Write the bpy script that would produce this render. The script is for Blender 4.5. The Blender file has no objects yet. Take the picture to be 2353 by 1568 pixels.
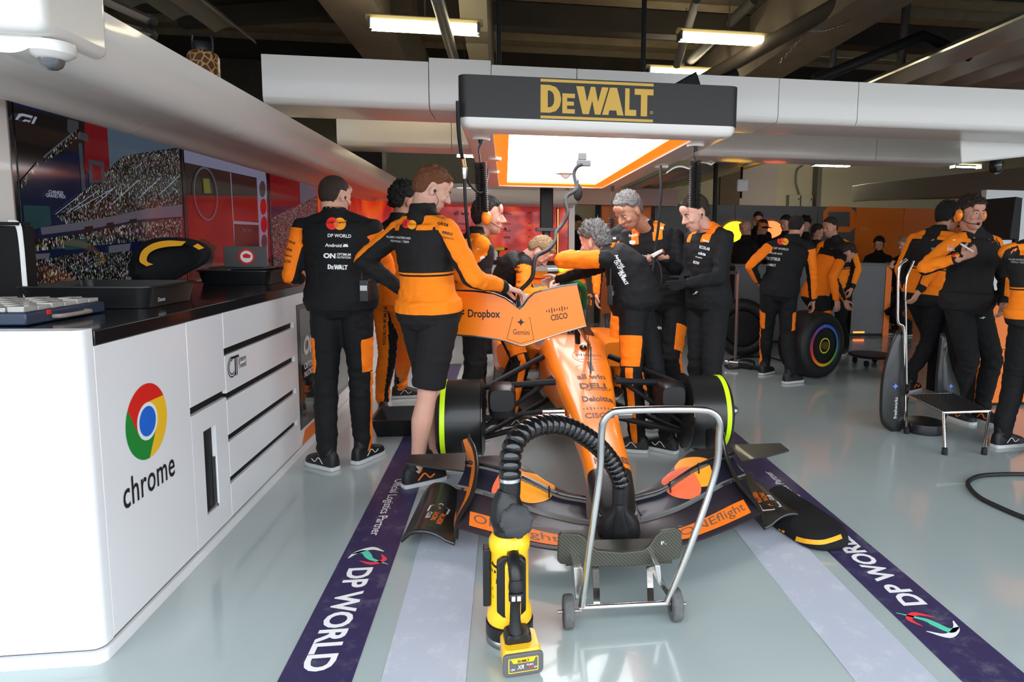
import bpy, bmesh, math, random
import numpy as np
from mathutils import Vector, Matrix, noise
from mathutils.bvhtree import BVHTree
random.seed(7)
PI = math.pi
SC = bpy.context.scene
COL = SC.collection
# ---------------------------------------------------------------- camera
W, HH = 2353, 1568
F, PX, PY = 1500.0, 1363.4, 716.6
CAMH = 1.42
yaw, pit, rol = .135, .1083, -.0118
_f = Vector((math.sin(yaw)*math.cos(pit), math.cos(yaw)*math.cos(pit), -math.sin(pit)))
_r = Vector((math.cos(yaw), -math.sin(yaw), 0))
_d = _f.cross(_r)
CR = math.cos(rol)*_r + math.sin(rol)*_d
CD = -math.sin(rol)*_r + math.cos(rol)*_d
CF = _f
CAM = Vector((0, 0, CAMH))
cam_d = bpy.data.cameras.new('camera')
cam = bpy.data.objects.new('camera', cam_d); COL.objects.link(cam)
m = Matrix((CR, -CD, -CF)).transposed().to_4x4(); m.translation = CAM
cam.matrix_world = m
cam_d.sensor_width = 36; cam_d.lens = F/W*36
cam_d.shift_x = (W/2-PX)/W; cam_d.shift_y = (PY-HH/2)/W
cam_d.clip_end = 200; cam_d.clip_start = .05
SC.camera = cam
def ray(x, y): return CR*((x-PX)/F) + CD*((y-PY)/F) + CF
def RY(x, y, Y): d = ray(x, y); return CAM + d*(Y/d.y)      # the point seen at a pixel, on the plane y=Y
def RX(x, y, X): d = ray(x, y); return CAM + d*(X/d.x)
def RZ(x, y, z=0): d = ray(x, y); return CAM + d*((z-CAMH)/d.z)
V = Vector
# ---------------------------------------------------------------- materials
MATS = {}
def mat(name, col=(.5, .5, .5), rough=.5, metal=0, coat=0, emit=None, es=0, bump=0, bscale=100, spec=.5, trans=0, ior=1.45, noisec=0, nscale=5, sheen=0, sss=0, alpha=1, coatr=.05):
    if name in MATS: return MATS[name]
    m = bpy.data.materials.new(name); m.use_nodes = True; MATS[name] = m
    nt = m.node_tree; b = nt.nodes['Principled BSDF']
    b.inputs['Base Color'].default_value = (*col, 1); b.inputs['Roughness'].default_value = rough
    b.inputs['Metallic'].default_value = metal; b.inputs['Coat Weight'].default_value = coat
    b.inputs['Coat Roughness'].default_value = coatr
    b.inputs['Specular IOR Level'].default_value = spec; b.inputs['IOR'].default_value = ior
    b.inputs['Transmission Weight'].default_value = trans
    b.inputs['Sheen Weight'].default_value = sheen
    b.inputs['Alpha'].default_value = alpha
    if sss: b.inputs['Subsurface Weight'].default_value = sss; b.inputs['Subsurface Radius'].default_value = (.01, .004, .002); b.inputs['Subsurface Scale'].default_value = 1
    if emit: b.inputs['Emission Color'].default_value = (*emit, 1); b.inputs['Emission Strength'].default_value = es
    tc = nt.nodes.new('ShaderNodeTexCoord')
    if noisec:
        n = nt.nodes.new('ShaderNodeTexNoise'); n.inputs['Scale'].default_value = nscale; n.inputs['Detail'].default_value = 6
        nt.links.new(tc.outputs['Object'], n.inputs['Vector'])
        mx = nt.nodes.new('ShaderNodeMix'); mx.data_type = 'RGBA'
        mx.inputs[6].default_value = (*[c*(1-noisec) for c in col], 1); mx.inputs[7].default_value = (*[min(1, c*(1+noisec)) for c in col], 1)
        nt.links.new(n.outputs['Fac'], mx.inputs[0]); nt.links.new(mx.outputs[2], b.inputs['Base Color'])
    if bump:
        n = nt.nodes.new('ShaderNodeTexNoise'); n.inputs['Scale'].default_value = bscale; n.inputs['Detail'].default_value = 4
        nt.links.new(tc.outputs['Object'], n.inputs['Vector'])
        bp = nt.nodes.new('ShaderNodeBump'); bp.inputs['Strength'].default_value = bump; bp.inputs['Distance'].default_value = .01
        nt.links.new(n.outputs['Fac'], bp.inputs['Height']); nt.links.new(bp.outputs['Normal'], b.inputs['Normal'])
    return m
def nodes(m): return m.node_tree, m.node_tree.nodes, m.node_tree.links
OR = (1.0, .235, .006)
mat('white_gloss', (.80, .765, .725), .30, coat=.25)
mat('white_wall', (.84, .84, .85), .3, coat=.3)
mat('white_soft', (.85, .85, .85), .6)
mat('black_gloss', (.010, .010, .011), .16, coat=.5)
mat('black_matte', (.007, .007, .008), .6, spec=.3)
mat('black_rubber', (.008, .008, .009), .6, bump=.15, bscale=200)
mat('black_plastic', (.009, .009, .010), .35)
mat('grey_plastic', (.10, .10, .105), .45)
mat('dark_grey', (.045, .046, .050), .5)
mat('sign_black', (.020, .019, .018), .5)
mat('gold', (.62, .37, .055), .5)
mat('steel', (.72, .70, .68), .22, metal=1, bump=.05, bscale=60)
mat('dull_steel', (.35, .35, .36), .35, metal=1)
mat('orange_paint', (1.0, .23, .006), .34, coat=.55, coatr=.14)
mat('orange_matte', (1.0, .20, .004), .5)
mat('yellow_plastic', (.98, .56, .01), .35, coat=.3)
mat('lime', (.62, .95, .01), .4, emit=(.62, .95, .01), es=.0)
mat('red', (.75, .02, .012), .35)
mat('green', (.01, .25, .035), .4)
mat('yellow', (.95, .55, .02), .4)
mat('blue', (.01, .14, .66), .4)
mat('white_ink', (.85, .85, .85), .5)
mat('black_ink', (.01, .01, .011), .5)
mat('grey_ink', (.16, .09, .06), .5)
mat('green_dark', (.015, .13, .03), .35, coat=.4)
mat('teal_ink', (.10, .62, .42), .5)
mat('pink_red', (.85, .05, .07), .5)
mat('mc_red', (.90, .03, .02), .5)
mat('mc_orange', (1.0, .36, .02), .5)
mat('mc_coral', (.95, .16, .06), .5)
mat('glass_dark', (.02, .022, .025), .05, coat=1)
mat('glass_clear', (.9, .9, .9), .02, trans=1, ior=1.2)
mat('clear_plastic', (.8, .82, .84), .2, trans=.7, ior=1.3)
mat('blue_plastic', (.02, .035, .07), .35)
mat('red_panel', (.80, .035, .012), .3, coat=.3)
mat('skin', (.53, .255, .175), .5, sss=.06, bump=.12, bscale=350, noisec=.10, nscale=25)
mat('skin_pale', (.62, .335, .25), .5, sss=.06, bump=.12, bscale=350, noisec=.08, nscale=25)
mat('skin_tan', (.42, .20, .125), .5, sss=.06, bump=.12, bscale=350, noisec=.10, nscale=25)
mat('lip', (.50, .16, .13), .45)
mat('eye_white', (.75, .72, .70), .2)
mat('eye_dark', (.03, .02, .015), .1)
mat('hair_black', (.010, .009, .008), .55, bump=1, bscale=160)
mat('hair_brown', (.032, .018, .010), .55, bump=1, bscale=160, noisec=.4, nscale=60)
mat('hair_ginger', (.17, .058, .020), .6, bump=1, bscale=200, noisec=.3, nscale=70)
mat('hair_grey', (.17, .165, .16), .6, bump=1, bscale=170, noisec=.6, nscale=90)
mat('hair_blond', (.30, .20, .10), .6, bump=1, bscale=170, noisec=.4, nscale=80)
mat('shoe_black', (.008, .008, .009), .5, bump=.3, bscale=150)
mat('shoe_sole', (.55, .55, .55), .6)
mat('fab_black', (.007, .007, .008), .8, bump=.35, bscale=400, spec=.3)
mat('fab_black2', (.013, .012, .013), .85, bump=.4, bscale=300, spec=.3)
mat('fab_orange', (.98, .225, .006), .65, bump=.3, bscale=300, sheen=.1)
mat('fab_yorange', (.95, .31, .008), .65, bump=.3, bscale=300, sheen=.1)
mat('screen_glass', (.008, .008, .010), .08, coat=1)
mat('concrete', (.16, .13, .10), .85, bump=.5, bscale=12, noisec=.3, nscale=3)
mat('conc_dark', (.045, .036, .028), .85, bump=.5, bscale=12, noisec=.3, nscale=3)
mat('beam_tan', (.34, .27, .18), .8, noisec=.3, nscale=4)
mat('pipe_grey', (.13, .125, .12), .5, metal=.3)
mat('duct', (.60, .57, .52), .28, metal=.8, bump=.15, bscale=8)
mat('wall_yellow', (.42, .38, .29), .8, bump=.1, bscale=20)
mat('wall_lilac', (.36, .32, .33), .8)
mat('orange_dim', (.85, .18, .006), .45)
def carbon(name, c1, c2, scale=260, rough=.3):
    m = mat(name, c1, rough+.06, coat=.12); nt, n, l = nodes(m)
    tc = n.new('ShaderNodeTexCoord'); w = n.new('ShaderNodeTexWave'); w.inputs['Scale'].default_value = scale/6; w.bands_direction = 'DIAGONAL'
    mp = n.new('ShaderNodeMapping'); l.new(tc.outputs['Object'], mp.inputs['Vector']); l.new(mp.outputs[0], w.inputs['Vector'])
    mx = n.new('ShaderNodeMix'); mx.data_type = 'RGBA'; mx.inputs[6].default_value = (*c1, 1); mx.inputs[7].default_value = (*c2, 1)
    l.new(w.outputs['Fac'], mx.inputs[0]); l.new(mx.outputs[2], n['Principled BSDF'].inputs['Base Color']); return m
carbon('carbon', (.006, .006, .006), (.020, .020, .019), 300)
carbon('carbon_olive', (.030, .030, .022), (.075, .075, .055), 260, .35)
# ---------------------------------------------------------------- mesh builder
def pinv(p):
    return Matrix.Translation(-p.location) if p.type == 'EMPTY' else Matrix()
class MB:
    def __init__(s): s.v = []; s.f = []; s.mi = []; s.cur = 0
    def add(s, vs, fs, mi=None):
        o = len(s.v); s.v += [tuple(p) for p in vs]; s.f += [tuple(i+o for i in f) for f in fs]; s.mi += [s.cur if mi is None else mi]*len(fs)
        return s
    def box(s, a, b, M=None, mi=None):
        (x0, y0, z0), (x1, y1, z1) = a, b
        vs = [V(p) for p in ((x0, y0, z0), (x1, y0, z0), (x1, y1, z0), (x0, y1, z0), (x0, y0, z1), (x1, y0, z1), (x1, y1, z1), (x0, y1, z1))]
        if M: vs = [M@p for p in vs]
        return s.add(vs, [(0, 3, 2, 1), (4, 5, 6, 7), (0, 1, 5, 4), (1, 2, 6, 5), (2, 3, 7, 6), (3, 0, 4, 7)], mi)
    def loft(s, rings, closed=True, caps=True, mi=None, loop=False):
        n = len(rings[0]); vs = [p for r in rings for p in r]; fs = []
        R = len(rings)
        for i in range(R if loop else R-1):
            j = (i+1) % R
            for k in range(n if closed else n-1):
                q = (k+1) % n
                fs.append((i*n+k, i*n+q, j*n+q, j*n+k))
        if caps and closed and not loop: fs.append(tuple(range(n-1, -1, -1))); fs.append(tuple(range((R-1)*n, R*n)))
        return s.add(vs, fs, mi)
    def tube(s, pts, r, n=10, mi=None, caps=True, up=None, flat=1):
        pts = [V(p) for p in pts]; rs = r if isinstance(r, (list, tuple)) else [r]*len(pts)
        t0 = (pts[1]-pts[0]).normalized()
        a = (V(up) if up else (V((0, 0, 1)) if abs(t0.z) < .9 else V((1, 0, 0))))
        a = (a - t0*a.dot(t0)).normalized(); rings = []
        for i, p in enumerate(pts):
            t = ((pts[i+1]-p) if i == 0 else (p-pts[i-1]) if i == len(pts)-1 else (pts[i+1]-pts[i-1])).normalized()
            a = (a - t*a.dot(t)); a = a.normalized() if a.length > 1e-6 else t.orthogonal().normalized()
            b = t.cross(a)
            rings.append([p + (a*math.cos(2*PI*k/n)*flat + b*math.sin(2*PI*k/n))*rs[i] for k in range(n)])
        return s.loft(rings, caps=caps, mi=mi)
    def cyl(s, p0, p1, r, n=24, r1=None, mi=None): return s.tube([p0, p1], [r, r if r1 is None else r1], n, mi)
    def lathe(s, prof, M=None, n=32, mi=None):   # prof: (radius, height) about local z
        rings = [[V((r*math.cos(2*PI*k/n), r*math.sin(2*PI*k/n), z)) for k in range(n)] for r, z in prof]
        if M: rings = [[M@p for p in r] for r in rings]
        return s.loft(rings, mi=mi)
    def ell(s, c, r, M=None, n=20, m=12, mi=None):
        vs = []; fs = []
        for i in range(m+1):
            th = PI*i/m
            for k in range(n):
                ph = 2*PI*k/n
                p = V((math.sin(th)*math.cos(ph)*r[0], math.sin(th)*math.sin(ph)*r[1], math.cos(th)*r[2]))
                vs.append((M@p if M else p) + V(c))
        for i in range(m):
            for k in range(n):
                q = (k+1) % n; fs.append((i*n+k, (i+1)*n+k, (i+1)*n+q, i*n+q))
        return s.add(vs, fs, mi)
    def prism(s, poly, d, M=None, mi=None):      # poly in local xy, extruded along z from 0 to d
        n = len(poly); vs = [V((x, y, 0)) for x, y in poly]+[V((x, y, d)) for x, y in poly]
        if M: vs = [M@p for p in vs]
        fs = [tuple(range(n-1, -1, -1)), tuple(range(n, 2*n))]+[(k, (k+1) % n, (k+1) % n+n, k+n) for k in range(n)]
        return s.add(vs, fs, mi)
    def sheet(s, P, Q, th, mi=None):             # solid sheet between two polylines, with thickness
        P = [V(p) for p in P]; Q = [V(q) for q in Q]; n = len(P); rings = []
        for i in range(n):
            t = (P[min(i+1, n-1)]-P[max(i-1, 0)]); nn = t.cross(Q[i]-P[i]).normalized()*th/2
            rings.append([P[i]-nn, Q[i]-nn, Q[i]+nn, P[i]+nn])
        return s.loft(rings, mi=mi)
    def build(s, name, ms, parent=None, smooth=False, bevel=0, seg=2, subd=0, label=None, auto=35):
        me = bpy.data.meshes.new(name); me.from_pydata(s.v, [], s.f)
        ms = ms if isinstance(ms, (list, tuple)) else [ms]
        for m_ in ms: me.materials.append(MATS[m_] if isinstance(m_, str) else m_)
        for p, i in zip(me.polygons, s.mi): p.material_index = i
        bm = bmesh.new(); bm.from_mesh(me); bmesh.ops.recalc_face_normals(bm, faces=bm.faces); bm.to_mesh(me); bm.free()
        o = bpy.data.objects.new(name, me); COL.objects.link(o)
        if parent: o.parent = parent; o.matrix_parent_inverse = pinv(parent)
        if bevel:
            b = o.modifiers.new('b', 'BEVEL'); b.width = bevel; b.segments = seg; b.limit_method = 'ANGLE'; b.angle_limit = math.radians(40)
        if subd: sd = o.modifiers.new('s', 'SUBSURF'); sd.levels = subd; sd.render_levels = subd
        if smooth or bevel or subd:
            for p in me.polygons: p.use_smooth = True
            if not subd:
                me.set_sharp_from_angle(angle=math.radians(auto))
        if label: o['label'] = label
        return o
def world_fix(o): pass
def thing(name, label, cat, loc=(0, 0, 0), group=None):
    o = bpy.data.objects.new(name, None); COL.objects.link(o); o.location = loc
    o.matrix_world = Matrix.Translation(V(loc)); o.empty_display_size = .1
    o['label'] = label; o['category'] = cat
    if group: o['group'] = group
    return o
def tag(o, label, cat, group=None, kind=None):
    if label: o['label'] = label
    if cat: o['category'] = cat
    if group: o['group'] = group
    if kind: o['kind'] = kind
    return o
def struct(o, label=None):
    o['kind'] = 'structure'
    if label: o['label'] = label
    return o
def frame(o, x, y, z=None):                      # matrix with local x, y axes at origin o
    x = V(x).normalized(); y = V(y); y = (y-x*y.dot(x)).normalized(); z = x.cross(y)
    M = Matrix((x, y, z)).transposed().to_4x4(); M.translation = V(o); return M
def smoothpts(pts, n=6):                         # Catmull-Rom
    pts = [V(p) for p in pts]; P = [pts[0]*2-pts[1]]+pts+[pts[-1]*2-pts[-2]]; out = []
    for i in range(1, len(P)-2):
        for k in range(n):
            t = k/n; a, b, c, d = P[i-1], P[i], P[i+1], P[i+2]
            out.append(.5*((2*b)+(c-a)*t+(2*a-5*b+4*c-d)*t*t+(-a+3*b-3*c+d)*t**3))
    out.append(pts[-1]); return out
# ---------------------------------------------------------------- writing
_tc = {}
def text2d(s, bold=0., sp=1.0):
    k = (s, bold, sp)
    if k in _tc: return _tc[k]
    c = bpy.data.curves.new('t', 'FONT'); c.body = s; c.size = 1; c.align_x = 'CENTER'; c.align_y = 'CENTER'; c.offset = bold; c.space_character = sp; c.resolution_u = 3
    o = bpy.data.objects.new('t', c); COL.objects.link(o)
    bpy.context.view_layer.update()
    dg = bpy.context.evaluated_depsgraph_get(); me = bpy.data.meshes.new_from_object(o.evaluated_get(dg))
    vs = [(v.co.x, v.co.y) for v in me.vertices]; fs = [tuple(p.vertices) for p in me.polygons]
    bpy.data.objects.remove(o); bpy.data.curves.remove(c); bpy.data.meshes.remove(me)
    xs = [v[0] for v in vs] or [0]; ys = [v[1] for v in vs] or [0]
    cx, cy = (min(xs)+max(xs))/2, (min(ys)+max(ys))/2; w, h = max(xs)-min(xs), max(ys)-min(ys)
    vs = [((x-cx)/w, (y-cy)/h) for x, y in vs]
    _tc[k] = (vs, fs, w/h); return _tc[k]
def text_into(mb, s, M, w=None, h=None, bold=.012, mi=None, skew=0, sp=1.0, z=0):
    vs, fs, ar = text2d(s, bold, sp)
    if w is None: w = h*ar
    if h is None: h = w/ar
    return mb.add([M@V((x*w+skew*y*h, y*h, z)) for x, y in vs], fs, mi)
def ringpoly(mb, M, r0, r1, a0=0, a1=2*PI, n=32, mi=None, sx=1, c=(0, 0)):
    vs = []; fs = []
    for i in range(n+1):
        a = a0+(a1-a0)*i/n
        vs += [M@V((c[0]+r0*math.cos(a)*sx, c[1]+r0*math.sin(a), 0)), M@V((c[0]+r1*math.cos(a)*sx, c[1]+r1*math.sin(a), 0))]
    for i in range(n): fs.append((2*i, 2*i+1, 2*i+3, 2*i+2))
    return mb.add(vs, fs, mi)
def disc(mb, M, r, c=(0, 0), n=32, mi=None, z=0, sx=1):
    return mb.add([M@V((c[0]+r*math.cos(2*PI*k/n)*sx, c[1]+r*math.sin(2*PI*k/n), z)) for k in range(n)], [tuple(range(n))], mi)
def polyf(mb, M, pts, mi=None, z=0): return mb.add([M@V((x, y, z)) for x, y in pts], [tuple(range(len(pts)))], mi)
def wrap(mb, target_bvh, d, off=.003):           # press a flat drawing onto a surface along direction d
    d = V(d).normalized(); out = []; ly = [0]*len(mb.v)
    for f, i in zip(mb.f, mb.mi):
        for k in f: ly[k] = i
    for p, i in zip(mb.v, ly):
        p = V(p); h = target_bvh.ray_cast(p-d*.25, d, .6)
        out.append(tuple(h[0]-d*(off+.0009*i)) if h[0] else None)
    good = [o is not None for o in out]
    nf = []; nm = []
    for f, i in zip(mb.f, mb.mi):
        if all(good[k] for k in f): nf.append(f); nm.append(i)
    idx = {}; nv = []; ff = []
    for f in nf:
        g = []
        for k in f:
            if k not in idx: idx[k] = len(nv); nv.append(out[k])
            g.append(idx[k])
        ff.append(tuple(g))
    mb.v, mb.f, mb.mi = nv, ff, nm; return mb
def bvh_of(o):
    dg = bpy.context.evaluated_depsgraph_get(); e = o.evaluated_get(dg); me = e.to_mesh()
    mw = o.matrix_world
    b = BVHTree.FromPolygons([mw@v.co for v in me.vertices], [tuple(p.vertices) for p in me.polygons]); e.to_mesh_clear(); return b
# logos ------------------------------------------------------------------
def logo_circles(mb, M, r, m1, m2, m3=None, tilt=0):
    c = r*.62; T = M@Matrix.Rotation(tilt, 4, 'Z')
    for cc, mm in ((-c, m1), (c, m2)):
        R_ = [0, .35, .7, 1]; n = 28; vs = [T@V((cc, 0, 0))]
        for q in R_[1:]: vs += [T@V((cc+r*q*math.cos(2*PI*k/n), r*q*math.sin(2*PI*k/n), 0)) for k in range(n)]
        fs = [(0, 1+k, 1+(k+1) % n) for k in range(n)]
        for j in range(2): fs += [(1+j*n+k, 1+(j+1)*n+k, 1+(j+1)*n+(k+1) % n, 1+j*n+(k+1) % n) for k in range(n)]
        mb.add(vs, fs, mm)
    if m3 is not None:
        a = math.acos(c/r); pts = [(-c+r*math.cos(t), r*math.sin(t)) for t in [a*(2*i/12-1) for i in range(13)]]+[(c-r*math.cos(t), -r*math.sin(t)) for t in [a*(2*i/12-1) for i in range(1, 12)]]
        n = len(pts); mb.add([T@V((0, 0, 0))]+[T@V((x, y, 0)) for x, y in pts], [(0, 1+k, 1+(k+1) % n) for k in range(n)], m3)
def logo_dewalt(mb, M, w, mi=0, bars=True):
    h = w*.235
    def glyph(x, y, gw, gh, polys):
        for p in polys: polyf(mb, M, [(x+a*gw, y+b*gh) for a, b in p], mi)
    y0 = -h/2
    def D(x, y, gw, gh):
        o = [(0, 0), (0, 1), (.45, 1), (.75, .93), (.93, .75), (1, .5), (.93, .25), (.75, .07), (.45, 0)]
        i = [(.35, .2), (.35, .8), (.45, .8), (.57, .75), (.64, .65), (.66, .5), (.64, .35), (.57, .25), (.45, .2)]
        vs = [(x+a*gw, y+b*gh) for a, b in o]+[(x+a*gw, y+b*gh) for a, b in i]
        n = len(o); mb.add([M@V((a, b, 0)) for a, b in vs], [(k, (k+1) % n, n+(k+1) % n, n+k) for k in range(n)], mi)
    lw = w/100
    D(-50*lw, y0, 18*lw, h)
    glyph(-31*lw, y0, 11*lw, h*.72, [[(0, 0), (0, 1), (.38, 1), (.38, 0)], [(.38, .78), (.38, 1), (1, 1), (1, .78)], [(.38, .4), (.38, .6), (.92, .6), (.92, .4)], [(.38, 0), (.38, .22), (1, .22), (1, 0)]])
    glyph(-19*lw, y0, 27*lw, h, [[(0, 1), (.26, 1), (.36, .45), (.48, 1), (.62, 1), (.72, .45), (.84, 1), (1.06, 1), (.80, 0), (.62, 0), (.53, .5), (.42, 0), (.22, 0)]])
    glyph(5*lw, y0, 17*lw, h, [[(-.05, 0), (.35, 1), (.72, 1), (1.08, 0), (.74, 0), (.69, .17), (.33, .17), (.28, 0)]])
    glyph(24.5*lw, y0, 10*lw, h, [[(0, 0), (0, 1), (.4, 1), (.4, 0)], [(.4, 0), (.4, .22), (1.02, .22), (1.02, 0)]])
    glyph(33*lw, y0, 17*lw, h, [[(0, .78), (0, 1), (1, 1), (1, .78)], [(.34, 0), (.34, .78), (.68, .78), (.68, 0)]])
    if bars:
        for s in (-1, 1): polyf(mb, M, [(-w/2, s*h*.66-h*.05), (w/2, s*h*.66-h*.05), (w/2, s*h*.66+h*.05), (-w/2, s*h*.66+h*.05)], mi)
def logo_swoosh(mb, M, r, mi=0):                 # small kiwi-like racing mark
    pts = [(-1, -.7), (-.75, -.1), (-.2, .35), (.6, .6), (1, .55), (.7, .1), (.1, -.25), (.25, .1), (-.2, .05), (-.6, -.35)]
    polyf(mb, M, [(a*r, b*r) for a, b in pts], mi)
def logo_bars(mb, M, w, mi=0):
    hs = [.35, .6, 1, .6, .35, .6, 1, .6, .35]
    for i, h in enumerate(hs):
        x = (i/8-.5)*w; t = w*.022; polyf(mb, M, [(x-t, -h*w*.12), (x+t, -h*w*.12), (x+t, h*w*.12), (x-t, h*w*.12)], mi)
def logo_star(mb, M, r, mi=0):
    pts = []
    for k in range(4):
        for j in range(6):
            t = j/6; a = V((math.cos(k*PI/2), math.sin(k*PI/2))); b = V((math.cos((k+1)*PI/2), math.sin((k+1)*PI/2)))
            c = (a+b)*.10; p = a*(1-t)**2+c*2*t*(1-t)+b*t*t; pts.append((p.x*r, p.y*r))
    n = len(pts); mb.add([M@V((0, 0, 0))]+[M@V((x, y, 0)) for x, y in pts], [(0, 1+k, 1+(k+1) % n) for k in range(n)], mi)
def arcstroke(mb, M, pts, ws, mi=0):             # tapered brush stroke through points
    P = [V((x, y, 0)) for x, y in pts]; P = smoothpts(P, 6); n = len(P); vs = []
    for i, p in enumerate(P):
        t = (P[min(i+1, n-1)]-P[max(i-1, 0)]).normalized(); nn = V((-t.y, t.x, 0)); u = i/(n-1)*(len(ws)-1); k = min(int(u), len(ws)-2); w = ws[k]*(1-u+k)+ws[k+1]*(u-k)
        vs += [M@(p+nn*w), M@(p-nn*w)]
    mb.add(vs, [(2*i, 2*i+1, 2*i+3, 2*i+2) for i in range(n-1)], mi)
# ================================================================ world and light
SC.view_settings.view_transform = 'Standard'; SC.view_settings.look = 'None'
SC.view_settings.gamma = 1; SC.view_settings.use_curve_mapping = False
SC.view_settings.exposure = .5
w = bpy.data.worlds.new('overcast_sky'); SC.world = w; w.use_nodes = True
w.node_tree.nodes['Background'].inputs[0].default_value = (.86, .93, 1.0, 1)
w.node_tree.nodes['Background'].inputs[1].default_value = 3.1
# ================================================================ floor
mfl = mat('floor_epoxy', (.40, .44, .44), .17, coat=.5, spec=.6)
nt, n, l = nodes(mfl); b = n['Principled BSDF']; tc = n.new('ShaderNodeTexCoord')
n1 = n.new('ShaderNodeTexNoise'); n1.inputs['Scale'].default_value = 1.3; n1.inputs['Detail'].default_value = 8; l.new(tc.outputs['Object'], n1.inputs['Vector'])
mx = n.new('ShaderNodeMix'); mx.data_type = 'RGBA'; mx.inputs[6].default_value = (.34, .405, .405, 1); mx.inputs[7].default_value = (.42, .485, .48, 1)
l.new(n1.outputs['Fac'], mx.inputs[0]); l.new(mx.outputs[2], b.inputs['Base Color'])
n2 = n.new('ShaderNodeTexNoise'); n2.inputs['Scale'].default_value = 7; n2.inputs['Detail'].default_value = 7; l.new(tc.outputs['Object'], n2.inputs['Vector'])
mr = n.new('ShaderNodeMapRange'); mr.inputs[3].default_value = .09; mr.inputs[4].default_value = .26; l.new(n2.outputs['Fac'], mr.inputs[0]); l.new(mr.outputs[0], b.inputs['Roughness'])
n3 = n.new('ShaderNodeTexNoise'); n3.inputs['Scale'].default_value = 60; l.new(tc.outputs['Object'], n3.inputs['Vector'])
bp = n.new('ShaderNodeBump'); bp.inputs['Strength'].default_value = .06; bp.inputs['Distance'].default_value = .004; l.new(n3.outputs['Fac'], bp.inputs['Height']); l.new(bp.outputs['Normal'], b.inputs['Normal'])
floor = struct(MB().box((-6, .2, -.2), (14, 18, 0)).build('floor', mfl), 'glossy grey green epoxy garage floor')
struct(MB().box((-30, -25, -.25), (35, .2, -.01)).build('pit_lane_ground', mat('pit_ground', (.22, .22, .22), .8)), 'grey ground outside the garage')
def vinyl(name, col, dirt, rough=.35):
    m_ = mat(name, col, rough); nt, n, l = nodes(m_); tc = n.new('ShaderNodeTexCoord'); a = n.new('ShaderNodeTexNoise'); a.inputs['Scale'].default_value = 9; a.inputs['Detail'].default_value = 10; a.inputs['Roughness'].default_value = .75
    l.new(tc.outputs['Object'], a.inputs['Vector']); r = n.new('ShaderNodeValToRGB'); r.color_ramp.elements[0].position = .52; r.color_ramp.elements[1].position = .78
    r.color_ramp.elements[0].color = (*col, 1); r.color_ramp.elements[1].color = (*dirt, 1); l.new(a.outputs['Fac'], r.inputs[0]); l.new(r.outputs[0], n['Principled BSDF'].inputs['Base Color'])
vinyl('blue_vinyl', (.035, .028, .090), (.16, .15, .20)); vinyl('grip_vinyl', (.44, .47, .55), (.60, .62, .66), .75)
def stripe(x0, x1, y0, y1, m_, lab, jag=False):
    mb = MB()
    if not jag: mb.box((x0, y0, .0005), (x1, y1, .002))
    else:
        ys = [y0+(y1-y0)*i/40 for i in range(41)]
        mb.loft([[V((x0+random.uniform(-.003, .003), y, .0005)), V((x1+random.uniform(-.004, .004), y, .0005)), V((x1, y, .0022)), V((x0, y, .0022))] for y in ys])
    o = mb.build('floor_stripe', m_, floor); o['label'] = lab; return struct(o)
sL = stripe(-.728, -.492, .6, 7.5, 'blue_vinyl', 'navy floor stripe with logistics lettering left of the car')
sR = stripe(1.478, 1.712, .6, 7.5, 'blue_vinyl', 'navy floor stripe with logistics lettering right of the car')
stripe(-.400, -.130, .6, 3.9, 'grip_vinyl', 'pale grip stripe left of the car', True)
stripe(1.128, 1.398, .6, 3.9, 'grip_vinyl', 'pale grip stripe right of the car', True)
def dpworld(side, xc, st):
    ylist = (lambda *p: [RZ(*q).y for q in p])
    if side == 'L': X_, Y_ = V((0, -1, 0)), V((1, 0, 0)); a, b_, c, d, e = ylist((845, 1306), (738, 1545), (838, 1283), (912, 1103), (862, 1232))
    else: X_, Y_ = V((0, 1, 0)), V((-1, 0, 0)); a, b_, c, d, e = ylist((2115, 1392), (1905, 1222), (2148, 1432), (1890, 1193), (1768, 1085))
    mb = MB()
    text_into(mb, 'DP WORLD', frame((xc-.01*Y_.x, (a+b_)/2, .003), X_, Y_), w=abs(a-b_), h=.105, bold=.03)
    mb.build('stripe_lettering', 'white_ink', st)['kind'] = 'structure'
    mb = MB(); text_into(mb, 'Official Logistics Partner', frame((xc-.02*Y_.x, (d+e)/2, .003), X_, Y_), w=abs(d-e), h=.062, bold=.004)
    mb.build('stripe_lettering', 'white_ink', st)['kind'] = 'structure'
    M = frame((xc, c, .003), X_, Y_); mb = MB()
    arcstroke(mb, M, [(-.05, .06), (-.085, 0), (-.05, -.06), (0, -.085)], [.002, .014, .012, .002], 0)
    arcstroke(mb, M, [(.075, .10), (.02, .02), (-.01, .0), (-.055, -.03), (-.04, -.08)][::-1], [.002, .016, .016, .010, .002], 1)
    arcstroke(mb, M, [(-.02, .055), (.03, .075), (.06, .03), (.03, -.03)], [.002, .012, .012, .002], 2)
    mb.build('swoosh_emblem', ['white_ink', 'teal_ink', 'pink_red'], st)['kind'] = 'structure'
dpworld('L', -.61, sL); dpworld('R', 1.595, sR)
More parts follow.
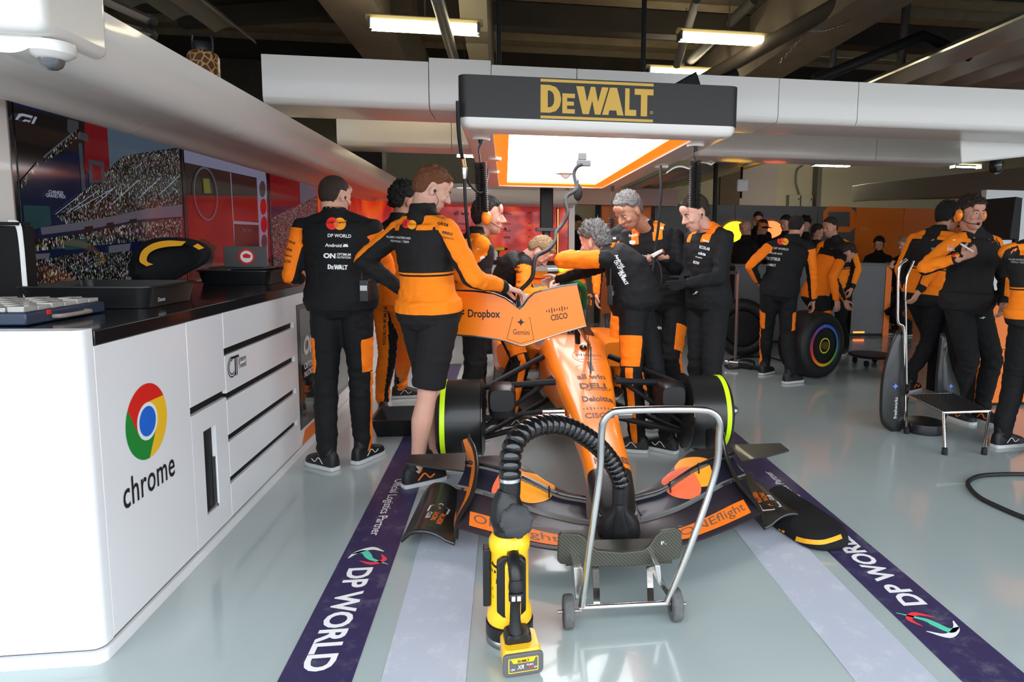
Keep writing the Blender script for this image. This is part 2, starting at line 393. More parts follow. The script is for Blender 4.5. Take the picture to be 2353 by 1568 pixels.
# ================================================================ hall shell
struct(MB().box((-6.2, .2, 0), (-6, 18, 5.4)).build('wall_left', 'wall_yellow'))
struct(MB().box((14, .2, 0), (14.2, 18, 5.4)).build('wall_right', 'wall_yellow'))
struct(MB().box((-6, 17.8, 0), (5.8, 18, 5.4)).build('wall_back', 'wall_yellow'))
struct(MB().box((5.8, 17.8, 0), (14, 18, 5.4)).build('wall_back_panel', 'wall_yellow'))
struct(MB().box((-6.2, .2, 3.05), (14.2, .45, 5.4)).build('wall_light_baffle', 'wall_yellow'))  # unseen lintel, added and set low to keep daylight from reaching deep inside
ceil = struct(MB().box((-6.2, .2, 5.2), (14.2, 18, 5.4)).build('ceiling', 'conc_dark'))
# ceiling slats, beams and pipes
mb = MB()
for i in range(22):
    y = 2.2+i*.72; mb.box((-6, y, 4.78), (14, y+.30, 5.15))
struct(mb.build('ceiling_joists', 'beam_tan', ceil))
mb = MB()
for i in range(7): mb.box((-6, 3.0+i*2.3, 4.45), (14, 3.16+i*2.3, 4.75))
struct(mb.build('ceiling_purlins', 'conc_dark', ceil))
def girder(name, a, b, wd, h, m_='concrete'):
    a, b = V(a), V(b); t = (b-a).normalized(); s = t.cross(V((0, 0, 1))).normalized()*wd/2; u = V((0, 0, h))
    return struct(MB().loft([[p-s, p+s, p+s+u, p-s+u] for p in (a, b)]).build(name, m_, ceil))
girder('concrete_beam', (-1.55, .6, 3.75), (-1.55, 17.5, 3.75), .55, .75)
girder('concrete_beam', (3.55, 2, 3.70), (3.55, 17.5, 3.70), .55, .75)
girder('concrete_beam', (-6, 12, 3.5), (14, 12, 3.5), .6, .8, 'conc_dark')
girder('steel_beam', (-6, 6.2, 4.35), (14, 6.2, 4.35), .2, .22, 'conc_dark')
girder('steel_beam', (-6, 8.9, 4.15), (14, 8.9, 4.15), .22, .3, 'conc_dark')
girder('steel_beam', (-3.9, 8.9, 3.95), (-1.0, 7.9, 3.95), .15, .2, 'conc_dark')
# pipes and trunking
def pipe(name, pts, r, m_, lab, cat='pipe', n=12):
    return tag(MB().tube(pts, r, n).build(name, m_, smooth=True), lab, cat)
pipe('ceiling_pipe', [RY(1003, -10, 5.4), RY(1050, 160, 8.0), RY(1052, 172, 8.4)], .055, 'pipe_grey', 'sloping grey pipe under ceiling left of the silver duct')
pipe('ceiling_pipe', [RY(1600, 0, 7.4), RY(1555, 150, 8.6)], .05, 'pipe_grey', 'thin sloping grey pipe above the right tube light')
pipe('ceiling_pipe', [RY(1732, 0, 8.4), RY(1565, 160, 9.8)], .07, 'pipe_grey', 'thick sloping grey pipe crossing behind the right tube light')
pipe('ceiling_pipe', [RY(1945, 0, 6.4), RY(1500, 250, 9.4)], .085, 'conc_dark', 'long dark diagonal pipe right of the tube lights')
pipe('ceiling_pipe', [RY(1500, 255, 5.6), RY(1690, 170, 5.8)], .05, 'black_matte', 'black pipe slanting up above the gantry')
pipe('ceiling_pipe', [RY(1870, 185, 6.0), RY(2120, 82, 6.0), RY(2230, 130, 6.0)], .05, 'black_matte', 'black bent pipe above the right end of the white beam')
pipe('hanger_rod', [RY(2085, -5, 7), RY(2068, 170, 7)], .045, 'pipe_grey', 'grey upright hanger rod above the white beam, right part', 'rod')
pipe('hanger_rod', [RY(1916, 40, 7.6), RY(1914, 170, 7.6)], .035, 'pipe_grey', 'thin grey hanger rod left of the thicker one', 'rod')
pipe('hanger_rod', [RY(1125, -5, 7), RY(1130, 150, 7)], .03, 'conc_dark', 'dark hanger rod right of the silver duct', 'rod')
t = thing('ventilation_duct', 'flat silver duct hanging between the pipes beside the left tube light', 'duct', RY(1100, 0, 7.2))
for a, b_, wd in (((1090, -8), (1095, 72), .34), ((1097, 74), (1105, 102), .30), ((1098, 100), (1108, 152), .26)):
    A, B = RY(*a, 7.4), RY(*b_, 7.4+(b_[1])/300); MB().loft([[p+V((-wd/2, 0, 0)), p+V((wd/2, 0, 0)), p+V((wd/2, .12, 0)), p+V((-wd/2, .12, 0))] for p in (A, B)]).build('duct_section', mat('duct_matte', (.34, .30, .22), .6), t)
# tube lights
def tubelight(a, b, Y, lab, r=.032, wd=.09, es=16, name='tube_light', grp=None):
    A, B = RY(*a, Y), RY(*b, Y); B.z = A.z = (A.z+B.z)/2
    t = thing(name, lab, 'lamp', (A+B)/2)
    MB().tube([V(((A.x+B.x)/2, A.y, A.z+.09)), V(((A.x+B.x)/2, A.y, 5.2))], .008, 6).build('hanging_rod', 'pipe_grey', t)
    d = (B-A).normalized()
    MB().box((A.x-.04, A.y-wd/2, A.z+.05), (B.x+.04, A.y+wd/2, A.z+.10)).build('housing', mat('lamp_housing', (.55, .45, .22), .5), t, bevel=.01)
    for dy in (-.045, .045):
        MB().tube([A+V((0, dy, 0)), B+V((0, dy, 0))], r, 12).build('lamp_tube', mat('tube_glow_%d' % es, (1, 1, 1), .5, emit=(1.0, .90, .62), es=es), t, smooth=True)
    for e in (A, B): MB().box((e.x-.012, e.y-.085, e.z-.03), (e.x+.012, e.y+.085, e.z+.06)).build('end_cap', 'dull_steel', t)
    return t
tubelight((852, 66), (1100, 66), 6.6, 'tube light over the left beam, nearest of the ceiling lamps')
tubelight((1562, 86), (1784, 100), 7.4, 'tube light hanging right of the lit sign box, below the pipes')
tubelight((1490, 163), (1655, 175), 9.6, 'tube light half hidden behind the top of the white beam')
tubelight((1868, 379), (1950, 380), 14.5, 'small far tube light on the hall wall above the grey boxes', es=110)
tubelight((1050, 357), (1088, 357), 12, 'small far tube light left of the lit box', es=60)
tubelight((2190, 383), (2250, 385), 12.5, 'faint far tube light under right end of the white beam', r=.012)
# roller shutters, slatted panels under the ceiling
def slats(name, lab, a, b, wdir, nsl, rr, m_='duct'):
    a, b = V(a), V(b); wv = V(wdir); rings = []
    for i in range(nsl*8+1):
        u = i/(nsl*8); off = V((0, 0, 1))*rr*abs(math.sin(PI*nsl*u)); rings.append(wv*u+off)
    vs = [a+r for r in rings]+[b+r for r in rings]+[b+r+V((0, 0, .02)) for r in rings]+[a+r+V((0, 0, .02)) for r in rings]
    k = len(rings); ring = [[vs[i], vs[k+i], vs[2*k+i], vs[3*k+i]] for i in range(k)]
    return tag(MB().loft(ring).build(name, m_, smooth=True, auto=40), lab, 'roller shutter')
slats('roller_shutter', 'silver ribbed shutter panel under the ceiling, upper left', (-4.25, 1.8, 3.74), (-4.25, 7.0, 3.74), (1.85, 0, -.45), 5, .10)
slats('roller_shutter', 'silver ribbed shutter panel rising to the upper right corner', (3.85, 3.4, 3.12), (3.85, 8.2, 3.12), (2.6, 0, .16), 6, .10)
slats('roller_shutter', 'silver ribbed shutter seen below the white beams right of the sign box', (1.9, 7.7, 2.22), (1.9, 14, 2.22), (2.2, 0, .45), 8, .05)
# ================================================================ white overhead beams
def obeam(name, lab, x0, x1, Y, z0, z1, dep, seams, m_='white_gloss'):
    t = thing(name, lab, 'beam', ((x0+x1)/2, Y, z0))
    xs = [x0]+seams+[x1]
    for i in range(len(xs)-1):
        a, b_ = xs[i]+.003, xs[i+1]-.003; r = .05; dz = .03 if (i == 1 and len(xs) > 3) else 0
        prof = [(0, z1+dz), (0, z0+r)]+[(r-r*math.cos(k*PI/8), z0+r-r*math.sin(k*PI/8)) for k in (1, 2, 3)]+[(r, z0), (dep, z0), (dep, z1+dz)]
        MB().loft([[V((x, Y+p[0], p[1])) for p in prof] for x in (a, b_)]).build('fascia_panel', m_, t, smooth=True)
    return t
obeam('overhead_beam', 'long white fascia beam spanning the garage in front, upper of the two', -1.74, 6.2, 5.15, 2.385, 2.73, .55, [-.56, -.10, .55, 2.18, 2.86])
obeam('overhead_beam', 'long white fascia beam behind and below the first, right of the left wall', -1.70, 5.3, 7.1, 2.365, 2.72, .5, [-.55, 2.1, 4.2])
t = thing('overhead_beam', 'short tilted white fascia block at the right edge under the beam', 'beam', RY(2260, 360, 5.6))
MB().loft([[RY(2205, 318, y), RY(2353, 322, y), RY(2400, 355, y), RY(2207, 377, y)] for y in (5.72, 6.6)]).build('fascia_panel', 'white_gloss', t, bevel=.02)
# ================================================================ lit sign gantry
GX0, GX1, GY0, GY1, GZ0, GZ1 = -.225, 1.225, 3.60, 7.6, 2.02, 2.285
gx0, gx1 = RY(1052, 230, GY0).x, RY(1700, 230, GY0).x
g = thing('sign_gantry', 'overhead light box with black gold-lettered sign front and glowing panel', 'light box', ((gx0+gx1)/2, GY0, GZ0))
def rrect(x0, x1, y0, y1, r, z, n=6):
    P = []
    for cx, cy, a in ((x1-r, y1-r, 0), (x0+r, y1-r, PI/2), (x0+r, y0+r, PI), (x1-r, y0+r, 1.5*PI)):
        for k in range(n+1): P.append(V((cx+r*math.cos(a+k*PI/2/n), cy+r*math.sin(a+k*PI/2/n), z)))
    return P
zt = RY(1380, 184, GY0).z; zb = RY(1380, 279, GY0).z; z2 = RY(1380, 303, GY0).z
MB().loft([rrect(gx0, gx1, GY0, GY1, .055, z) for z in (zb, zt)]).build('sign_band', 'sign_black', g, smooth=True)
mb = MB(); R_ = [rrect(gx0+.006, gx1-.006, GY0+.006, GY1, .055, zb), rrect(gx0+.008, gx1-.008, GY0+.008, GY1, .055, z2+.03), rrect(gx0+.02, gx1-.02, GY0+.02, GY1, .055, z2+.008), rrect(gx0+.05, gx1-.05, GY0+.05, GY1-.03, .05, z2)]
ix0, ix1, iy0, iy1 = -.065, 1.09, 3.80, 7.42
R_.append(rrect(ix0, ix1, iy0, iy1, .03, z2)); R_.append(rrect(ix0, ix1, iy0, iy1, .03, z2+.035))
mb.loft(R_, caps=False).build('white_rim', 'white_gloss', g, smooth=True, auto=50)
mb = MB(); mb.loft([rrect(ix0, ix1, iy0, iy1, .03, z2+.012), rrect(ix0+.09, ix1-.09, iy0+.05, iy1-.09, .02, z2+.03), rrect(ix0+.09, ix1-.09, iy0+.05, iy1-.09, .02, z2+.05)], caps=False)
mb.build('orange_trim', mat('orange_lit', (1, .25, .02), .5, emit=(1, .16, .005), es=.9), g)
MB().loft([rrect(ix0+.088, ix1-.088, iy0+.048, iy1-.088, .02, z) for z in (z2+.045, z2+.06)]).build('light_panel', mat('panel_glow', (1, 1, 1), .5, emit=(.93, .97, 1.0), es=5), g)
mb = MB(); M = frame(((RY(1373, 232, GY0).x), GY0-.002, RY(1373, 232, GY0).z), (1, 0, 0), (0, 0, 1))
lw = RY(1503, 230, GY0).x-RY(1244, 230, GY0).x
logo_dewalt(mb, M, lw); mb.build('sign_lettering', 'gold', g)
mb = MB(); P = RY(1497, 259, GY0); M2 = frame((P.x, GY0-.002, P.z), (1, 0, 0), (0, 0, 1)); ringpoly(mb, M2, .0065, .0085); text_into(mb, 'R', M2, h=.007); mb.build('trademark_dot', 'gold', g)
for (a, b_) in ((1105, 318), (1135, 365), (1133, 395), (1598, 333), (1520, 383)):      # round sockets in the underside
    P = RZ(a, b_, z2); MB().lathe([(.05, z2-.012), (.055, z2-.002), (.055, z2+.01)], Matrix.Translation((P.x, P.y, 0)), 20).build('socket', 'white_gloss', g, smooth=True)
P = RZ(1338, 352, z2+.03)
mb = MB().box((P.x-.03, P.y-.02, P.z-.05), (P.x+.03, P.y+.02, P.z)); mb.box((P.x-.05, P.y-.1, P.z-.10), (P.x+.05, P.y-.06, P.z-.06)); mb.build('hook_block', 'grey_plastic', g, bevel=.005)
P = RZ(1300, 388, z2+.03); MB().lathe([(.002, P.z-.09), (.03, P.z-.075), (.05, P.z-.05), (.09, P.z-.045), (.09, P.z-.02), (.03, P.z)], Matrix.Translation((P.x, P.y, 0)), 24).build('dome_sensor', 'white_gloss', g, smooth=True)
P = RY(1585, 180, 4.6)
MB().loft([[V((q.x, 4.6+d, max(q.z, zt-.005))) for q in [RY(*p, 4.6) for p in ((1543, 300), (1543, 196), (1601, 163), (1612, 198), (1612, 300))]] for d in (0, .25)]).build('roof_speaker', 'black_matte', g, bevel=.01)
mb = MB()
for x in (gx0+.2, gx1-.2): mb.cyl((x, 5.3, zt), (x, 5.3, 4.5), .02)
mb.build('suspension_rod', 'black_matte', g)
# black lifting column behind, hanging from the gantry's end
pc = RY(1255, 430, 7.9); t = thing('hanging_column', 'black square column hanging behind the lit panel with a clamp', 'column', (pc.x, 7.9, 1.2))
a, b_ = RY(1241, 430, 7.9), RY(1270, 430, 7.9); zc = RY(1255, 530, 7.9).z
MB().box((a.x, 7.8, zc), (b_.x, 7.95, 2.4)).build('shaft', 'black_matte', t, bevel=.01)
mb = MB().box((a.x-.05, 7.76, zc-.01), (b_.x+.05, 7.98, zc+.03)); mb.cyl((pc.x, 7.87, zc-.16), (pc.x, 7.87, zc), .05); mb.build('clamp', 'dark_grey', t, bevel=.004)
# ================================================================ left garage unit
FX = -1.331                                     # front face of the cabinets
CT = 1.11
def qx(pts, X, d=0): return [RX(x, y, X)+V((d, 0, 0)) for x, y in pts]
def gap(z0, z1, y0, y1, mb): mb.box((FX-.02, y0, z0), (FX+.0005, y1, z1))
# end panel facing the pit lane, rounded corner
t = thing('end_panel', 'big glossy white end panel of the counter facing the viewer', 'panel', (-1.7, 2.23, 0))
prof = [(-2.2, 2.235)]+[(FX-.035+.035*math.sin(a), 2.27-.035*math.cos(a)) for a in [k*PI/12 for k in range(7)]]+[(FX, 2.30), (-2.2, 2.30)]
rings = lambda zs: [[V((x, y, z)) for x, y in prof] for z in zs]
MB().loft(rings([.05, 1.118])).build('panel', 'white_wall', t, smooth=True)
prof = [(x+(.008 if x > -2 else 0), y-.008 if y < 2.29 else y) for x, y in prof]
MB().loft(rings([0, .042])).build('plinth', 'white_wall', t, smooth=True)
prof = [(x-(.014 if x > -2 else 0), y+.014 if y < 2.29 else y) for x, y in prof]
MB().loft(rings([.04, .052])).build('shadow_groove', 'grey_plastic', t, smooth=True)
def unit(name, lab, y0, y1, m_='white_wall'):
    t = thing(name, lab, 'cabinet', (FX-.3, (y0+y1)/2, 0))
    MB().box((-2.05, y0+.001, .05), (FX-.02, y1-.001, 1.058)).build('carcass', 'black_matte', t)
    MB().box((-2.05, y0, 0), (FX+.008, y1, .042)).build('plinth', m_, t)
    MB().box((-2.05, y0, .042), (FX-.006, y1, .052)).build('shadow_groove', 'grey_plastic', t)
    return t
u = unit('logo_cabinet', 'white cabinet with round four-coloured logo, nearest of the counter row', 2.302, 2.925)
MB().box((FX-.02, 2.303, .052), (FX, 2.923, 1.058)).build('door', 'white_wall', u, bevel=.002)
M = frame((FX+.0015, 2.588, .728), (0, 1, 0), (0, 0, 1)); mb = MB(); R = .142
a0 = math.radians(30)
def sect(a, b_, r0, r1, mi): ringpoly(mb, M, r0, r1, a, b_, 24, mi)
# coloured thirds with straight tangents
ri = R*.5
for k, mi in ((0, 0), (1, 1), (2, 2)):
    s0 = math.radians(30+120*k); pts = []
    for j in range(25): a = s0+math.radians(120)*j/24; pts.append((R*math.cos(a), R*math.sin(a)))
    e = s0+math.radians(120)
    q = []
    for j in range(25): a = e+math.radians(60)-math.radians(120)*j/24; q.append((ri*math.cos(a), ri*math.sin(a)))
    q2 = [(ri*math.cos(s0+math.radians(60)), ri*math.sin(s0+math.radians(60)))]
    polyf(mb, M, pts+q, mi)
disc(mb, M, ri*1.0, mi=3, z=.0006); disc(mb, M, ri*.80, mi=4, z=.0012)
mb.build('round_emblem', ['red', 'green', 'yellow', 'white_ink', 'blue'], u)
mb = MB(); text_into(mb, 'chrome', frame((FX+.0015, 2.585, .508), (0, 1, 0), (0, 0, 1)), w=.36, h=.105, bold=.008, sp=1.05); mb.build('lettering', 'black_ink', u)
u = unit('waste_cabinet', 'narrow white cabinet with dark bin slot and black finger gap', 2.925, 3.285)
MB().box((FX-.02, 2.927, .69), (FX, 3.283, 1.058)).build('drawer', 'white_wall', u, bevel=.002)
mb = MB(); sy0, sy1, sz0, sz1 = 3.03, 3.155, .165, .555; y0, y1, z0, z1 = 2.927, 3.283, .052, .652
for a, b_ in (((y0, z0), (y1, sz0)), ((y0, sz1), (y1, z1)), ((y0, sz0), (sy0, sz1)), ((sy1, sz0), (y1, sz1))): mb.box((FX-.02, a[0], a[1]), (FX, b_[0], b_[1]))
d_ = mb.build('bin_door', 'white_wall', u)
mb = MB(); mb.box((FX-.018, sy1-.012, sz0), (FX-.004, sy1, sz1-.15)); mb.box((FX-.018, sy0, sz0), (FX-.004, sy1, sz0+.012)); mb.build('slot_trim', 'steel', d_)
u = unit('drawer_cabinet', 'white four-drawer cabinet with black gaps and small black logo', 3.285, 4.365)
zs = [.052, .234, .444, .650, .868, 1.058]; gp = .026
for k in range(5): MB().box((FX-.02, 3.288, zs[k] if k == 0 else zs[k]+.018), (FX, 4.325, zs[k+1]-.018 if k < 4 else 1.058)).build('drawer', 'white_wall', u, bevel=.002)
MB().box((FX-.02, 4.325, .052), (FX, 4.364, 1.058)).build('side_stile', 'white_wall', u)
mb = MB(); M = frame((FX+.0015, 3.40, .782), (0, 1, 0), (0, 0, 1))
for r_ in (.052, .038): ringpoly(mb, M, r_-.006, r_, PI*.45, PI*1.75, 16, c=(-.035, 0))
mb.add([M@V(p) for p in ((-.04, .05, 0), (.05, .05, 0), (.05, .038, 0), (-.04, .038, 0))], [(0, 1, 2, 3)]); mb.add([M@V(p) for p in ((-.002, .04, 0), (.01, .04, 0), (.01, -.05, 0), (-.002, -.05, 0))], [(0, 1, 2, 3)]); mb.add([M@V(p) for p in ((.02, .04, 0), (.028, .04, 0), (.028, -.05, 0), (.02, -.05, 0))], [(0, 1, 2, 3)])
text_into(mb, 'Greene', frame((FX+.0015, 3.49, .805), (0, 1, 0), (0, 0, 1)), w=.10, h=.03, bold=.0); text_into(mb, 'Tweed', frame((FX+.0015, 3.49, .772), (0, 1, 0), (0, 0, 1)), w=.10, h=.03, bold=.0)
mb.build('lettering', 'black_ink', u)
u = unit('display_fridge', 'glass-fronted drinks fridge built into the white counter behind the man', 4.365, 5.75)
MB().box((FX-.02, 4.366, .052), (FX, 5.749, 1.058)).build('front', 'white_wall', u)
MB().box((FX-.002, 4.385, .16), (FX+.004, 5.70, .985)).build('door_frame', 'black_gloss', u, bevel=.003)
MB().box((FX+.002, 4.43, .20), (FX+.006, 5.65, .95)).build('glass', 'glass_dark', u)
mb = MB(); text_into(mb, 'ON', frame((FX+.0075, 4.62, .70), (0, 1, 0), (0, 0, 1)), w=.26, h=.13, bold=.05, skew=.2)
text_into(mb, 'OPTIMUM', frame((FX+.0075, 4.64, .565), (0, 1, 0), (0, 0, 1)), w=.30, h=.045, bold=.02); text_into(mb, 'NUTRITION', frame((FX+.0075, 4.64, .51), (0, 1, 0), (0, 0, 1)), w=.30, h=.04, bold=.02)
mb.build('lettering', 'white_ink', u)
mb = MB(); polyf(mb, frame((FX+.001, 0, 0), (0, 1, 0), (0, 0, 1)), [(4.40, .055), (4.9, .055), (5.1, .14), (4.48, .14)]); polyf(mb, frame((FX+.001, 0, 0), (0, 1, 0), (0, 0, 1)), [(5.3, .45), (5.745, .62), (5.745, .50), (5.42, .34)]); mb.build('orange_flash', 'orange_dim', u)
u = unit('white_cabinet', 'far plain white cabinet at the end of the left counter', 5.75, 9.9)
MB().box((FX-.02, 5.752, .052), (FX, 7.8, 1.058)).build('door', 'white_wall', u, bevel=.002); MB().box((FX-.02, 7.806, .052), (FX, 9.9, 1.058)).build('door', 'white_wall', u, bevel=.002)
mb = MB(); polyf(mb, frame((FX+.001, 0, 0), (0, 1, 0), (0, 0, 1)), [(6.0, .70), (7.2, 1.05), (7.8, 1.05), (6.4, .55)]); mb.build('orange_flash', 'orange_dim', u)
wt = MB().box((-2.12, 2.305, 1.060), (FX+.004, 9.9, CT)).build('worktop', 'black_gloss', bevel=.003)
tag(wt, 'continuous black glossy worktop along the left white cabinets', 'worktop')
# wall, pillar and canopy above
struct(MB().box((-2.9, 3.18, 0), (-2.14, 10.7, 2.35)).build('wall_left_unit', 'white_gloss'), 'white rear panel carrying the screens')
struct(MB().box((-2.9, 2.0, 1.12), (-2.085, 3.175, 2.1)).build('trim_1', 'white_gloss', bevel=.04), 'white rounded pillar at the near end of the counter')
cp = [(-2.14, 2.02), (-2.02, 1.985), (-1.95, 1.945), (-1.88, 1.95), (-1.80, 1.995), (-1.62, 1.985), (-1.48, 1.955), (-1.41, 1.965), (-1.36, 2.01), (-1.335, 2.07), (-1.33, 2.165), (-1.36, 2.175), (-2.14, 2.175)]
cn = thing('wall_canopy', 'long curved white canopy above the screens on the left', 'canopy', (-1.7, 6, 2))
sect_ = smoothpts([(x, 0, z) for x, z in cp[:-2]], 4)
ring = [(p.x, p.z) for p in sect_]+cp[-2:]
for a, b_ in ((2.22, 3.70), (3.705, 6.3), (6.305, 9.9)):
    MB().loft([[V((x, y, z)) for x, z in ring] for y in (a, b_)]).build('fascia_panel', 'white_gloss', cn, smooth=True, auto=50)
P0 = RY(118, 75, 2.2)
MB().box((-2.3, 2.165, 2.005), (P0.x, 2.5, 2.25)).build('end_block', 'white_gloss', cn, bevel=.035, seg=5)
# ceiling things standing on the canopy
t = thing('dome_camera', 'white dome security camera under the left canopy', 'camera', (-1.43, 2.33, 1.93))
P = RZ(104, 100, 1.99); Mx = Matrix.Translation((P.x-.01, P.y+.04, 1.99))
MB().lathe([(.002, .012), (.062, .012), (.064, -.002), (.062, -.02), (.045, -.032), (.036, -.037), (.002, -.037)], Mx, 40).build('housing', 'white_gloss', t, smooth=True)
MB().lathe([(.034, -.035), (.033, -.045), (.027, -.058), (.014, -.067), (.001, -.069)], Mx, 32).build('lens_dome', mat('smoke_dome', (.10, .10, .11), .06, coat=1), t, smooth=True)
mb = MB()
t = thing('aluminium_ladder', 'folded grey ladder with black feet lying on the left canopy', 'ladder', RY(250, 60, 3.0))
for a, b_ in (((170, -32), (345, 47)), ((190, 40), (345, 80))):
    A, B = RY(*a, 2.75), RY(*b_, 3.3); mb = MB().tube([A, B], .022, 4, up=(0, 0, 1)); r = mb.build('rail', 'dull_steel', t)
    MB().tube([B-(B-A).normalized()*.03, B+(B-A).normalized()*.02], .027, 8).build('rubber_foot', 'black_rubber', t, bevel=.004)
MB().tube([RY(243, -5, 3.0), RY(235, 30, 3.0), RY(245, 62, 3.05)], .014, 8).build('hinge', 'black_plastic', t, smooth=True)
MB().tube([RY(155, -10, 2.8), RY(170, 36, 2.85)], .01, 8).build('brace', 'steel', t)
B = RY(468, 150, 3.9); t = thing('drinks_bottle', 'giraffe-patterned flask with black carry lid standing on the left canopy', 'bottle', (B.x, 3.9, 2.18))
s_ = 3.9/1500
gm = mat('giraffe', (.30, .13, .05), .4); nt, n, l = nodes(gm); vo = n.new('ShaderNodeTexVoronoi'); vo.feature = 'DISTANCE_TO_EDGE'; vo.inputs['Scale'].default_value = 26; tc = n.new('ShaderNodeTexCoord'); l.new(tc.outputs['Object'], vo.inputs['Vector'])
r = n.new('ShaderNodeValToRGB'); r.color_ramp.elements[0].position = .06; r.color_ramp.elements[1].position = .09; r.color_ramp.elements[0].color = (.42, .25, .11, 1); r.color_ramp.elements[1].color = (.10, .035, .014, 1); l.new(vo.outputs['Distance'], r.inputs[0]); l.new(r.outputs[0], n['Principled BSDF'].inputs['Base Color'])
zt_ = RY(468, 118, 3.9).z; rr = 30*s_
MB().lathe([(rr, 2.176), (rr, zt_-.03), (rr*.85, zt_-.01), (rr*.6, zt_)], Matrix.Translation((B.x, 3.9, 0)), 32).build('flask', gm, t, smooth=True)
MB().lathe([(rr*.62, zt_-.002), (rr*.64, zt_+.035), (rr*.58, zt_+.045)], Matrix.Translation((B.x, 3.9, 0)), 24).build('lid', 'black_plastic', t, smooth=True)
zc_ = zt_+.035; MB().tube(smoothpts([(B.x-.05, 3.9, zc_-.03), (B.x-.05, 3.9, zc_+.035), (B.x-.035, 3.9, zc_+.05), (B.x+.035, 3.9, zc_+.05), (B.x+.05, 3.9, zc_+.035), (B.x+.05, 3.9, zc_-.03)], 3), .007, 8).build('carry_loop', 'black_plastic', t, smooth=True)
def lump(name, lab, cat, c, r, m_, seed=0, amp=.2):
    mb = MB(); mb.ell((0, 0, 0), r, n=32, m=18); 
    mb.v = [tuple(V(p)*(1+amp*noise.noise(V(p)*9+V((seed, 0, 0))))+V(c)) for p in mb.v]
    return tag(mb.build(name, m_, smooth=True), lab, cat)
P = RY(395, 150, 3.6); lump('folded_jacket', 'orange jacket bundled on the canopy beside the patterned flask', 'jacket', (P.x-.10, 3.46, 2.222), (.13, .18, .044), 'fab_orange', 1)
P = RY(430, 175, 3.75); lump('black_bag', 'black cloth bag lying before the patterned flask', 'bag', (P.x-.02, 3.745, 2.217), (.06, .075, .038), 'fab_black', 2)
P = RY(295, 100, 3.2); lump('folded_jacket', 'small orange cloth under the ladder on the canopy', 'jacket', (P.x-.06, 3.08, 2.22), (.11, .14, .042), 'fab_orange', 3)
P = RY(745, 318, 6.6); t = thing('loudspeaker', 'round black speaker head on the canopy below the white beam', 'speaker', (P.x, 6.6, 2.18)); MB().ell((P.x-.03, 6.6, 2.27), (.11, .11, .11)).build('shell', 'black_matte', t, smooth=True); MB().cyl((P.x-.03, 6.6, 2.17), (P.x-.03, 6.6, 2.25), .06).build('base', 'black_matte', t)
P = RY(850, 370, 8.2); MBx = MB().box((P.x-.22, 8.2, 2.178), (P.x+.14, 8.5, 2.52)); tag(MBx.build('equipment_case', 'black_matte', bevel=.01), 'black equipment case on the far end of the left canopy', 'case')
# ================================================================ screens
def emis(name, col, s, crowd=False, sc=70, th=.45):
    m_ = mat(name, (.004, .004, .004), .09, emit=col, es=s*.27, spec=.5)
    if crowd:
        nt, n, l = nodes(m_); b = n['Principled BSDF']; tc = n.new('ShaderNodeTexCoord'); vo = n.new('ShaderNodeTexVoronoi'); vo.inputs['Scale'].default_value = sc
        mp = n.new('ShaderNodeMapping'); mp.inputs['Scale'].default_value = (1, 1, .55); l.new(tc.outputs['Object'], mp.inputs[0]); l.new(mp.outputs[0], vo.inputs['Vector'])
        hs = n.new('ShaderNodeHueSaturation'); hs.inputs['Saturation'].default_value = .55; l.new(vo.outputs['Color'], hs.inputs['Color'])
        vo2 = n.new('ShaderNodeTexVoronoi'); vo2.inputs['Scale'].default_value = sc*1.3; l.new(mp.outputs[0], vo2.inputs['Vector'])
        sp = n.new('ShaderNodeSeparateColor'); l.new(vo2.outputs['Color'], sp.inputs[0]); pw = n.new('ShaderNodeMath'); pw.operation = 'POWER'; pw.inputs[1].default_value = 5; l.new(sp.outputs[0], pw.inputs[0])
        mm = n.new('ShaderNodeMix'); mm.data_type = 'RGBA'; mm.blend_type = 'MULTIPLY'; mm.inputs[0].default_value = 1; l.new(hs.outputs[0], mm.inputs[6]); l.new(pw.outputs[0], mm.inputs[7]); l.new(mm.outputs[2], b.inputs['Emission Color'])
    return m_
E = dict(navy=emis('px_navy', (.008, .014, .055), .8), sky=emis('px_sky', (.10, .15, .22), 1), redp=emis('px_red', (.22, .006, .012), 1), crowd=emis('px_crowd', (.3, .2, .2), 1.0, True, 125), crowd2=emis('px_crowd2', (.3, .2, .2), 1.1, True, 105),
    wht=emis('px_white', (.14, .14, .19), 1), ink=emis('px_ink', (.55, .6, .75), 1), grey=emis('px_grey', (.06, .075, .09), 1), teal=emis('px_teal', (.02, .07, .075), 1), lil=emis('px_lilac', (.30, .30, .45), 1), hot=emis('px_hot', (.26, .006, .003), 1), dk=emis('px_dark', (.012, .008, .008), 1), lamp=emis('px_lamp', (.45, .0, .01), 1), off=emis('px_off', (.04, .045, .05), 1), yel=emis('px_yellow', (.30, .32, .01), .6))
EK = list(E); SX = -2.112
def screen(lab, y0, y1):
    t = thing('wall_screen', lab, 'screen', (SX, (y0+y1)/2, 1.12))
    MB().box((SX-.02, y0, 1.125), (SX+.004, y1, 2.012)).build('bezel', 'black_gloss', t)
    MB().box((SX+.002, y0+.03, 1.14), (SX+.006, y1-.03, 1.995)).build('glass', 'screen_glass', t)
    return t
def pic(t, items, T, name='picture'):
    mb = MB()
    for i, (k, pts) in enumerate(items):
        vs = [RX(*T(x, y), SX+.0075+i*.0004) for x, y in pts]
        vs = [V((p.x, min(max(p.y, t['y0']+.03), t['y1']-.03), min(max(p.z, 1.14), 1.993))) for p in vs]
        mb.add(vs, [tuple(range(len(vs)))], EK.index(k))
    return mb.build(name, [E[k] for k in EK], t)
T3 = lambda x, y: (20+x/3.563, 220+y/3.563)
s1 = screen('nearest wall screen showing a crowd on stadium stairs', 3.18, 4.69); s1['y0'] = 3.18; s1['y1'] = 4.69
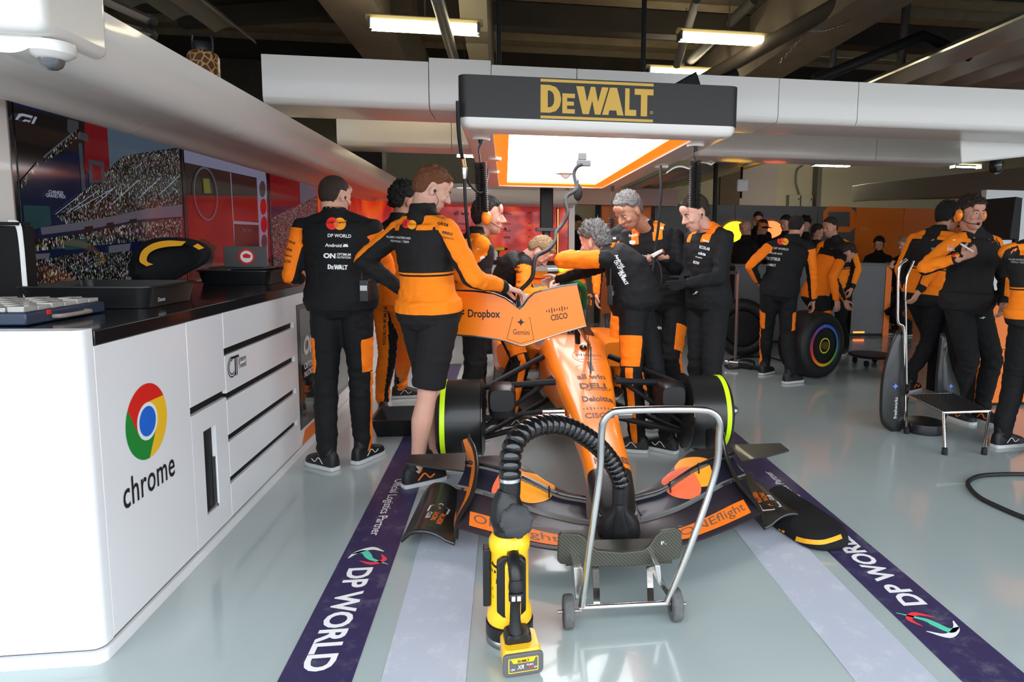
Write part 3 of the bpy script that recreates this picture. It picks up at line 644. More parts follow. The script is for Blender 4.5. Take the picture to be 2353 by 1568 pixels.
line = lambda a, b_, w_=5: [(a[0], a[1]), (b_[0], b_[1]), (b_[0]+w_, b_[1]+w_), (a[0]+w_, a[1]+w_)]
it = [('navy', [(0, 20), (1400, 400), (1420, 1560), (140, 1560)]), ('dk', [(20, 90), (620, 200), (640, 420), (280, 520), (60, 760)]), ('sky', [(805, 250), (1400, 405), (1400, 520), (830, 640)]), ('redp', [(620, 190), (805, 250), (830, 650), (700, 700), (620, 600)]),
    ('crowd', [(390, 990), (600, 790), (850, 570), (930, 500), (1130, 460), (1400, 410), (1420, 900), (1000, 1000), (500, 1080)]), ('grey', [(570, 390), (600, 390), (630, 780), (600, 780)]), ('grey', [(655, 520), (780, 545), (785, 700), (660, 720)]), ('redp', [(685, 560), (755, 580), (760, 690), (690, 690)]),
    ('grey', [(480, 190), (570, 210), (575, 290), (650, 320), (650, 380), (560, 350), (480, 290)]), ('wht', [(280, 500), (520, 300), (530, 315), (300, 520)]), ('crowd2', [(300, 500), (570, 270), (590, 320), (470, 430), (300, 545)]), ('crowd2', [(60, 700), (240, 540), (250, 600), (80, 770)]),
    ('wht', [(260, 1080), (560, 1040), (860, 985), (1130, 925), (1420, 890), (1420, 990), (1100, 1010), (700, 1085), (270, 1140)]), ('dk', [(620, 1075), (690, 1065), (690, 1095), (620, 1105)]), ('dk', [(800, 1045), (860, 1035), (860, 1065), (800, 1075)]), ('dk', [(990, 1015), (1050, 1005), (1050, 1035), (990, 1045)]),
    ('crowd2', [(120, 1190), (600, 1130), (1000, 1045), (1420, 1000), (1420, 1150), (1000, 1200), (130, 1280)]), ('teal', [(460, 1190), (640, 1170), (640, 1250), (460, 1265)]), ('teal', [(90, 895), (335, 905), (350, 1060), (110, 1110)]), ('wht', [(120, 1300), (340, 1290), (330, 1330), (130, 1350)]), ('wht', [(820, 1230), (1000, 1210), (990, 1270), (820, 1290)]),
    ('crowd', [(140, 1350), (340, 1330), (680, 1270), (820, 1290), (1010, 1270), (1010, 1540), (150, 1560)])]
for a, b_ in (((380, 970), (600, 800)), ((530, 940), (870, 750)), ((700, 900), (870, 745)), ((850, 880), (1060, 690)), ((1060, 840), (1240, 670)), ((1230, 810), (1400, 650)), ((470, 960), (740, 770))): it.append(('ink', line(a, b_, 4)))
pc1 = pic(s1, it, T3)
mb = MB()
def stxt(s, x, y, w_, h_, T=T3, b=.02, mb_=None, mi=0, d=.017):
    P = RX(*T(x, y), SX+d); ww = (RX(*T(x+w_/2, y), SX+d)-RX(*T(x-w_/2, y), SX+d)).length; hh = (RX(*T(x, y-h_/2), SX+d)-RX(*T(x, y+h_/2), SX+d)).length
    text_into(mb_, s, frame(P, (0, 1, 0), (0, 0, 1)), w=ww, h=hh, bold=b, mi=mi)
stxt('CHINESE', 388, 792, 120, 28, mb_=mb); stxt('GRAND PRIX', 388, 822, 160, 30, mb_=mb)
mb.build('screen_lettering', E['ink'], s1); mb = MB()
P = RX(*T3(145, 185), SX+.017); M = frame(P, (0, 1, 0), (0, 0, 1)); h_ = .035
polyf(mb, M, [(-.07, -h_/2), (-.055, -h_/2), (-.035, .0), (-.02, .006), (.035, .006), (.025, -.006), (-.01, -.006), (-.028, -h_/2), (-.012, -h_/2), (-.005, -.014), (.02, -.014), (.043, h_/2), (-.02, h_/2), (-.045, h_/2-.006)]); polyf(mb, M, [(.028, -h_/2), (.044, -h_/2), (.07, h_/2), (.053, h_/2)])
mb.build('broadcast_emblem', E['ink'], s1)
s2 = screen('middle wall screen with red picture and round lamp column at its edge', 4.70, 6.29); s2['y0'] = 4.70; s2['y1'] = 6.29
it = [('dk', [(1430, 420), (2110, 600), (2130, 1560), (1460, 1560)]), ('lil', [(1432, 430), (2100, 600), (2110, 690), (1436, 545)]), ('hot', [(1445, 815), (1830, 820), (1850, 1420), (1460, 1400)]), ('hot', [(1835, 820), (2040, 822), (2050, 1030), (1840, 1030)]), ('dk', [(1450, 1200), (1600, 1170), (1700, 1240), (1660, 1400), (1460, 1400)]), ('ink', line((1815, 630), (1850, 1240), 4)), ('lil', [(1838, 1025), (2050, 1040), (2050, 1060), (1838, 1050)]), ('dk', [(1845, 1060), (2050, 1070), (2060, 1230), (1850, 1230)]),
    ('lil', [(2030, 660), (2110, 690), (2125, 1400), (2060, 1400)])]
def ell_(cx, cy, rx, ry, n=24): return [(cx+rx*math.cos(2*PI*k/n), cy+ry*math.sin(2*PI*k/n)) for k in range(n)]
it += [('off', ell_(2077, 765, 26, 68)), ('lamp', ell_(2085, 910, 26, 68)), ('lamp', ell_(2090, 1055, 26, 68)), ('off', ell_(2093, 1195, 24, 60)), ('yel', [(1590, 680), (1640, 680), (1660, 800), (1600, 800)])]
pic(s2, it, T3)
mb = MB(); P = RX(*T3(1618, 805), SX+.016); ringpoly(mb, frame(P, (0, 1, 0), (0, 0, 1)), .175, .188, n=40); mb.build('dial_ring', E['wht'], s2); mb = MB(); stxt('Track Time', 1948, 1100, 80, 26, mb_=mb, b=.0); mb.build('screen_lettering', E['wht'], s2)
s3 = screen('far wall screen reflecting red, left of the man with his back turned', 6.30, 7.86); s3['y0'] = 6.30; s3['y1'] = 7.86
pic(s3, [('navy', [(2130, 600), (2530, 740), (2530, 1500), (2140, 1500)]), ('redp', [(2135, 640), (2400, 700), (2400, 900), (2135, 900)]), ('sky', [(2380, 680), (2530, 740), (2530, 900), (2390, 900)]), ('crowd', [(2135, 1000), (2530, 820), (2530, 1400), (2140, 1400)])], T3)
rp = thing('red_wall_panels', 'red graphic panels on the left wall past the screens', 'wall panel', (-2.1, 9.2, 1.12))
# ================================================================ back unit: red panels, header, counter
redm = MATS['red_panel']; nt, n, l = nodes(redm); tc = n.new('ShaderNodeTexCoord'); a = n.new('ShaderNodeTexNoise'); a.inputs['Scale'].default_value = 1.6; a.inputs['Detail'].default_value = 1; a.inputs['Distortion'].default_value = 1.2
l.new(tc.outputs['Object'], a.inputs['Vector']); r = n.new('ShaderNodeValToRGB'); e = r.color_ramp.elements; e[0].position = .40; e[0].color = (.50, .010, .008, 1); e[1].position = .66; e[1].color = (1.0, .16, .01, 1); x_ = e.new(.5); x_.color = (.85, .03, .012, 1)
l.new(a.outputs['Fac'], r.inputs[0]); l.new(r.outputs[0], n['Principled BSDF'].inputs['Base Color']); l.new(r.outputs[0], n['Principled BSDF'].inputs['Emission Color']); n['Principled BSDF'].inputs['Emission Strength'].default_value = .22
for a, b_ in ((7.88, 8.9), (8.91, 10.68)): MB().box((-2.139, a, 1.112), (-2.11, b_, 2.01)).build('panel', redm, rp)
BY = 10.68; xr = RY(1306, 470, BY).x
t = thing('red_backdrop', 'red backdrop wall with rows of small dark sponsor names behind the crew', 'backdrop', (-.5, BY, 1.1))
xs = [-2.13, -1.92, RY(1082, 470, BY).x, xr]
for i in range(3): MB().box((xs[i]+.004, BY, 0), (xs[i+1]-.004, BY+.05, 2.005)).build('panel', redm, t)
mb = MB()
names = ['all win', 'DELL', None, 'Deloitte', 'cisco', 'Android', None, 'Dropbox', 'allianz', 'freshworks', 'NTT', 'EA', 'okta']
k = 0
for j, yy in enumerate((490, 514, 530, 545)):
    for i, xx in enumerate((1060, 1165, 1216, 1262 if j else 1170)):
        if j == 0 and i == 3: continue
        P = RY(xx, yy, BY-.003); s = names[(k) % len(names)]; k += 1
        M = frame(P, (1, 0, 0), (0, 0, 1))
        if s is None or i == 2: logo_swoosh(mb, M, .035 if j < 1 else .028)
        else: text_into(mb, s, M, w=(.24, .15, .13, .13)[i]*(1.0 if j == 0 else .75), bold=.015)
mb.build('sponsor_lettering', mat('dim_ink', (.10, .02, .015), .6), t)
hd = thing('rear_canopy', 'rounded white canopy header over the red backdrop', 'canopy', (-.3, 9.9, 2))
MB().loft([[V((x, 9.9+(-1.33-p[0])*1.0, p[1])) for p in ring] for x in (-1.36, xr+.06)]).build('fascia_panel', 'white_gloss', hd, smooth=True, auto=50)
struct(MB().box((-2.9, BY+.055, 0), (xr, BY+.2, 2.3)).build('wall_back_unit', 'white_gloss'), 'rear wall of the garage bay')
t = thing('rear_cabinet', 'white cabinet run under the black rear worktop', 'cabinet', (-.2, 10, 0)); MB().box((FX+.01, 9.95, 0), (xr-.1, BY-.02, 1.045)).build('carcass', 'white_wall', t)
for i in range(3): x0 = FX+.02+i*.74; MB().box((x0, 9.93, .06), (x0+.73, 9.95, 1.04)).build('door', 'white_wall', t, bevel=.002)
tag(MB().box((FX+.01, 9.9, 1.05), (xr-.08, BY-.01, 1.11)).build('rear_worktop', 'black_gloss'), 'black rear worktop holding bottles and a yellow drill', 'worktop')
struct(MB().box((xr+.005, BY-.06, 0), (xr+.10, BY+.2, 2.3)).build('door_1', 'white_gloss'), 'white door post right of the red backdrop')
x1 = RY(1370, 470, 11.4).x
struct(MB().box((xr+.1, 12.6, 0), (2.9, 12.7, 2.2)).build('wall_passage', 'wall_yellow'), 'beige wall in the passage')
struct(MB().box((xr+.1, 10.9, 2.02), (2.9, 11.1, 2.30)).build('trim_2', mat('lintel_pinkgrey', (.42, .25, .22), .5)), 'lintel above the passage')
P = RY(1374, 500, 11.2); tag(MB().box((P.x-.04, 11.15, 0), (P.x+.04, 11.25, 2.05)).build('door_post', 'black_matte'), 'thin black post in the passage behind the grey-haired man', 'post')
a, b_ = RY(1383, 470, 11.6), RY(1497, 470, 11.6); t = thing('orange_screen_wall', 'orange partition behind the grey-haired man', 'partition', ((a.x+b_.x)/2, 11.6, 0)); MB().box((a.x, 11.6, 0), (b_.x, 11.66, a.z)).build('panel', 'orange_dim', t, bevel=.01)
P = RY(1282, 480, 10.2); t = thing('light_stick', 'thin upright orange-lit rod in front of the red backdrop', 'lamp', (P.x, 10.2, 1.11)); MB().cyl((P.x, 10.2, 1.11), (P.x, 10.2, 1.93), .022, 12).build('pole', 'black_gloss', t); MB().box((P.x-.008, 10.172, 1.2), (P.x+.008, 10.182, 1.9)).build('glow_strip', mat('strip_glow', (1, .2, .02), .5, emit=(1, .2, .03), es=2), t)
# small things on the rear worktop
def bottle(x, y, Y, h, r, m_, lab):
    P = RY(x, y, Y); t = thing('spray_bottle', lab, 'bottle', (P.x, Y, 1.112)); T = Matrix.Translation((P.x, Y, 1.112))
    MB().lathe([(r*.95, 0), (r, .01), (r, h*.7), (r*.5, h*.8), (r*.4, h*.88)], T, 20).build('body', m_, t, smooth=True); MB().lathe([(r*.42, h*.86), (r*.42, h), (r*.3, h*1.02)], T, 16).build('cap', 'white_soft', t, smooth=True)
bottle(1139, 590, 9.98, .17, .038, 'white_soft', 'tall white bottle left of the drill on the rear worktop'); bottle(1164, 590, 9.98, .10, .035, 'white_soft', 'short white pot right of the drill'); bottle(1176, 585, 10.05, .15, .026, 'white_soft', 'slim white bottle at right on the rear worktop')
def drill(P, lab, s=1, ry=0):
    t = thing('cordless_drill', lab, 'drill', P); T = Matrix.Translation(P)@Matrix.Rotation(ry, 4, 'Z')@Matrix.Scale(s, 4)
    q = lambda *a: T@V(a)
    MB().tube([q(-.07, 0, .17), q(.03, 0, .17), q(.06, 0, .17)], [.03*s, .032*s, .024*s], 16).build('motor_housing', 'yellow_plastic', t, smooth=True)
    MB().tube([q(.06, 0, .17), q(.11, 0, .17)], [.022*s, .012*s], 14).build('chuck', 'black_plastic', t, smooth=True)
    MB().tube([q(-.03, 0, .15), q(-.045, 0, .05)], .02*s, 10).build('grip', 'black_rubber', t, smooth=True)
    MB().box((-.09, -.035, .0), (.02, .035, .05), T).build('battery', 'black_plastic', t, bevel=.006)
P = RY(1150, 590, 9.98); drill((P.x, 9.98, 1.111), 'yellow cordless drill standing on the rear worktop')
P = RY(1118, 598, 9.98); lump('small_pot', 'small white cup by the tall bottle on the rear worktop', 'cup', (P.x, 9.98, 1.15), (.03, .03, .037), 'white_soft', 4, .02)
# ================================================================ things on the left worktop
t = thing('parts_organiser', 'flat clear-lidded parts case with carry handle on the near worktop', 'case', (-1.8, 2.64, CT))
mb = MB().box((-2.08, 2.42, CT+.002), (-1.60, 2.86, CT+.045)); o = mb.build('tray_base', 'blue_plastic', t, bevel=.006)
mb = MB()
for i in range(8):
    for j in range(6): mb.box((-2.07+i*.058, 2.43+j*.07, CT+.046), (-2.07+i*.058+.052, 2.43+j*.07+.062, CT+.062+.004*((i+j) % 2)))
mb.build('lid', mat('frosted_lid', (.42, .40, .37), .25, coat=.4), t, bevel=.003)
MB().tube(smoothpts([(-1.60, 2.55, CT+.02), (-1.575, 2.56, CT+.02), (-1.57, 2.62, CT+.02), (-1.57, 2.66, CT+.02), (-1.575, 2.72, CT+.02), (-1.60, 2.73, CT+.02)], 4), .008, 8).build('handle', mat('handle_brown', (.30, .24, .2), .5), t, smooth=True)
MB().box((-1.60, 2.52, CT+.03), (-1.594, 2.535, CT+.045)).build('latch', 'red', t)
def tray(lab, x0, x1, y0, y1, h, rz=0):
    t = thing('plastic_tray', lab, 'tray', ((x0+x1)/2, (y0+y1)/2, CT if h < .2 else 0)); z0 = CT+.002
    a = rrect(x0+.02, x1-.02, y0+.02, y1-.02, .04, z0); b = rrect(x0, x1, y0, y1, .05, z0+h); c = rrect(x0-.012, x1+.012, y0-.012, y1+.012, .06, z0+h); d = rrect(x0+.008, x1-.008, y0+.008, y1-.008, .045, z0+h); e = rrect(x0+.03, x1-.03, y0+.03, y1-.03, .035, z0+.008)
    MB().loft([a, b, c, [p+V((0, 0, .006)) for p in c], [p+V((0, 0, .006)) for p in d], e]).build('tub', 'black_plastic', t, smooth=True); return t
t = tray('large black plastic tray on the worktop beside the parts case', -2.0, -1.49, 2.97, 3.42, .088)
mb = MB(); text_into(mb, 'Dance', frame((-1.488+.004, 3.06, CT+.035), (0, 1, 0), (0, 0, 1)), w=.06, bold=.0, skew=.2); mb.build('lettering', 'white_ink', t)
tray('black plastic tray under the grey laptop', -1.95, -1.50, 4.45, 4.95, .085)
t = thing('laptop', 'grey laptop with round red sticker open on the black tray', 'laptop', (-1.7, 4.6, CT+.1)); zb_ = CT+.098
MB().box((-1.90, 4.52, zb_), (-1.56, 4.76, zb_+.015)).build('base', 'dark_grey', t, bevel=.004)
a, b_ = RY(518, 617, 4.52), RY(612, 567, 4.50)
MB().box((a.x, 4.50, zb_+.015), (b_.x, 4.512, b_.z)).build('lid', mat('laptop_grey', (.09, .085, .085), .5), t, bevel=.003)
P = RY(567, 590, 4.5); M = frame((P.x, 4.497, P.z), (1, 0, 0), (0, 0, 1)); mb = MB(); disc(mb, M, .05, mi=0); disc(mb, M, .038, mi=1, z=.0006); polyf(mb, M, [(-.025, .01), (0, .022), (.028, .008), (.02, -.01), (-.02, -.008)], 0, .0012); mb.build('sticker', ['red', 'white_ink'], t)
t = thing('monitor_box', 'black boxed monitor with pale cable bundle by the pillar', 'monitor', (-2.0, 2.98, CT))
a, b_ = RY(-30, 688, 3.0), RY(46, 520, 3.0); MB().box((a.x, 3.0, CT+.001), (b_.x, 3.08, b_.z)).build('panel', 'black_matte', t, bevel=.004)
for k in range(3): MB().tube(smoothpts([RY(20, 514-k*3, 3.0), RY(38+k*3, 520-k*3, 3.0), RY(46+k*3, 560, 3.0), RY(53+k*3, 640, 3.0), RY(57+k*3, 688, 3.0)], 4), .0045, 6).build('cable', 'white_soft', t, smooth=True)
MB().box((RY(0, 515, 2.99).x-.1, 2.98, RY(0, 515, 2.99).z-.004), (RY(42, 515, 2.99).x, 3.06, RY(0, 510, 2.99).z)).build('shelf_lip', 'black_matte', t)
# tyre blankets -------------------------------------------------------------
def blanket(lab, outline, nrm, th, stripes, Yf):
    P = [Yf(*p) for p in outline]; P = smoothpts(P+[P[0]], 5)[:-1]; c = sum(P, V())/len(P); nrm = V(nrm).normalized()
    t = thing('tyre_blanket', lab, 'tyre blanket', (c.x, c.y, min(p.z for p in P)))
    R = [[c+(p-c)*s+nrm*d for p in P] for s, d in ((.80, -.012), (.93, 0), (1, .03), (1, th-.03), (.93, th), (.6, th+.01))]
    inner = [c+(p-c)*.62+nrm*.045 for p in P]
    MB().loft([inner]+R).build('shell', 'fab_black', t, smooth=True, auto=80)
    for pts, w_ in stripes:
        Q = smoothpts([Yf(*p) for p in pts], 5); Q = [q-nrm*.016 for q in Q]; mb = MB(); cc = c
        mb.sheet([q+(cc-q).normalized()*w_ for q in Q], Q, .006); mb.build('yellow_stripe', mat('stripe_yellow', (.80, .36, .01), .6), t, smooth=True)
    return t
blanket('black folded tyre blanket with yellow arc stripe on the left worktop', [(292, 635), (300, 590), (330, 556), (375, 546), (440, 552), (478, 576), (470, 605), (430, 628), (390, 648), (330, 652)], (-.35, 1, 0), .30, [([(338, 612), (322, 600), (328, 577), (352, 560), (385, 553), (428, 555)], .035), ([(455, 560), (470, 570)], .03)], lambda x, y: RY(x, y, 3.95))
# ================================================================ the small box on floor, tub
t = thing('floor_tub', 'low black tub on the floor behind the two men at left', 'tub', (-.93, 5.0, 0))
a, b_ = RZ(860, 1010, 0), RZ(935, 1012, 0)
A = rrect(-.92, -.40, 4.72, 5.05, .03, .003); B = rrect(-.96, -.36, 4.68, 5.10, .04, .13); C_ = rrect(-.94, -.38, 4.70, 5.08, .03, .13); D_ = rrect(-.90, -.42, 4.74, 5.03, .03, .015)
MB().loft([A, B, C_, D_]).build('tub', 'black_plastic', t, smooth=True)
# ================================================================ racing car
CX = .5
car = thing('racing_car', 'orange and black open-wheel racing car without tyres, nose towards the viewer', 'race car', (CX, 5.0, 0))
def C(s, dx, y, z): return V((CX+s*dx, y, z))
def hull(stations, n=9, ex=4.0):                # rounded box sections: (Y, half width top, half width bottom, z top, z bottom)
    R = []
    for Y_, a, b_, zt_, zb_ in stations:
        ring_ = []
        for k in range(4*n):
            t = 2*PI*k/(4*n); c, s = math.cos(t), math.sin(t)
            u = math.copysign(abs(c)**(2/ex), c); v = math.copysign(abs(s)**(2/ex), s)
            hw = b_+(a-b_)*(v+1)/2; ring_.append(V((CX+u*hw, Y_, (zt_+zb_)/2+v*(zt_-zb_)/2)))
        R.append(ring_)
    return R
st = [(2.71, .035, .035, .175, .135), (2.73, .066, .06, .205, .125), (2.80, .090, .08, .240, .12), (2.90, .106, .09, .285, .13), (3.02, .117, .095, .330, .15)]
MB().loft(hull(st)).build('nose_tip', 'carbon', car, smooth=True, auto=60)
st = [(3.02, .117, .095, .330, .15), (3.15, .121, .10, .368, .18), (3.3, .127, .10, .410, .21), (3.65, .150, .12, .488, .26), (3.95, .186, .15, .552, .29), (4.05, .196, .16, .574, .29), (4.3, .222, .19, .625, .27), (4.6, .243, .22, .683, .25), (4.8, .255, .24, .715, .22), (4.86, .250, .24, .712, .22)]
SM = []
for i in range(len(st)-1):
    for k in range(3): SM.append(tuple(st[i][j]+(st[i+1][j]-st[i][j])*k/3 for j in range(5)))
SM.append(st[-1])
nose = MB().loft(hull(SM)).build('nose_cone', 'orange_paint', car, smooth=True, auto=60)
mono = MB().loft(hull([(4.86, .245, .26, .69, .2), (5.2, .27, .30, .66, .15), (5.6, .30, .42, .66, .12), (6.2, .30, .45, .68, .12), (7.0, .24, .40, .60, .12), (8.0, .10, .15, .45, .2)])).build('monocoque', 'black_gloss', car, smooth=True)
for s in (-1, 1):
    R = [[V((CX+s*(.30+(p.x-CX)), p.y, p.z)) for p in r] for r in hull([(5.5, .12, .10, .55, .34), (5.9, .17, .14, .60, .22), (6.7, .16, .13, .52, .16), (7.6, .05, .04, .35, .14)])]
    MB().loft([[V((p.x+s*.16, p.y, p.z)) for p in r] for r in R]).build('sidepod', 'orange_paint', car, smooth=True)
MB().loft(hull([(6.15, .06, .14, 1.02, .60), (6.5, .07, .18, .98, .58), (7.2, .03, .12, .78, .45), (8.0, .012, .05, .60, .35)], ex=2.4)).build('engine_cover', 'orange_paint', car, smooth=True)
MB().box((CX-.62, 5.8, .06), (CX+.62, 8.2, .09)).build('underfloor', 'carbon', car, bevel=.01)
# bargeboards at the shoulder of the floor
for s in (-1, 1): MB().sheet([C(s, .42, 5.7, .09), C(s, .48, 5.9, .09), C(s, .55, 6.1, .09)], [C(s, .42, 5.7, .30), C(s, .48, 5.9, .34), C(s, .56, 6.1, .22)], .012).build('bargeboard', 'carbon', car)
# halo
hp = smoothpts([C(-1, .29, 6.05, .86), C(-1, .26, 5.75, .98), C(-1, .17, 5.42, 1.01), C(1, 0, 5.28, 1.015), C(1, .17, 5.42, 1.01), C(1, .26, 5.75, .98), C(1, .29, 6.05, .86)], 6)
hp = smoothpts([C(1, -.15, 5.40, .86), C(1, -.145, 5.34, .98), C(1, -.12, 5.30, 1.045), C(1, -.06, 5.28, 1.085), C(1, 0, 5.27, 1.092), C(1, .06, 5.28, 1.085), C(1, .12, 5.30, 1.045), C(1, .145, 5.34, .98), C(1, .15, 5.40, .86)], 6)
halo = MB().tube(hp, .030, 12).build('halo', 'green_dark', car, smooth=True)
for s in (-1, 1): MB().tube(smoothpts([C(s, .145, 5.36, .95), C(s, .24, 5.7, .93), C(s, .29, 6.05, .84)], 5), .028, 10).build('halo_arm', 'black_gloss', car, smooth=True)
MB().tube(smoothpts([C(1, 0, 5.28, 1.06), C(1, .0, 5.12, .93), C(1, -.0, 4.98, .70)], 5), [.034]*5+[.026]*6, 12).build('halo_pillar', 'black_gloss', car, smooth=True)
mb = MB()
tcz = RY(1300, 622, 6.2).z
MB().tube([RY(1258, 624, 6.2), RY(1282, 623, 6.2)], .03, 8).build('camera_pod_arm', 'black_gloss', car, smooth=True)
MB().box((RY(1283, 620, 6.2).x, 6.14, tcz-.02), (RY(1327, 620, 6.2).x, 6.26, tcz+.02)).build('camera_pod', 'lime', car, bevel=.012)
MB().cyl(RY(1304, 628, 6.2), RY(1304, 650, 6.2), .035, 12).build('camera_pod_stalk', 'black_gloss', car)
for x in (1297, 1304, 1311): MB().ell(RY(x, 640 if x == 1304 else 643, 6.14), (.009, .006, .009)).build('status_light', mat('green_led', (.1, 1, .4), .3, emit=(.1, 1, .45), es=12), car, smooth=True)
# rear wing and rear axle
for z, c_ in ((.90, .20), (.98, .12)):
    MB().sheet([V((CX-.48, 7.95+(z-.9), z)), V((CX, 7.95+(z-.9), z-.015)), V((CX+.48, 7.95+(z-.9), z))], [V((CX-.48, 8.15+(z-.9), z+.06)), V((CX, 8.15+(z-.9), z+.045)), V((CX+.48, 8.15+(z-.9), z+.06))], .015).build('rear_wing_plane', 'orange_paint', car)
for s in (-1, 1): MB().box((CX+s*.49-.006, 7.85, .45), (CX+s*.49+.006, 8.35, 1.06)).build('rear_wing_endplate', 'carbon', car, bevel=.003)
for s in (-1, 1): MB().cyl(C(s, .62, 7.4, .36), C(s, .86, 7.4, .36), .23, 32).build('rear_drum', 'carbon', car, bevel=.02)
# front drums, hubs, suspension
AY, AZ = 4.0, .330
def xaxis(c, s): return Matrix.Translation(c)@Matrix.Rotation(s*PI/2, 4, 'Y')
for s in (-1, 1):
    side = 'left' if s < 0 else 'right'
    T = xaxis((CX, AY, AZ), s)
    d = MB().lathe([(.05, .62), (.20, .625), (.232, .632), (.236, .645), (.232, .66), (.232, .875), (.225, .895), (.205, .908), (.10, .912), (.05, .912)], T, 56).build('brake_drum', 'carbon', car, smooth=True, auto=40)
    MB().lathe([(.2325, .852), (.2345, .854), (.2345, .880), (.2325, .882), (.20, .882), (.20, .852)], T, 56).build('lime_band', 'lime', d, smooth=True, auto=40)
    MB().lathe([(.238, .632), (.250, .636), (.250, .642), (.238, .648), (.15, .648), (.15, .632)], T, 56).build('drum_flange', 'black_gloss', d, smooth=True, auto=40)
    MB().lathe([(.045, .905), (.045, .925), (.026, .93), (.026, .965), (.034, .967), (.030, .985), (.018, 1.0), (.003, 1.003)], T, 24).build('wheel_nut', 'dull_steel', d, smooth=True, auto=40)
    du = MB()
    R = hull([(3.80, .07, .07, .60, .47), (3.84, .085, .08, .62, .42), (4.05, .08, .075, .60, .40)], 5); R = [[p+V((s*.52-0, 0, -.06)) for p in r] for r in R]
    MB().loft(R).build('brake_duct', 'black_plastic', car, smooth=True)
    def arm(a, b_, r=.018, fl=.35, m_='black_matte', nm='suspension_arm'): MB().tube([a, (a+b_)/2, b_], [r*1.1, r, r*.9], 12, up=(0, 1, 0), flat=1).build(nm, m_, car, smooth=True)
    arm(C(s, .19, 3.98, .545), C(s, .64, 4.0, .515), .019)
    arm(C(s, .24, 4.55, .60), C(s, .64, 4.03, .50), .019)
    arm(C(s, .15, 3.95, .33), C(s, .64, 3.98, .20), .018)
    arm(C(s, .20, 4.6, .28), C(s, .64, 4.03, .20), .018)
    arm(C(s, .20, 4.1, .55), C(s, .63, 4.0, .26), .015, nm='push_rod')
    arm(C(s, .16, 3.86, .40), C(s, .64, 3.86, .36), .013, nm='track_rod')
    MB().cyl(C(s, .155, 3.72, .405), C(s, .29 if s < 0 else .245, 3.72, .405), .030, 24).build('lifting_spigot', 'steel', car, bevel=.004)
# pitot and aerials on the nose
nb = bvh_of(nose)
def hit(x, y, b=nb):
    h = b.ray_cast(CAM, ray(x, y).normalized()); return h[0]
P = hit(1357, 858); MB().tube([P, V((P.x, P.y+.0, RY(1359, 797, P.y).z))], [.007, .005], 8).build('aerial', 'black_gloss', car, smooth=True)
P = hit(1352, 832); MB().tube([P, V((P.x-.002, P.y, RY(1351, 735, P.y).z))], [.003, .0015], 6).build('pitot_tube', 'black_gloss', car, smooth=True)
P = hit(1340, 800); MB().ell(P, (.028, .05, .022)).build('nose_camera', 'black_gloss', car, smooth=True)
P = hit(1328, 790); MB().tube([P-V((0, 0, .02)), V((P.x, P.y+.08, P.z+.15))], .02, 10).build('nose_mast', 'black_gloss', car, smooth=True)
# nose lettering
mb = MB()
def ntext(s, x, y, w_, bold=.02, mi=0, h=None):
    P = hit(x, y); A = hit(x-w_/2+4, y); B = hit(x+w_/2-4, y)
    if not (P and A and B): return
    ww = (B-A).length; M = frame((P.x, P.y, P.z+.05), (1, 0, 0), (0, 1, 0)); text_into(mb, s, M, w=ww, h=h, bold=bold, mi=mi)
ntext('all win', 1358, 866, 72, .03, h=.075); ntext('DELL', 1367, 887, 76, .035, h=.075); ntext('Technologies', 1370, 896, 70, 0, h=.035); ntext('Deloitte.', 1375, 917, 78, .03, h=.07)
ntext('CISCO', 1378, 955, 74, .02, h=.06); P = hit(1375, 943); logo_bars(mb, frame((P.x, P.y+.02, P.z+.05), (1, 0, 0), (0, 1, 0)), .16)
ntext('fabrik', 1398, 988, 84, .0, h=.07); ntext('DeWALT', 1402, 1025, 80, .05, h=.07); ntext('MERCEDES', 1405, 1057, 84, .04, h=.05)
ntext('Hilton', 1352, 816, 62, .0, h=.055); ntext('FOR THE STAY', 1354, 826, 60, -.0, h=.02); 
P = hit(1357, 842); text_into(mb, '1', frame((P.x, P.y, P.z+.05), (1, 0, 0), (0, 1, 0)), w=.032, h=.15, bold=0)
wrap(mb, nb, (0, 0, -1), .0015); mb.build('nose_lettering', mat('nose_ink', (.13, .05, .035), .4), car)
mb = MB(); P = hit(1340, 818); 
for cx_, cy_, rx, ry in ((1350, 818, .105, .13), (1352, 846, .085, .055)):
    P = hit(cx_, cy_); pts = [V((P.x+rx*math.cos(a), P.y+ry*math.sin(a), .9)) for a in [2*PI*k/48 for k in range(49)]]
    vs = []
    for k in range(48): a, b_ = pts[k], pts[k+1]; c = V((P.x, P.y, .9)); vs.append((a, b_, b_+(c-b_)*.04, a+(c-a)*.04))
    for q in vs: mb.add(q, [(0, 1, 2, 3)])
wrap(mb, nb, (0, 0, -1), .0015); mb.build('panel_outline', mat('seam_red', (.85, .12, .03), .4), car)
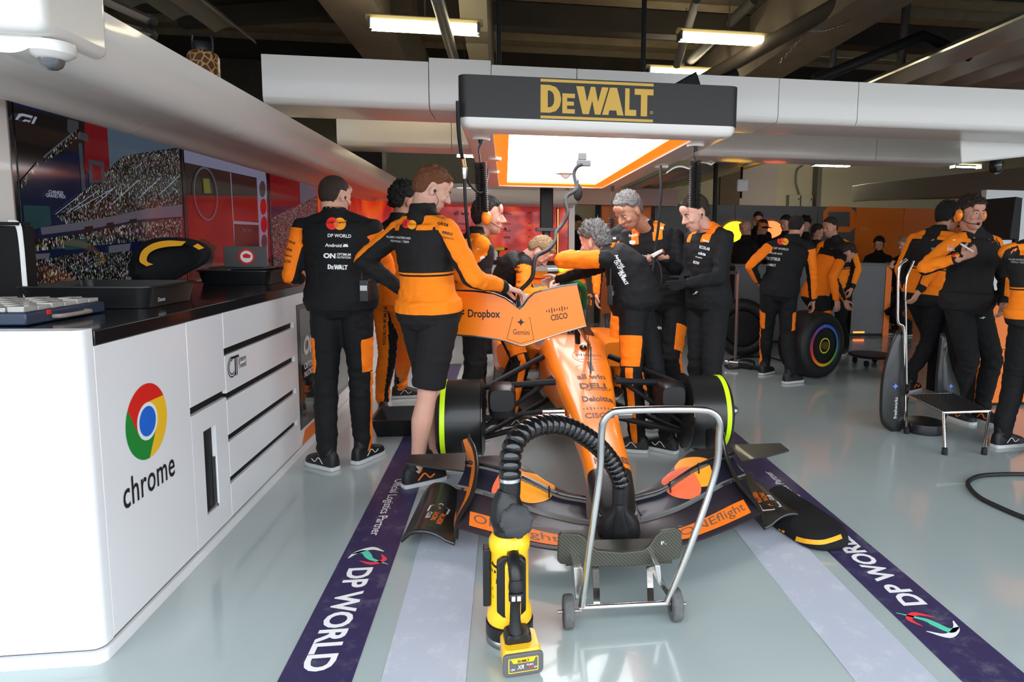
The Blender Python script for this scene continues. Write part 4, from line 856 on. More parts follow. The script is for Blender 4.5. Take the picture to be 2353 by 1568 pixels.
# ---- front wing
def lerp(a, b, t): return a+(b-a)*t
ML = [(0, 2.60, .135), (.13, 2.60, .125), (.29, 2.63, .118), (.45, 2.71, .118), (.60, 2.80, .12), (.725, 2.885, .125)]
MT = [(0, 2.84, .13), (.13, 2.84, .125), (.30, 2.88, .150), (.46, 2.98, .170), (.60, 3.08, .187), (.735, 3.14, .20)]
F2 = [(.12, 2.98, .170), (.25, 2.99, .198), (.36, 3.05, .235), (.47, 3.12, .262), (.60, 3.20, .275), (.70, 3.24, .28)]
F3 = [(.115, 3.03, .185), (.20, 3.05, .205), (.30, 3.12, .232), (.42, 3.24, .285), (.53, 3.33, .30), (.655, 3.34, .295)]
def surf(s, A, B, nu=24, nv=6, cam_=.012, th=.006):
    A = smoothpts([C(s, *p) for p in A], 5); B = smoothpts([C(s, *p) for p in B], 5); n = len(A); R = []
    for i in range(n):
        up = []; lo = []
        for j in range(nv+1):
            v = j/nv; p = A[i].lerp(B[i], v); z = -cam_*math.sin(PI*v); t = th*(.35+math.sin(PI*min(1, v*1.2+.05))) 
            up.append(p+V((0, 0, z+t/2))); lo.append(p+V((0, 0, z-t/2)))
        R.append(up+lo[::-1])
    return R, A, B
def onsurf(s, A, B, u, v, cam_, th, lift=.002):
    n = len(A)-1; f = min(max(u*n, 0), n-1e-6); i = int(f); f -= i
    a = A[i].lerp(A[i+1], f); b_ = B[i].lerp(B[i+1], f); p = a.lerp(b_, v); return p+V((0, 0, -cam_*math.sin(PI*v)+th*(.35+math.sin(PI*min(1, v*1.2+.05)))/2+lift))
flaps = []
fw = {}
mdark = mat('wing_dark', (.018, .013, .020), .38, coat=.12)
for s in (-1, 1):
    R, A, B = surf(s, ML, MT, cam_=.016, th=.016); mp_ = MB().loft(R).build('front_wing_plane', mdark, car, smooth=True, auto=60)
    mb = MB(); us = [.34+(.90-.34)*k/20 for k in range(21)]
    for k in range(20): mb.add([onsurf(s, A, B, u, v, .016, .016) for u, v in ((us[k], .12), (us[k+1], .12), (us[k+1], .52), (us[k], .52))], [(0, 1, 2, 3)])
    mb.build('orange_stripe', 'orange_matte', mp_)
    vs, fs, ar = text2d('ONEflight', .0, 1.0); mb = MB()
    mb.add([onsurf(s, A, B, .62+s*x*.50, .32+y*.30, .016, .016, .0032) for x, y in vs], fs); mb.build('wing_lettering', 'grey_ink', mp_)
    GA = [(p[0], p[1]+.012, p[2]+.018) for p in MT[1:]]; GA = [GA[0]]+GA; GB = [(F2[0][0], F2[0][1], F2[0][2])]+F2[1:]
    R, A, B = surf(s, GA, [F2[0]]+F2[1:], cam_=.012, th=.010) if len(GA) == len(F2) else surf(s, GA, F2, cam_=.012, th=.010)
    a1 = MB().loft(R).build('front_wing_flap', mat('flap_blue', (.014, .014, .026), .38, coat=.1), car, smooth=True, auto=60)
    MB().tube([p+V((0, -.0, .0)) for p in A[4:]], .005, 6).build('flap_edge', mat('edge_grey', (.13, .14, .14), .5), a1, smooth=True)
    R, A, B = surf(s, [(p[0], p[1]+.004, p[2]+.022) for p in F2], F3, cam_=.006, th=.010); a2 = MB().loft(R).build('front_wing_flap', 'carbon', car, smooth=True, auto=60)
    MB().tube(A, .009, 8).build('flap_edge', 'black_gloss', a2, smooth=True)
    for u in (.30, .62):
        p = A[int(u*(len(A)-1))]; MB().tube([p+V((0, -.01, .02)), p+V((0, -.03, -.03))], .004, 6).build('flap_bracket', 'black_matte', a2)
    # twin circle emblem: drawn flat, laid down on the flaps
    bvs = [bvh_of(a1), bvh_of(a2)]
    for fl_, bv in zip((a1, a2), bvs):
        for (cx_, cy_, mm, lf) in (((.455, 3.135, 'mc_orange', .0015), (.365, 3.045, 'mc_coral', .0022)) if s > 0 else ((.36, 3.06, 'mc_orange', .0022), (.47, 3.075, 'mc_coral', .0015))):
            mb = MB(); g_ = 56; r_ = .098
            for i in range(g_):
                for j in range(g_):
                    q = [((i+a)/g_*2-1, (j+b_)/g_*2-1) for a, b_ in ((0, 0), (1, 0), (1, 1), (0, 1))]
                    q = [(x*math.sqrt(1-y*y/2), y*math.sqrt(1-x*x/2)) for x, y in q]
                    mb.add([C(s, cx_+x*r_, cy_+y*r_*1.05, .6) for x, y in q], [(0, 1, 2, 3)])
            mb2 = MB(); 
            for f in mb.f:
                pts = [V(mb.v[k]) for k in f]; hs = [bv.ray_cast(p, V((0, 0, -1)))[0] for p in pts]
                if all(hs): mb2.add([h+V((0, 0, lf)) for h in hs], [(0, 1, 2, 3)])
            if mb2.f: mb2.build('round_emblem', mm, fl_)
    # endplate, foot plate, dive plane
    EP = [(.690, 3.40, .375), (.655, 3.27, .355), (.640, 3.15, .295), (.660, 3.03, .215), (.715, 2.92, .145), (.722, 2.85, .085)]
    EQ = [(.735, 3.50, .33), (.715, 3.42, .25), (.715, 3.34, .17), (.735, 3.24, .11), (.745, 3.12, .07), (.730, 3.0, .05)]
    A = smoothpts([C(s, *p) for p in EP], 5); B = smoothpts([C(s, *p) for p in EQ], 5)
    ep = MB().sheet(A, B, .010).build('endplate', 'carbon', car, smooth=True)
    MB().tube(A, .011, 10).build('endplate_edge', 'carbon', ep, smooth=True)
    n_ = len(A); a = [A[i].lerp(B[i], .08)+V((s*.0075, 0, .004)) for i in range(n_)]; b_ = [A[i].lerp(B[i], .62)+V((s*.0075, 0, .004)) for i in range(n_)]
    MB().sheet(a, b_, .003).build('orange_stripe', 'orange_paint', ep, smooth=True)
    # back part of endplate
    MB().sheet([C(s, .69, 3.40, .37), C(s, .70, 3.6, .34), C(s, .71, 3.75, .28)], [C(s, .73, 3.3, .06), C(s, .73, 3.55, .06), C(s, .72, 3.75, .08)], .008).build('endplate_rear', 'carbon', ep)
    R = []
    for y in [0, .15, .35, .6, 1]:
        ring_ = []; up = []; lo = []
        for k in range(13):
            u = k/12; x = .728+u*(.245-.03*y); z = .060+.040*math.sin(PI*min(1, max(0, (u-.15)/1.15)))+(.0-.035*max(0, u-.8)*5)+.012*math.sin(u*5); yy = 2.86+.09*u+y*.62
            z += -.012*y; t = .006+.006*(y == 0)
            up.append(C(s, x, yy, z+t)); lo.append(C(s, x, yy, z-t))
        R.append(up+lo[::-1])
    fp = MB().loft(R).build('foot_plate', 'carbon', car, smooth=True, auto=50)
    MB().tube([(a+b_)/2 for a, b_ in zip(R[0][:13], R[0][13:][::-1])], .009, 8).build('foot_plate_lip', 'carbon', fp, smooth=True)
    bv = bvh_of(fp); mb = MB(); c0 = C(s, .835, 3.10, .3); M = frame(c0, (-.05*s, -s*1, 0), (1 if s > 0 else 1, 0, 0))
    M = frame(c0, (s*.12, 1*(1 if s > 0 else -1), 0), (-1 if s > 0 else 1, 0, 0))
    hs = [(-.10, .05), (-.135, .0), (-.10, -.05), (-.03, -.05), (-.03, -.042), (-.094, -.042), (-.124, 0), (-.094, .042), (-.03, .042), (-.03, .05)]
    polyf(mb, M, hs, 0); logo_swoosh(mb, frame(M@V((-.075, 0, 0)), M.to_3x3()@V((1, 0, 0)), M.to_3x3()@V((0, 1, 0))), .018, 1)
    Mt = lambda x, y: frame(M@V((x, y, 0)), M.to_3x3()@V((1, 0, 0)), M.to_3x3()@V((0, 1, 0)))
    text_into(mb, 'McLAREN', Mt(.045, .036), w=.125, h=.024, bold=.03, mi=1); text_into(mb, 'RACING', Mt(.035, .004), w=.10, h=.024, bold=.03, mi=1); text_into(mb, 'CLUB', Mt(.02, -.028), w=.07, h=.024, bold=.03, mi=0)
    wrap(mb, bv, (0, 0, -1), .0015); mb.build('club_lettering', ['white_ink', 'orange_matte'], fp)
    MB().sheet(smoothpts([C(s, .70, 3.12, .300), C(s, .82, 3.12, .318), C(s, .975, 3.16, .335)], 4), smoothpts([C(s, .70, 3.30, .330), C(s, .82, 3.28, .335), C(s, .965, 3.25, .345)], 4), .009).build('dive_plane', 'carbon', car, smooth=True)
# nose to wing pylons
for s in (-1, 1): MB().sheet([C(s, .085, 2.74, .125), C(s, .085, 2.95, .14)], [C(s, .08, 2.76, .20), C(s, .085, 3.0, .24)], .012).build('wing_pylon', 'carbon', car)
# ================================================================ loose V-notched panel held over the car
PYv = 3.84
t = thing('bodywork_panel', 'orange V-notched bodywork panel with sponsor names held over the nose', 'panel', RY(1195, 740, PYv))
def pv(x, y, d=0): return RY(x, y, PYv+d+abs(x-1195)*.0006)
L_ = [(1030, 669), (1090, 671), (1135, 677), (1160, 687), (1178, 700), (1194, 713)]; LB = [(1026, 767), (1090, 771), (1135, 777), (1160, 782), (1178, 788), (1196, 794)]
R1 = [(1194, 713), (1204, 704), (1215, 688), (1228, 676), (1250, 669), (1290, 660), (1326, 655)]; RB = [(1196, 794), (1206, 793), (1219, 789), (1232, 784), (1255, 776), (1297, 762), (1347, 748)]
mb = MB(); pts = L_+R1[1:]; pbs = LB+RB[1:]
rings_ = []
for (a, b_) in zip(pts, pbs):
    p, q = pv(*a), pv(*b_); rings_.append([p, q, q+V((0, .02, 0)), p+V((0, .02, 0))])
pan = mb.loft(rings_).build('panel_shell', 'orange_paint', t)
MB().tube([pv(a[0], a[1]-1, .01) for a in pts], .009, 8).build('top_edge', 'black_gloss', t, smooth=True)
MB().tube([pv(a[0], a[1]+1, .01) for a in pbs], .007, 8).build('bottom_edge', 'dull_steel', t, smooth=True)
MB().tube([pv(1326, 655, .01), pv(1347, 748, .01)], .005, 6).build('side_edge', 'black_gloss', t, smooth=True)
mb = MB(); polyq = [(1186, 700), (1193, 709), (1198, 709), (1206, 700), (1212, 684), (1216, 676), (1200, 676), (1197, 688), (1186, 692)]
for d in (0,): mb.loft([[pv(x, y, .03+k) for x, y in polyq] for k in (0, .05)])
mb.build('notch_bracket', 'white_gloss', t, bevel=.004)
mb = MB(); MX = lambda x, y, sl: frame(pv(x, y, -.004), pv(x+10, y+10*sl, -.004)-pv(x, y, -.004), (0, 0, 1))
text_into(mb, 'Dropbox', MX(1112, 724, .02), w=.195, h=.062, bold=.02)
M = MX(1058, 719, .02)
for (a, b_) in ((-.014, .012), (.014, .012), (-.014, -.006), (.014, -.006), (0, -.021)): polyf(mb, M, [(a-.013, b_), (a, b_+.008), (a+.013, b_), (a, b_-.008)])
Mg = MX(1198, 764, .03); text_into(mb, 'Gemini', Mg, w=.10, h=.032, bold=-.004); logo_star(mb, MX(1197, 741, 0), .026)
text_into(mb, 'CISCO', MX(1285, 728, -.16), w=.105, h=.036, bold=.015); M = MX(1280, 712, -.16); logo_bars(mb, M, .13)
pts = [(-.052, .055), (.052, .055), (.082, -.075), (0, -.098), (-.082, -.075)]; M = MX(1197, 752, 0)
for k in range(5):
    a, b_ = pts[k], pts[(k+1) % 5]; dx, dy = b_[0]-a[0], b_[1]-a[1]; L = math.hypot(dx, dy); nx, ny = -dy/L*.0012, dx/L*.0012
    polyf(mb, M, [(a[0]-nx, a[1]-ny), (b_[0]-nx, b_[1]-ny), (b_[0]+nx, b_[1]+ny), (a[0]+nx, a[1]+ny)])
wrap(mb, bvh_of(pan), (0, 1, 0), .0015); mb.build('sponsor_lettering', 'black_ink', t)
MB().tube([pv(1330, 752, .03), V((CX+.10, 4.62, .675))], .014, 8).build('support_strut', 'black_gloss', t)
# ================================================================ cooling blower with hose
BYv = 2.13
b0 = RZ(1168, 1488, 0); bx, by = b0.x+.005, b0.y+.055
bl = thing('cordless_blower', 'yellow and black cordless blower standing on the floor before the car', 'blower', (bx, by, 0))
T = Matrix.Translation((bx, by, 0))
MB().lathe([(.078, 0), (.083, .006), (.083, .025), (.080, .03)], T, 40).build('base_ring', 'dull_steel', bl, smooth=True, auto=40)
MB().lathe([(.081, .028), (.084, .034), (.084, .075), (.078, .08)], T, 40).build('base_collar', 'black_plastic', bl, smooth=True, auto=40)
sh = MB().lathe([(.076, .075), (.080, .085), (.078, .115), (.068, .14), (.067, .335), (.072, .345), (.072, .375), (.062, .392), (.058, .398)], T, 48).build('casing', 'yellow_plastic', bl, smooth=True, auto=40)
MB().lathe([(.055, .392), (.056, .425), (.054, .43)], T, 40).build('neck_collar', 'black_plastic', bl, smooth=True)
mb = MB()
for k in (0,): mb.tube(smoothpts([(bx, by, .42), (bx-.006, by, .46), (bx-.008, by, .51), (bx, by, .55)], 5), [.057, .058, .060, .061, .062, .062, .061, .059, .057, .054, .051, .048, .045, .042, .040, .039], 28)
mb.build('elbow', 'black_plastic', bl, smooth=True)
MB().tube([(bx+.002, by, .535), (bx+.004, by+.002, .60)], .0365, 28).build('outlet_tube', 'black_plastic', bl, smooth=True)
K = V((bx+.024, by-.060, .462)); kd = V((.06, -1, .38)).normalized(); T2 = Matrix.Translation(K)@kd.to_track_quat('Z', 'Y').to_matrix().to_4x4()
prof = []
mb = MB(); n_ = 96; 
def gear(r, z): return [T2@V(((r-(.004 if (k//6) % 2 else 0))*math.cos(2*PI*k/n_), (r-(.004 if (k//6) % 2 else 0))*math.sin(2*PI*k/n_), z)) for k in range(n_)]
mb.loft([gear(.050, -.02), gear(.058, -.005), gear(.058, .014), gear(.050, .020)]).build('selector_knob', mat('knob_grey', (.028, .028, .030), .5, noisec=.3, nscale=40), bl, smooth=True, auto=40)
mb = MB()
for z0_, z1_ in ((.14, .35),): mb.box((bx-.092, by-.03, z0_), (bx-.066, by+.02, z1_))
mb.build('side_bracket', 'black_plastic', bl, bevel=.004)
# dark side pods and grip
def pod(x0, x1, y, z0, z1, c=.018): return [(x0+c, z0), (x1-c, z0), (x1, z0+c), (x1, z1-c), (x1-c, z1), (x0+c, z1), (x0, z1-c), (x0, z0+c)]
MB().prism(pod(-.048, .052, 0, .125, .345, .022), .035, frame((bx+.004, by-.048, 0), (1, 0, 0), (0, 0, 1))).build('side_cover', 'black_plastic', bl, bevel=.005)
MB().prism(pod(-.020, .034, 0, .13, .335, .012), .03, frame((bx+.004, by-.078, 0), (1, 0, 0), (0, 0, 1))).build('grip_mount', 'yellow_plastic', bl, bevel=.006)
MB().tube(smoothpts([(bx+.012, by-.07, .345), (bx+.014, by-.10, .335), (bx+.018, by-.125, .31), (bx+.022, by-.135, .27)], 4), [.022]*13, 12).build('grip_bridge', 'black_plastic', bl, smooth=True)
MB().tube(smoothpts([(bx+.022, by-.135, .29), (bx+.022, by-.145, .25), (bx+.018, by-.14, .20), (bx+.018, by-.145, .14), (bx+.022, by-.155, .10)], 4), [.024, .026, .027, .026, .024, .021, .018, .017, .017, .017, .018, .018, .02, .022, .024, .026, .026], 16).build('pistol_grip', 'black_rubber', bl, smooth=True)
MB().box((bx-.004, by-.178, .236), (bx+.044, by-.150, .262)).build('control_pad', 'black_plastic', bl, bevel=.005)
mb = MB()
for dx in (.006, .024): mb.box((bx+dx, by-.181, .240), (bx+dx+.012, by-.176, .256))
mb.build('control_keys', 'white_ink', bl, bevel=.001)
# battery pack
B0 = V((bx+.035, by-.155, 0)); rz = Matrix.Rotation(.12, 4, 'Z'); TB = Matrix.Translation(B0)@rz
bt = MB().loft([[TB@V((p.x, p.y, z)) for p in rrect(-.062*k, .062*k, -.058*k, .07*k, .018, 0)] for z, k in ((.012, .94), (.02, 1), (.075, 1), (.088, .9))]).build('battery_pack', 'yellow_plastic', bl, smooth=True, auto=40)
MB().loft([[TB@V((p.x, p.y, z)) for p in rrect(-.045*k-.008, .045*k-.008, -.02, .06*k, .015, 0)] for z, k in ((.08, 1), (.11, .95), (.118, .8))]).build('battery_latch', 'black_plastic', bl, smooth=True, auto=40)
fr = frame(TB@V((0, -.064, .046)), TB.to_3x3()@V((1, 0, 0)), TB.to_3x3()@V((0, -.0, 1)))
def rr2(w_, h_, r_): return [(p.x, p.y) for p in rrect(-w_/2, w_/2, -h_/2, h_/2, r_, 0)]
MB().prism(rr2(.132, .074, .014), .012, Matrix.Translation((0, 0, 0))@fr@Matrix.Translation((0, 0, -.008))).build('battery_bumper', 'grey_plastic', bt, bevel=.003)
f2 = fr@Matrix.Translation((0, 0, .0048))
mb = MB(); polyf(mb, f2, rr2(.098, .05, .004), 0); polyf(mb, f2, rr2(.092, .044, .003), 1, .0005); polyf(mb, f2, [(-.04, .0215), (.04, .0215), (.033, .008), (-.033, .008)], 0, .0008)
sub = lambda x, y: f2@Matrix.Translation((x, y, .0014))
logo_dewalt(mb, sub(0, .0145), .038, 2, False); text_into(mb, 'XR', sub(-.008, -.006), w=.022, h=.014, mi=3, skew=.2); text_into(mb, 'FLEX', sub(.022, -.001), w=.022, h=.006, mi=3); text_into(mb, 'VOLT', sub(.022, -.010), w=.022, h=.006, mi=4, bold=.03); text_into(mb, '18V', sub(-.034, -.012), w=.014, h=.007, mi=3, bold=0); text_into(mb, '54V', sub(.04, -.012), w=.011, h=.007, mi=3, bold=0)
mb.build('battery_label', ['yellow_plastic', 'grey_plastic', 'black_ink', 'white_ink', 'red'], bt)
for dz in range(6): pass
mb = MB(); M = frame((bx-.02, by-.2, .355), (-1, 0, 0), (0, 0, -1)); logo_dewalt(mb, frame((bx+.01, by-.2, .357), (-1, 0, 0), (0, 0, -1)), .04, 0, False); wrap(mb, bvh_of(sh), (0, 1, 0), .001); mb.build('casing_lettering', 'black_ink', bl)
mb = MB(); logo_dewalt(mb, frame((bx-.045, by-.2, .235), (0, 0, -1), (1, 0, 0)), .17, 0, False); wrap(mb, bvh_of(sh), (0, 1, 0), .001); mb.build('casing_lettering', 'black_ink', bl)
# corrugated hose
hpts = [(bx+.004, by+.002, .59)]
HP = [V(hpts[0]), RY(1172, 1080, by+.01), RY(1176, 1035, by+.03), RY(1196, 1000, by+.07), RY(1235, 979, by+.13), RY(1285, 977, by+.20), RY(1330, 994, by+.27), RY(1370, 1022, by+.34), RY(1402, 1058, by+.40), RY(1420, 1090, by+.43), RY(1427, 1112, by+.445)]
HP = smoothpts(HP, 30); L = 0; rs = [] ; lens_ = [0]
for i in range(1, len(HP)): L += (HP[i]-HP[i-1]).length; lens_.append(L)
for l_ in lens_:
    ph = (l_/.031) % 1; rs.append(.0335+.0060*math.sin(PI*ph)**.6-(.0035 if ph < .06 or ph > .94 else 0))
MB().tube(HP, rs, 28).build('corrugated_hose', mat('hose_black', (.006, .006, .007), .16, coat=.5), bl, smooth=True, auto=70)
MB().tube([(bx+.003, by+.002, .585), (bx+.003, by+.002, .597)], .039, 28).build('hose_clamp', 'steel', bl, smooth=True)
E0 = HP[-1]; NZ = Y_n = E0.y
mb = MB(); R = []
for (x, y, hw, hd, dy) in ((1427, 1104, .036, .036, 0), (1426, 1130, .036, .034, .0), (1425, 1155, .034, .032, .003), (1424, 1172, .036, .034, .005), (1424, 1183, .062, .045, .02), (1424, 1200, .086, .06, .04), (1425, 1222, .090, .062, .05), (1426, 1240, .078, .052, .055), (1428, 1252, .055, .035, .06), (1429, 1256, .02, .015, .06)):
    P = RY(x, y, NZ+dy); R.append([P+V((hw*math.copysign(abs(math.cos(a))**.8, math.cos(a)), hd*math.sin(a), 0)) for a in [2*PI*k/36 for k in range(36)]])
nz = mb.loft(R).build('nose_duct', mat('duct_rubber', (.013, .013, .014), .42, bump=.1, bscale=40, noisec=.3, nscale=30), bl, smooth=True, auto=80)
R = []
for (x, y, hw, hd, dy) in ((1424, 1160, .020, .014, -.026), (1424, 1178, .018, .014, -.03), (1424, 1195, .024, .014, -.024), (1426, 1215, .036, .014, -.016), (1427, 1240, .040, .016, -.006), (1428, 1252, .036, .012, .012)):
    P = RY(x, y, NZ+dy); R.append([P+V((hw*math.cos(a), hd*math.sin(a), 0)) for a in [2*PI*k/20 for k in range(20)]])
MB().loft(R).build('duct_rib', MATS['duct_rubber'], nz, smooth=True, auto=80)
# ================================================================ nose trolley
CYc = 2.25
tr = thing('nose_trolley', 'two-wheeled chrome tube trolley carrying the car nose on a carbon cradle', 'trolley', (.43, CYc, 0))
hpx = [(1337, 1394, 2.25), (1357, 1245, 2.22), (1378, 1090, 2.2), (1382, 1000, 2.16), (1388, 968, 2.14), (1405, 950, 2.13), (1430, 944, 2.12), (1530, 941, 2.12), (1610, 942, 2.12), (1638, 949, 2.13), (1653, 968, 2.14), (1653, 1000, 2.16), (1643, 1090, 2.2), (1590, 1245, 2.22), (1533, 1385, 2.25)]
MB().tube(smoothpts([RY(*p) for p in hpx], 6), .0128, 16).build('handle_frame', 'steel', tr, smooth=True)
MB().tube([RY(1331, 1397, 2.25), RY(1540, 1386, 2.25)], .010, 14).build('axle_bar', 'steel', tr, smooth=True)
for x, y, a in ((1306, 1398, 1), (1552, 1387, -1)):
    P = RY(x, y, 2.262); P.z = .061
    ax = Matrix.Translation(P)@Matrix.Rotation(PI/2, 4, 'Y')
    wl = MB().lathe([(.030, -.019), (.055, -.019), (.060, -.014), (.061, 0), (.060, .014), (.055, .019), (.030, .019)], ax, 40).build('wheel', mat('wheel_rubber', (.10, .10, .10), .75, noisec=.4, nscale=60, bump=.3, bscale=80), tr, smooth=True, auto=40)
    MB().lathe([(.008, -.022), (.032, -.018), (.032, .018), (.008, .022)], ax, 24).build('wheel_hub', 'black_plastic', wl, smooth=True, auto=40)
    MB().cyl(P+V((-a*.04, 0, 0)), P+V((a*.05, 0, 0)), .006, 12).build('wheel_axle', 'dull_steel', wl)
def plate(pts, Y0, Y1, nm, m_='steel', bev=.002): MB().loft([[RY(x, y, Y0) if i == 0 else RY(x, y, Y0)+V((0, Y1-Y0, 0)) for x, y in pts] for i in (0, 1)]).build(nm, m_, tr, bevel=bev)
plate([(1318, 1305), (1338, 1305), (1341, 1345), (1332, 1350), (1330, 1380), (1322, 1380)], 2.30, 2.42, 'side_bracket'); plate([(1505, 1300), (1517, 1300), (1520, 1335), (1542, 1368), (1536, 1378), (1512, 1342)], 2.30, 2.42, 'side_bracket')
for a in (1362, 1486):
    w_ = 17; R = [[RY(a-1, 1303, 2.42), RY(a+w_-3, 1303, 2.42)], [RY(a+1, 1352, 2.36), RY(a+w_-1, 1352, 2.36)], [RY(a+2, 1383, 2.26), RY(a+w_, 1383, 2.26)], [RY(a+2, 1393, 2.25), RY(a+w_, 1393, 2.25)]]
    MB().loft([[r[0], r[1], r[1]+V((0, .006, 0)), r[0]+V((0, .006, 0))] for r in R]).build('lifting_arm', 'steel', tr, bevel=.001)
pad = [(1283, 1232), (1290, 1226), (1332, 1229), (1346, 1238), (1356, 1256), (1372, 1266), (1430, 1271), (1478, 1266), (1492, 1256), (1508, 1232), (1522, 1221), (1555, 1217), (1566, 1224), (1568, 1250), (1562, 1284), (1500, 1299), (1430, 1303), (1350, 1303), (1288, 1297), (1281, 1290)]
MB().loft([[RY(x, y, 2.40)+V((0, d, 0)) for x, y in pad] for d in (0, .02)]).build('carbon_cradle', 'carbon_olive', tr, bevel=.004)
MB().loft([[RY(x, y, 2.42)+V((0, d, 0)) for x, y in ((1300, 1285), (1300, 1302), (1545, 1296), (1545, 1278))] for d in (0, .16)]).build('cradle_shelf', 'carbon_olive', tr, bevel=.003)
mb = MB(); P = RY(1405, 1268, 2.399); M = frame((P.x, P.y, P.z+.008), (1, 0, 0), (0, 0, 1)); P2 = RY(1525, 1248, 2.397); text_into(mb, 'F.', frame(P2, (1, 0, .15), (0, 0, 1)), w=.02, h=.014, bold=0); mb.build('cradle_lettering', 'white_ink', tr)
# ================================================================ blanket on the floor at right
blk = thing('tyre_blanket', 'black folded tyre blanket with yellow stripe lying on the floor right of the front wing', 'tyre blanket', (1.6, 2.75, 0))
pts = [RZ(x, y, 0) for x, y in ((1752, 1195), (1790, 1225), (1850, 1262), (1905, 1272), (1945, 1262), (1946, 1246), (1915, 1222), (1870, 1190), (1830, 1165), (1790, 1140), (1760, 1150))]
pts = smoothpts(pts+[pts[0]], 4)[:-1]; c = sum(pts, V())/len(pts)
R = [[c+(p-c)*k+V((0, 0, z)) for p in pts] for k, z in ((.9, .003), (.99, .010), (1, .025), (.97, .055), (.90, .075), (.70, .088), (.3, .09))]
bo = MB().loft(R).build('shell', 'fab_black', blk, smooth=True, auto=80); bvb = bvh_of(bo)
def paintpx(pxs, w_, nm, par, bv):
    Q = smoothpts([V((x, y, 0)) for x, y in pxs], 6); mb = MB(); prev = None
    for i, q in enumerate(Q):
        t0 = (Q[min(i+1, len(Q)-1)]-Q[max(i-1, 0)]).normalized(); n0 = V((-t0.y, t0.x, 0))*w_; e = []
        for k in (-1, 0, 1): p = q+n0*k; d = ray(p.x, p.y).normalized(); h = bv.ray_cast(CAM, d)[0]; e.append(h-d*.004 if h else None)
        if prev and all(e) and all(prev): mb.add([prev[0], prev[1], e[1], e[0]], [(0, 1, 2, 3)]); mb.add([prev[1], prev[2], e[2], e[1]], [(0, 1, 2, 3)])
        prev = e
    return mb.build(nm, MATS['stripe_yellow'], par)
paintpx([(1824, 1237), (1850, 1244), (1885, 1247), (1912, 1241), (1934, 1233)], 5.5, 'yellow_stripe', blk, bvb)
for k in range(3): paintpx([(1783+k*9, 1214+k*3), (1776+k*9, 1226+k*3)], 3.2, 'yellow_patch', blk, bvb)
# ================================================================ people
def twotone(name, base, alt, stripe=None, rough=.75):
    m_ = mat(name, base, rough, bump=.35, bscale=350, spec=.3); nt, n, l = nodes(m_); b = n['Principled BSDF']
    a = n.new('ShaderNodeAttribute'); a.attribute_name = 'msk'; g = n.new('ShaderNodeMath'); g.operation = 'GREATER_THAN'; g.inputs[1].default_value = 0; l.new(a.outputs['Fac'], g.inputs[0])
    mx = n.new('ShaderNodeMix'); mx.data_type = 'RGBA'; mx.inputs[6].default_value = (*base, 1); mx.inputs[7].default_value = (*alt, 1)
    out = g.outputs[0]
    if stripe:
        a2 = n.new('ShaderNodeAttribute'); a2.attribute_name = 'tor'
        for lo, hi in stripe:
            g1 = n.new('ShaderNodeMath'); g1.operation = 'COMPARE'; g1.inputs[1].default_value = (lo+hi)/2; g1.inputs[2].default_value = (hi-lo)/2; l.new(a2.outputs['Fac'], g1.inputs[0])
            s = n.new('ShaderNodeMath'); s.operation = 'SUBTRACT'; s.use_clamp = True; l.new(out, s.inputs[0]); l.new(g1.outputs[0], s.inputs[1]); out = s.outputs[0]
    l.new(out, mx.inputs[0]); l.new(mx.outputs[2], b.inputs['Base Color']); return m_
twotone('team_cloth', (.011, .010, .010), (.98, .235, .006), [(.385, .405)])
twotone('suit_cloth', (.007, .007, .008), (1.0, .215, .006))
def remesh(mb, voxel, smooth=2):
    me = bpy.data.meshes.new('r'); me.from_pydata(mb.v, [], mb.f)
    bm = bmesh.new(); bm.from_mesh(me); bmesh.ops.recalc_face_normals(bm, faces=bm.faces); bm.to_mesh(me); bm.free()
    o = bpy.data.objects.new('r', me); COL.objects.link(o)
    r = o.modifiers.new('r', 'REMESH'); r.mode = 'VOXEL'; r.voxel_size = voxel; r.adaptivity = 0
    if smooth: s = o.modifiers.new('s', 'SMOOTH'); s.iterations = smooth; s.factor = .5
    bpy.context.view_layer.update(); dg = bpy.context.evaluated_depsgraph_get(); m2 = bpy.data.meshes.new_from_object(o.evaluated_get(dg))
    vs = [V(v.co) for v in m2.vertices]; ns = [V(v.normal) for v in m2.vertices]; fs = [tuple(p.vertices) for p in m2.polygons]
    bpy.data.objects.remove(o); bpy.data.meshes.remove(me); bpy.data.meshes.remove(m2); return vs, ns, fs
def ringe(c, a, b, ra, rb, n=20): return [c+a*(ra*math.cos(2*PI*k/n))+b*(rb*math.sin(2*PI*k/n)) for k in range(n)]
def chain(mb, pts, rs):
    for i in range(len(pts)-1):
        a, b = V(pts[i]), V(pts[i+1]); L = (b-a).length
        if L < 1e-4: continue
        t = (b-a)/L; u = t.orthogonal().normalized(); w_ = t.cross(u); R = []
        for k in range(5): th = -PI/2+PI/2*k/4*.98+.02; R.append(ringe(a+t*rs[i]*math.sin(th), u, w_, rs[i]*math.cos(th), rs[i]*math.cos(th), 14))
        for k in range(5): th = PI/2*k/4*.98; R.append(ringe(b+t*rs[i+1]*math.sin(th), u, w_, rs[i+1]*math.cos(th), rs[i+1]*math.cos(th), 14))
        mb.loft(R)
def ik(a, b, l1, l2, hint):
    d = (b-a).length
    if d > (l1+l2)*.998: k = d/((l1+l2)*.998); l1 *= k; l2 *= k
    t = (b-a).normalized(); x = (l1*l1-l2*l2+d*d)/(2*d); h = math.sqrt(max(0, l1*l1-x*x)); c = a+t*x
    w_ = hint-c; w_ = w_-t*w_.dot(t); return c+(w_.normalized()*h if w_.length > 1e-5 else V())
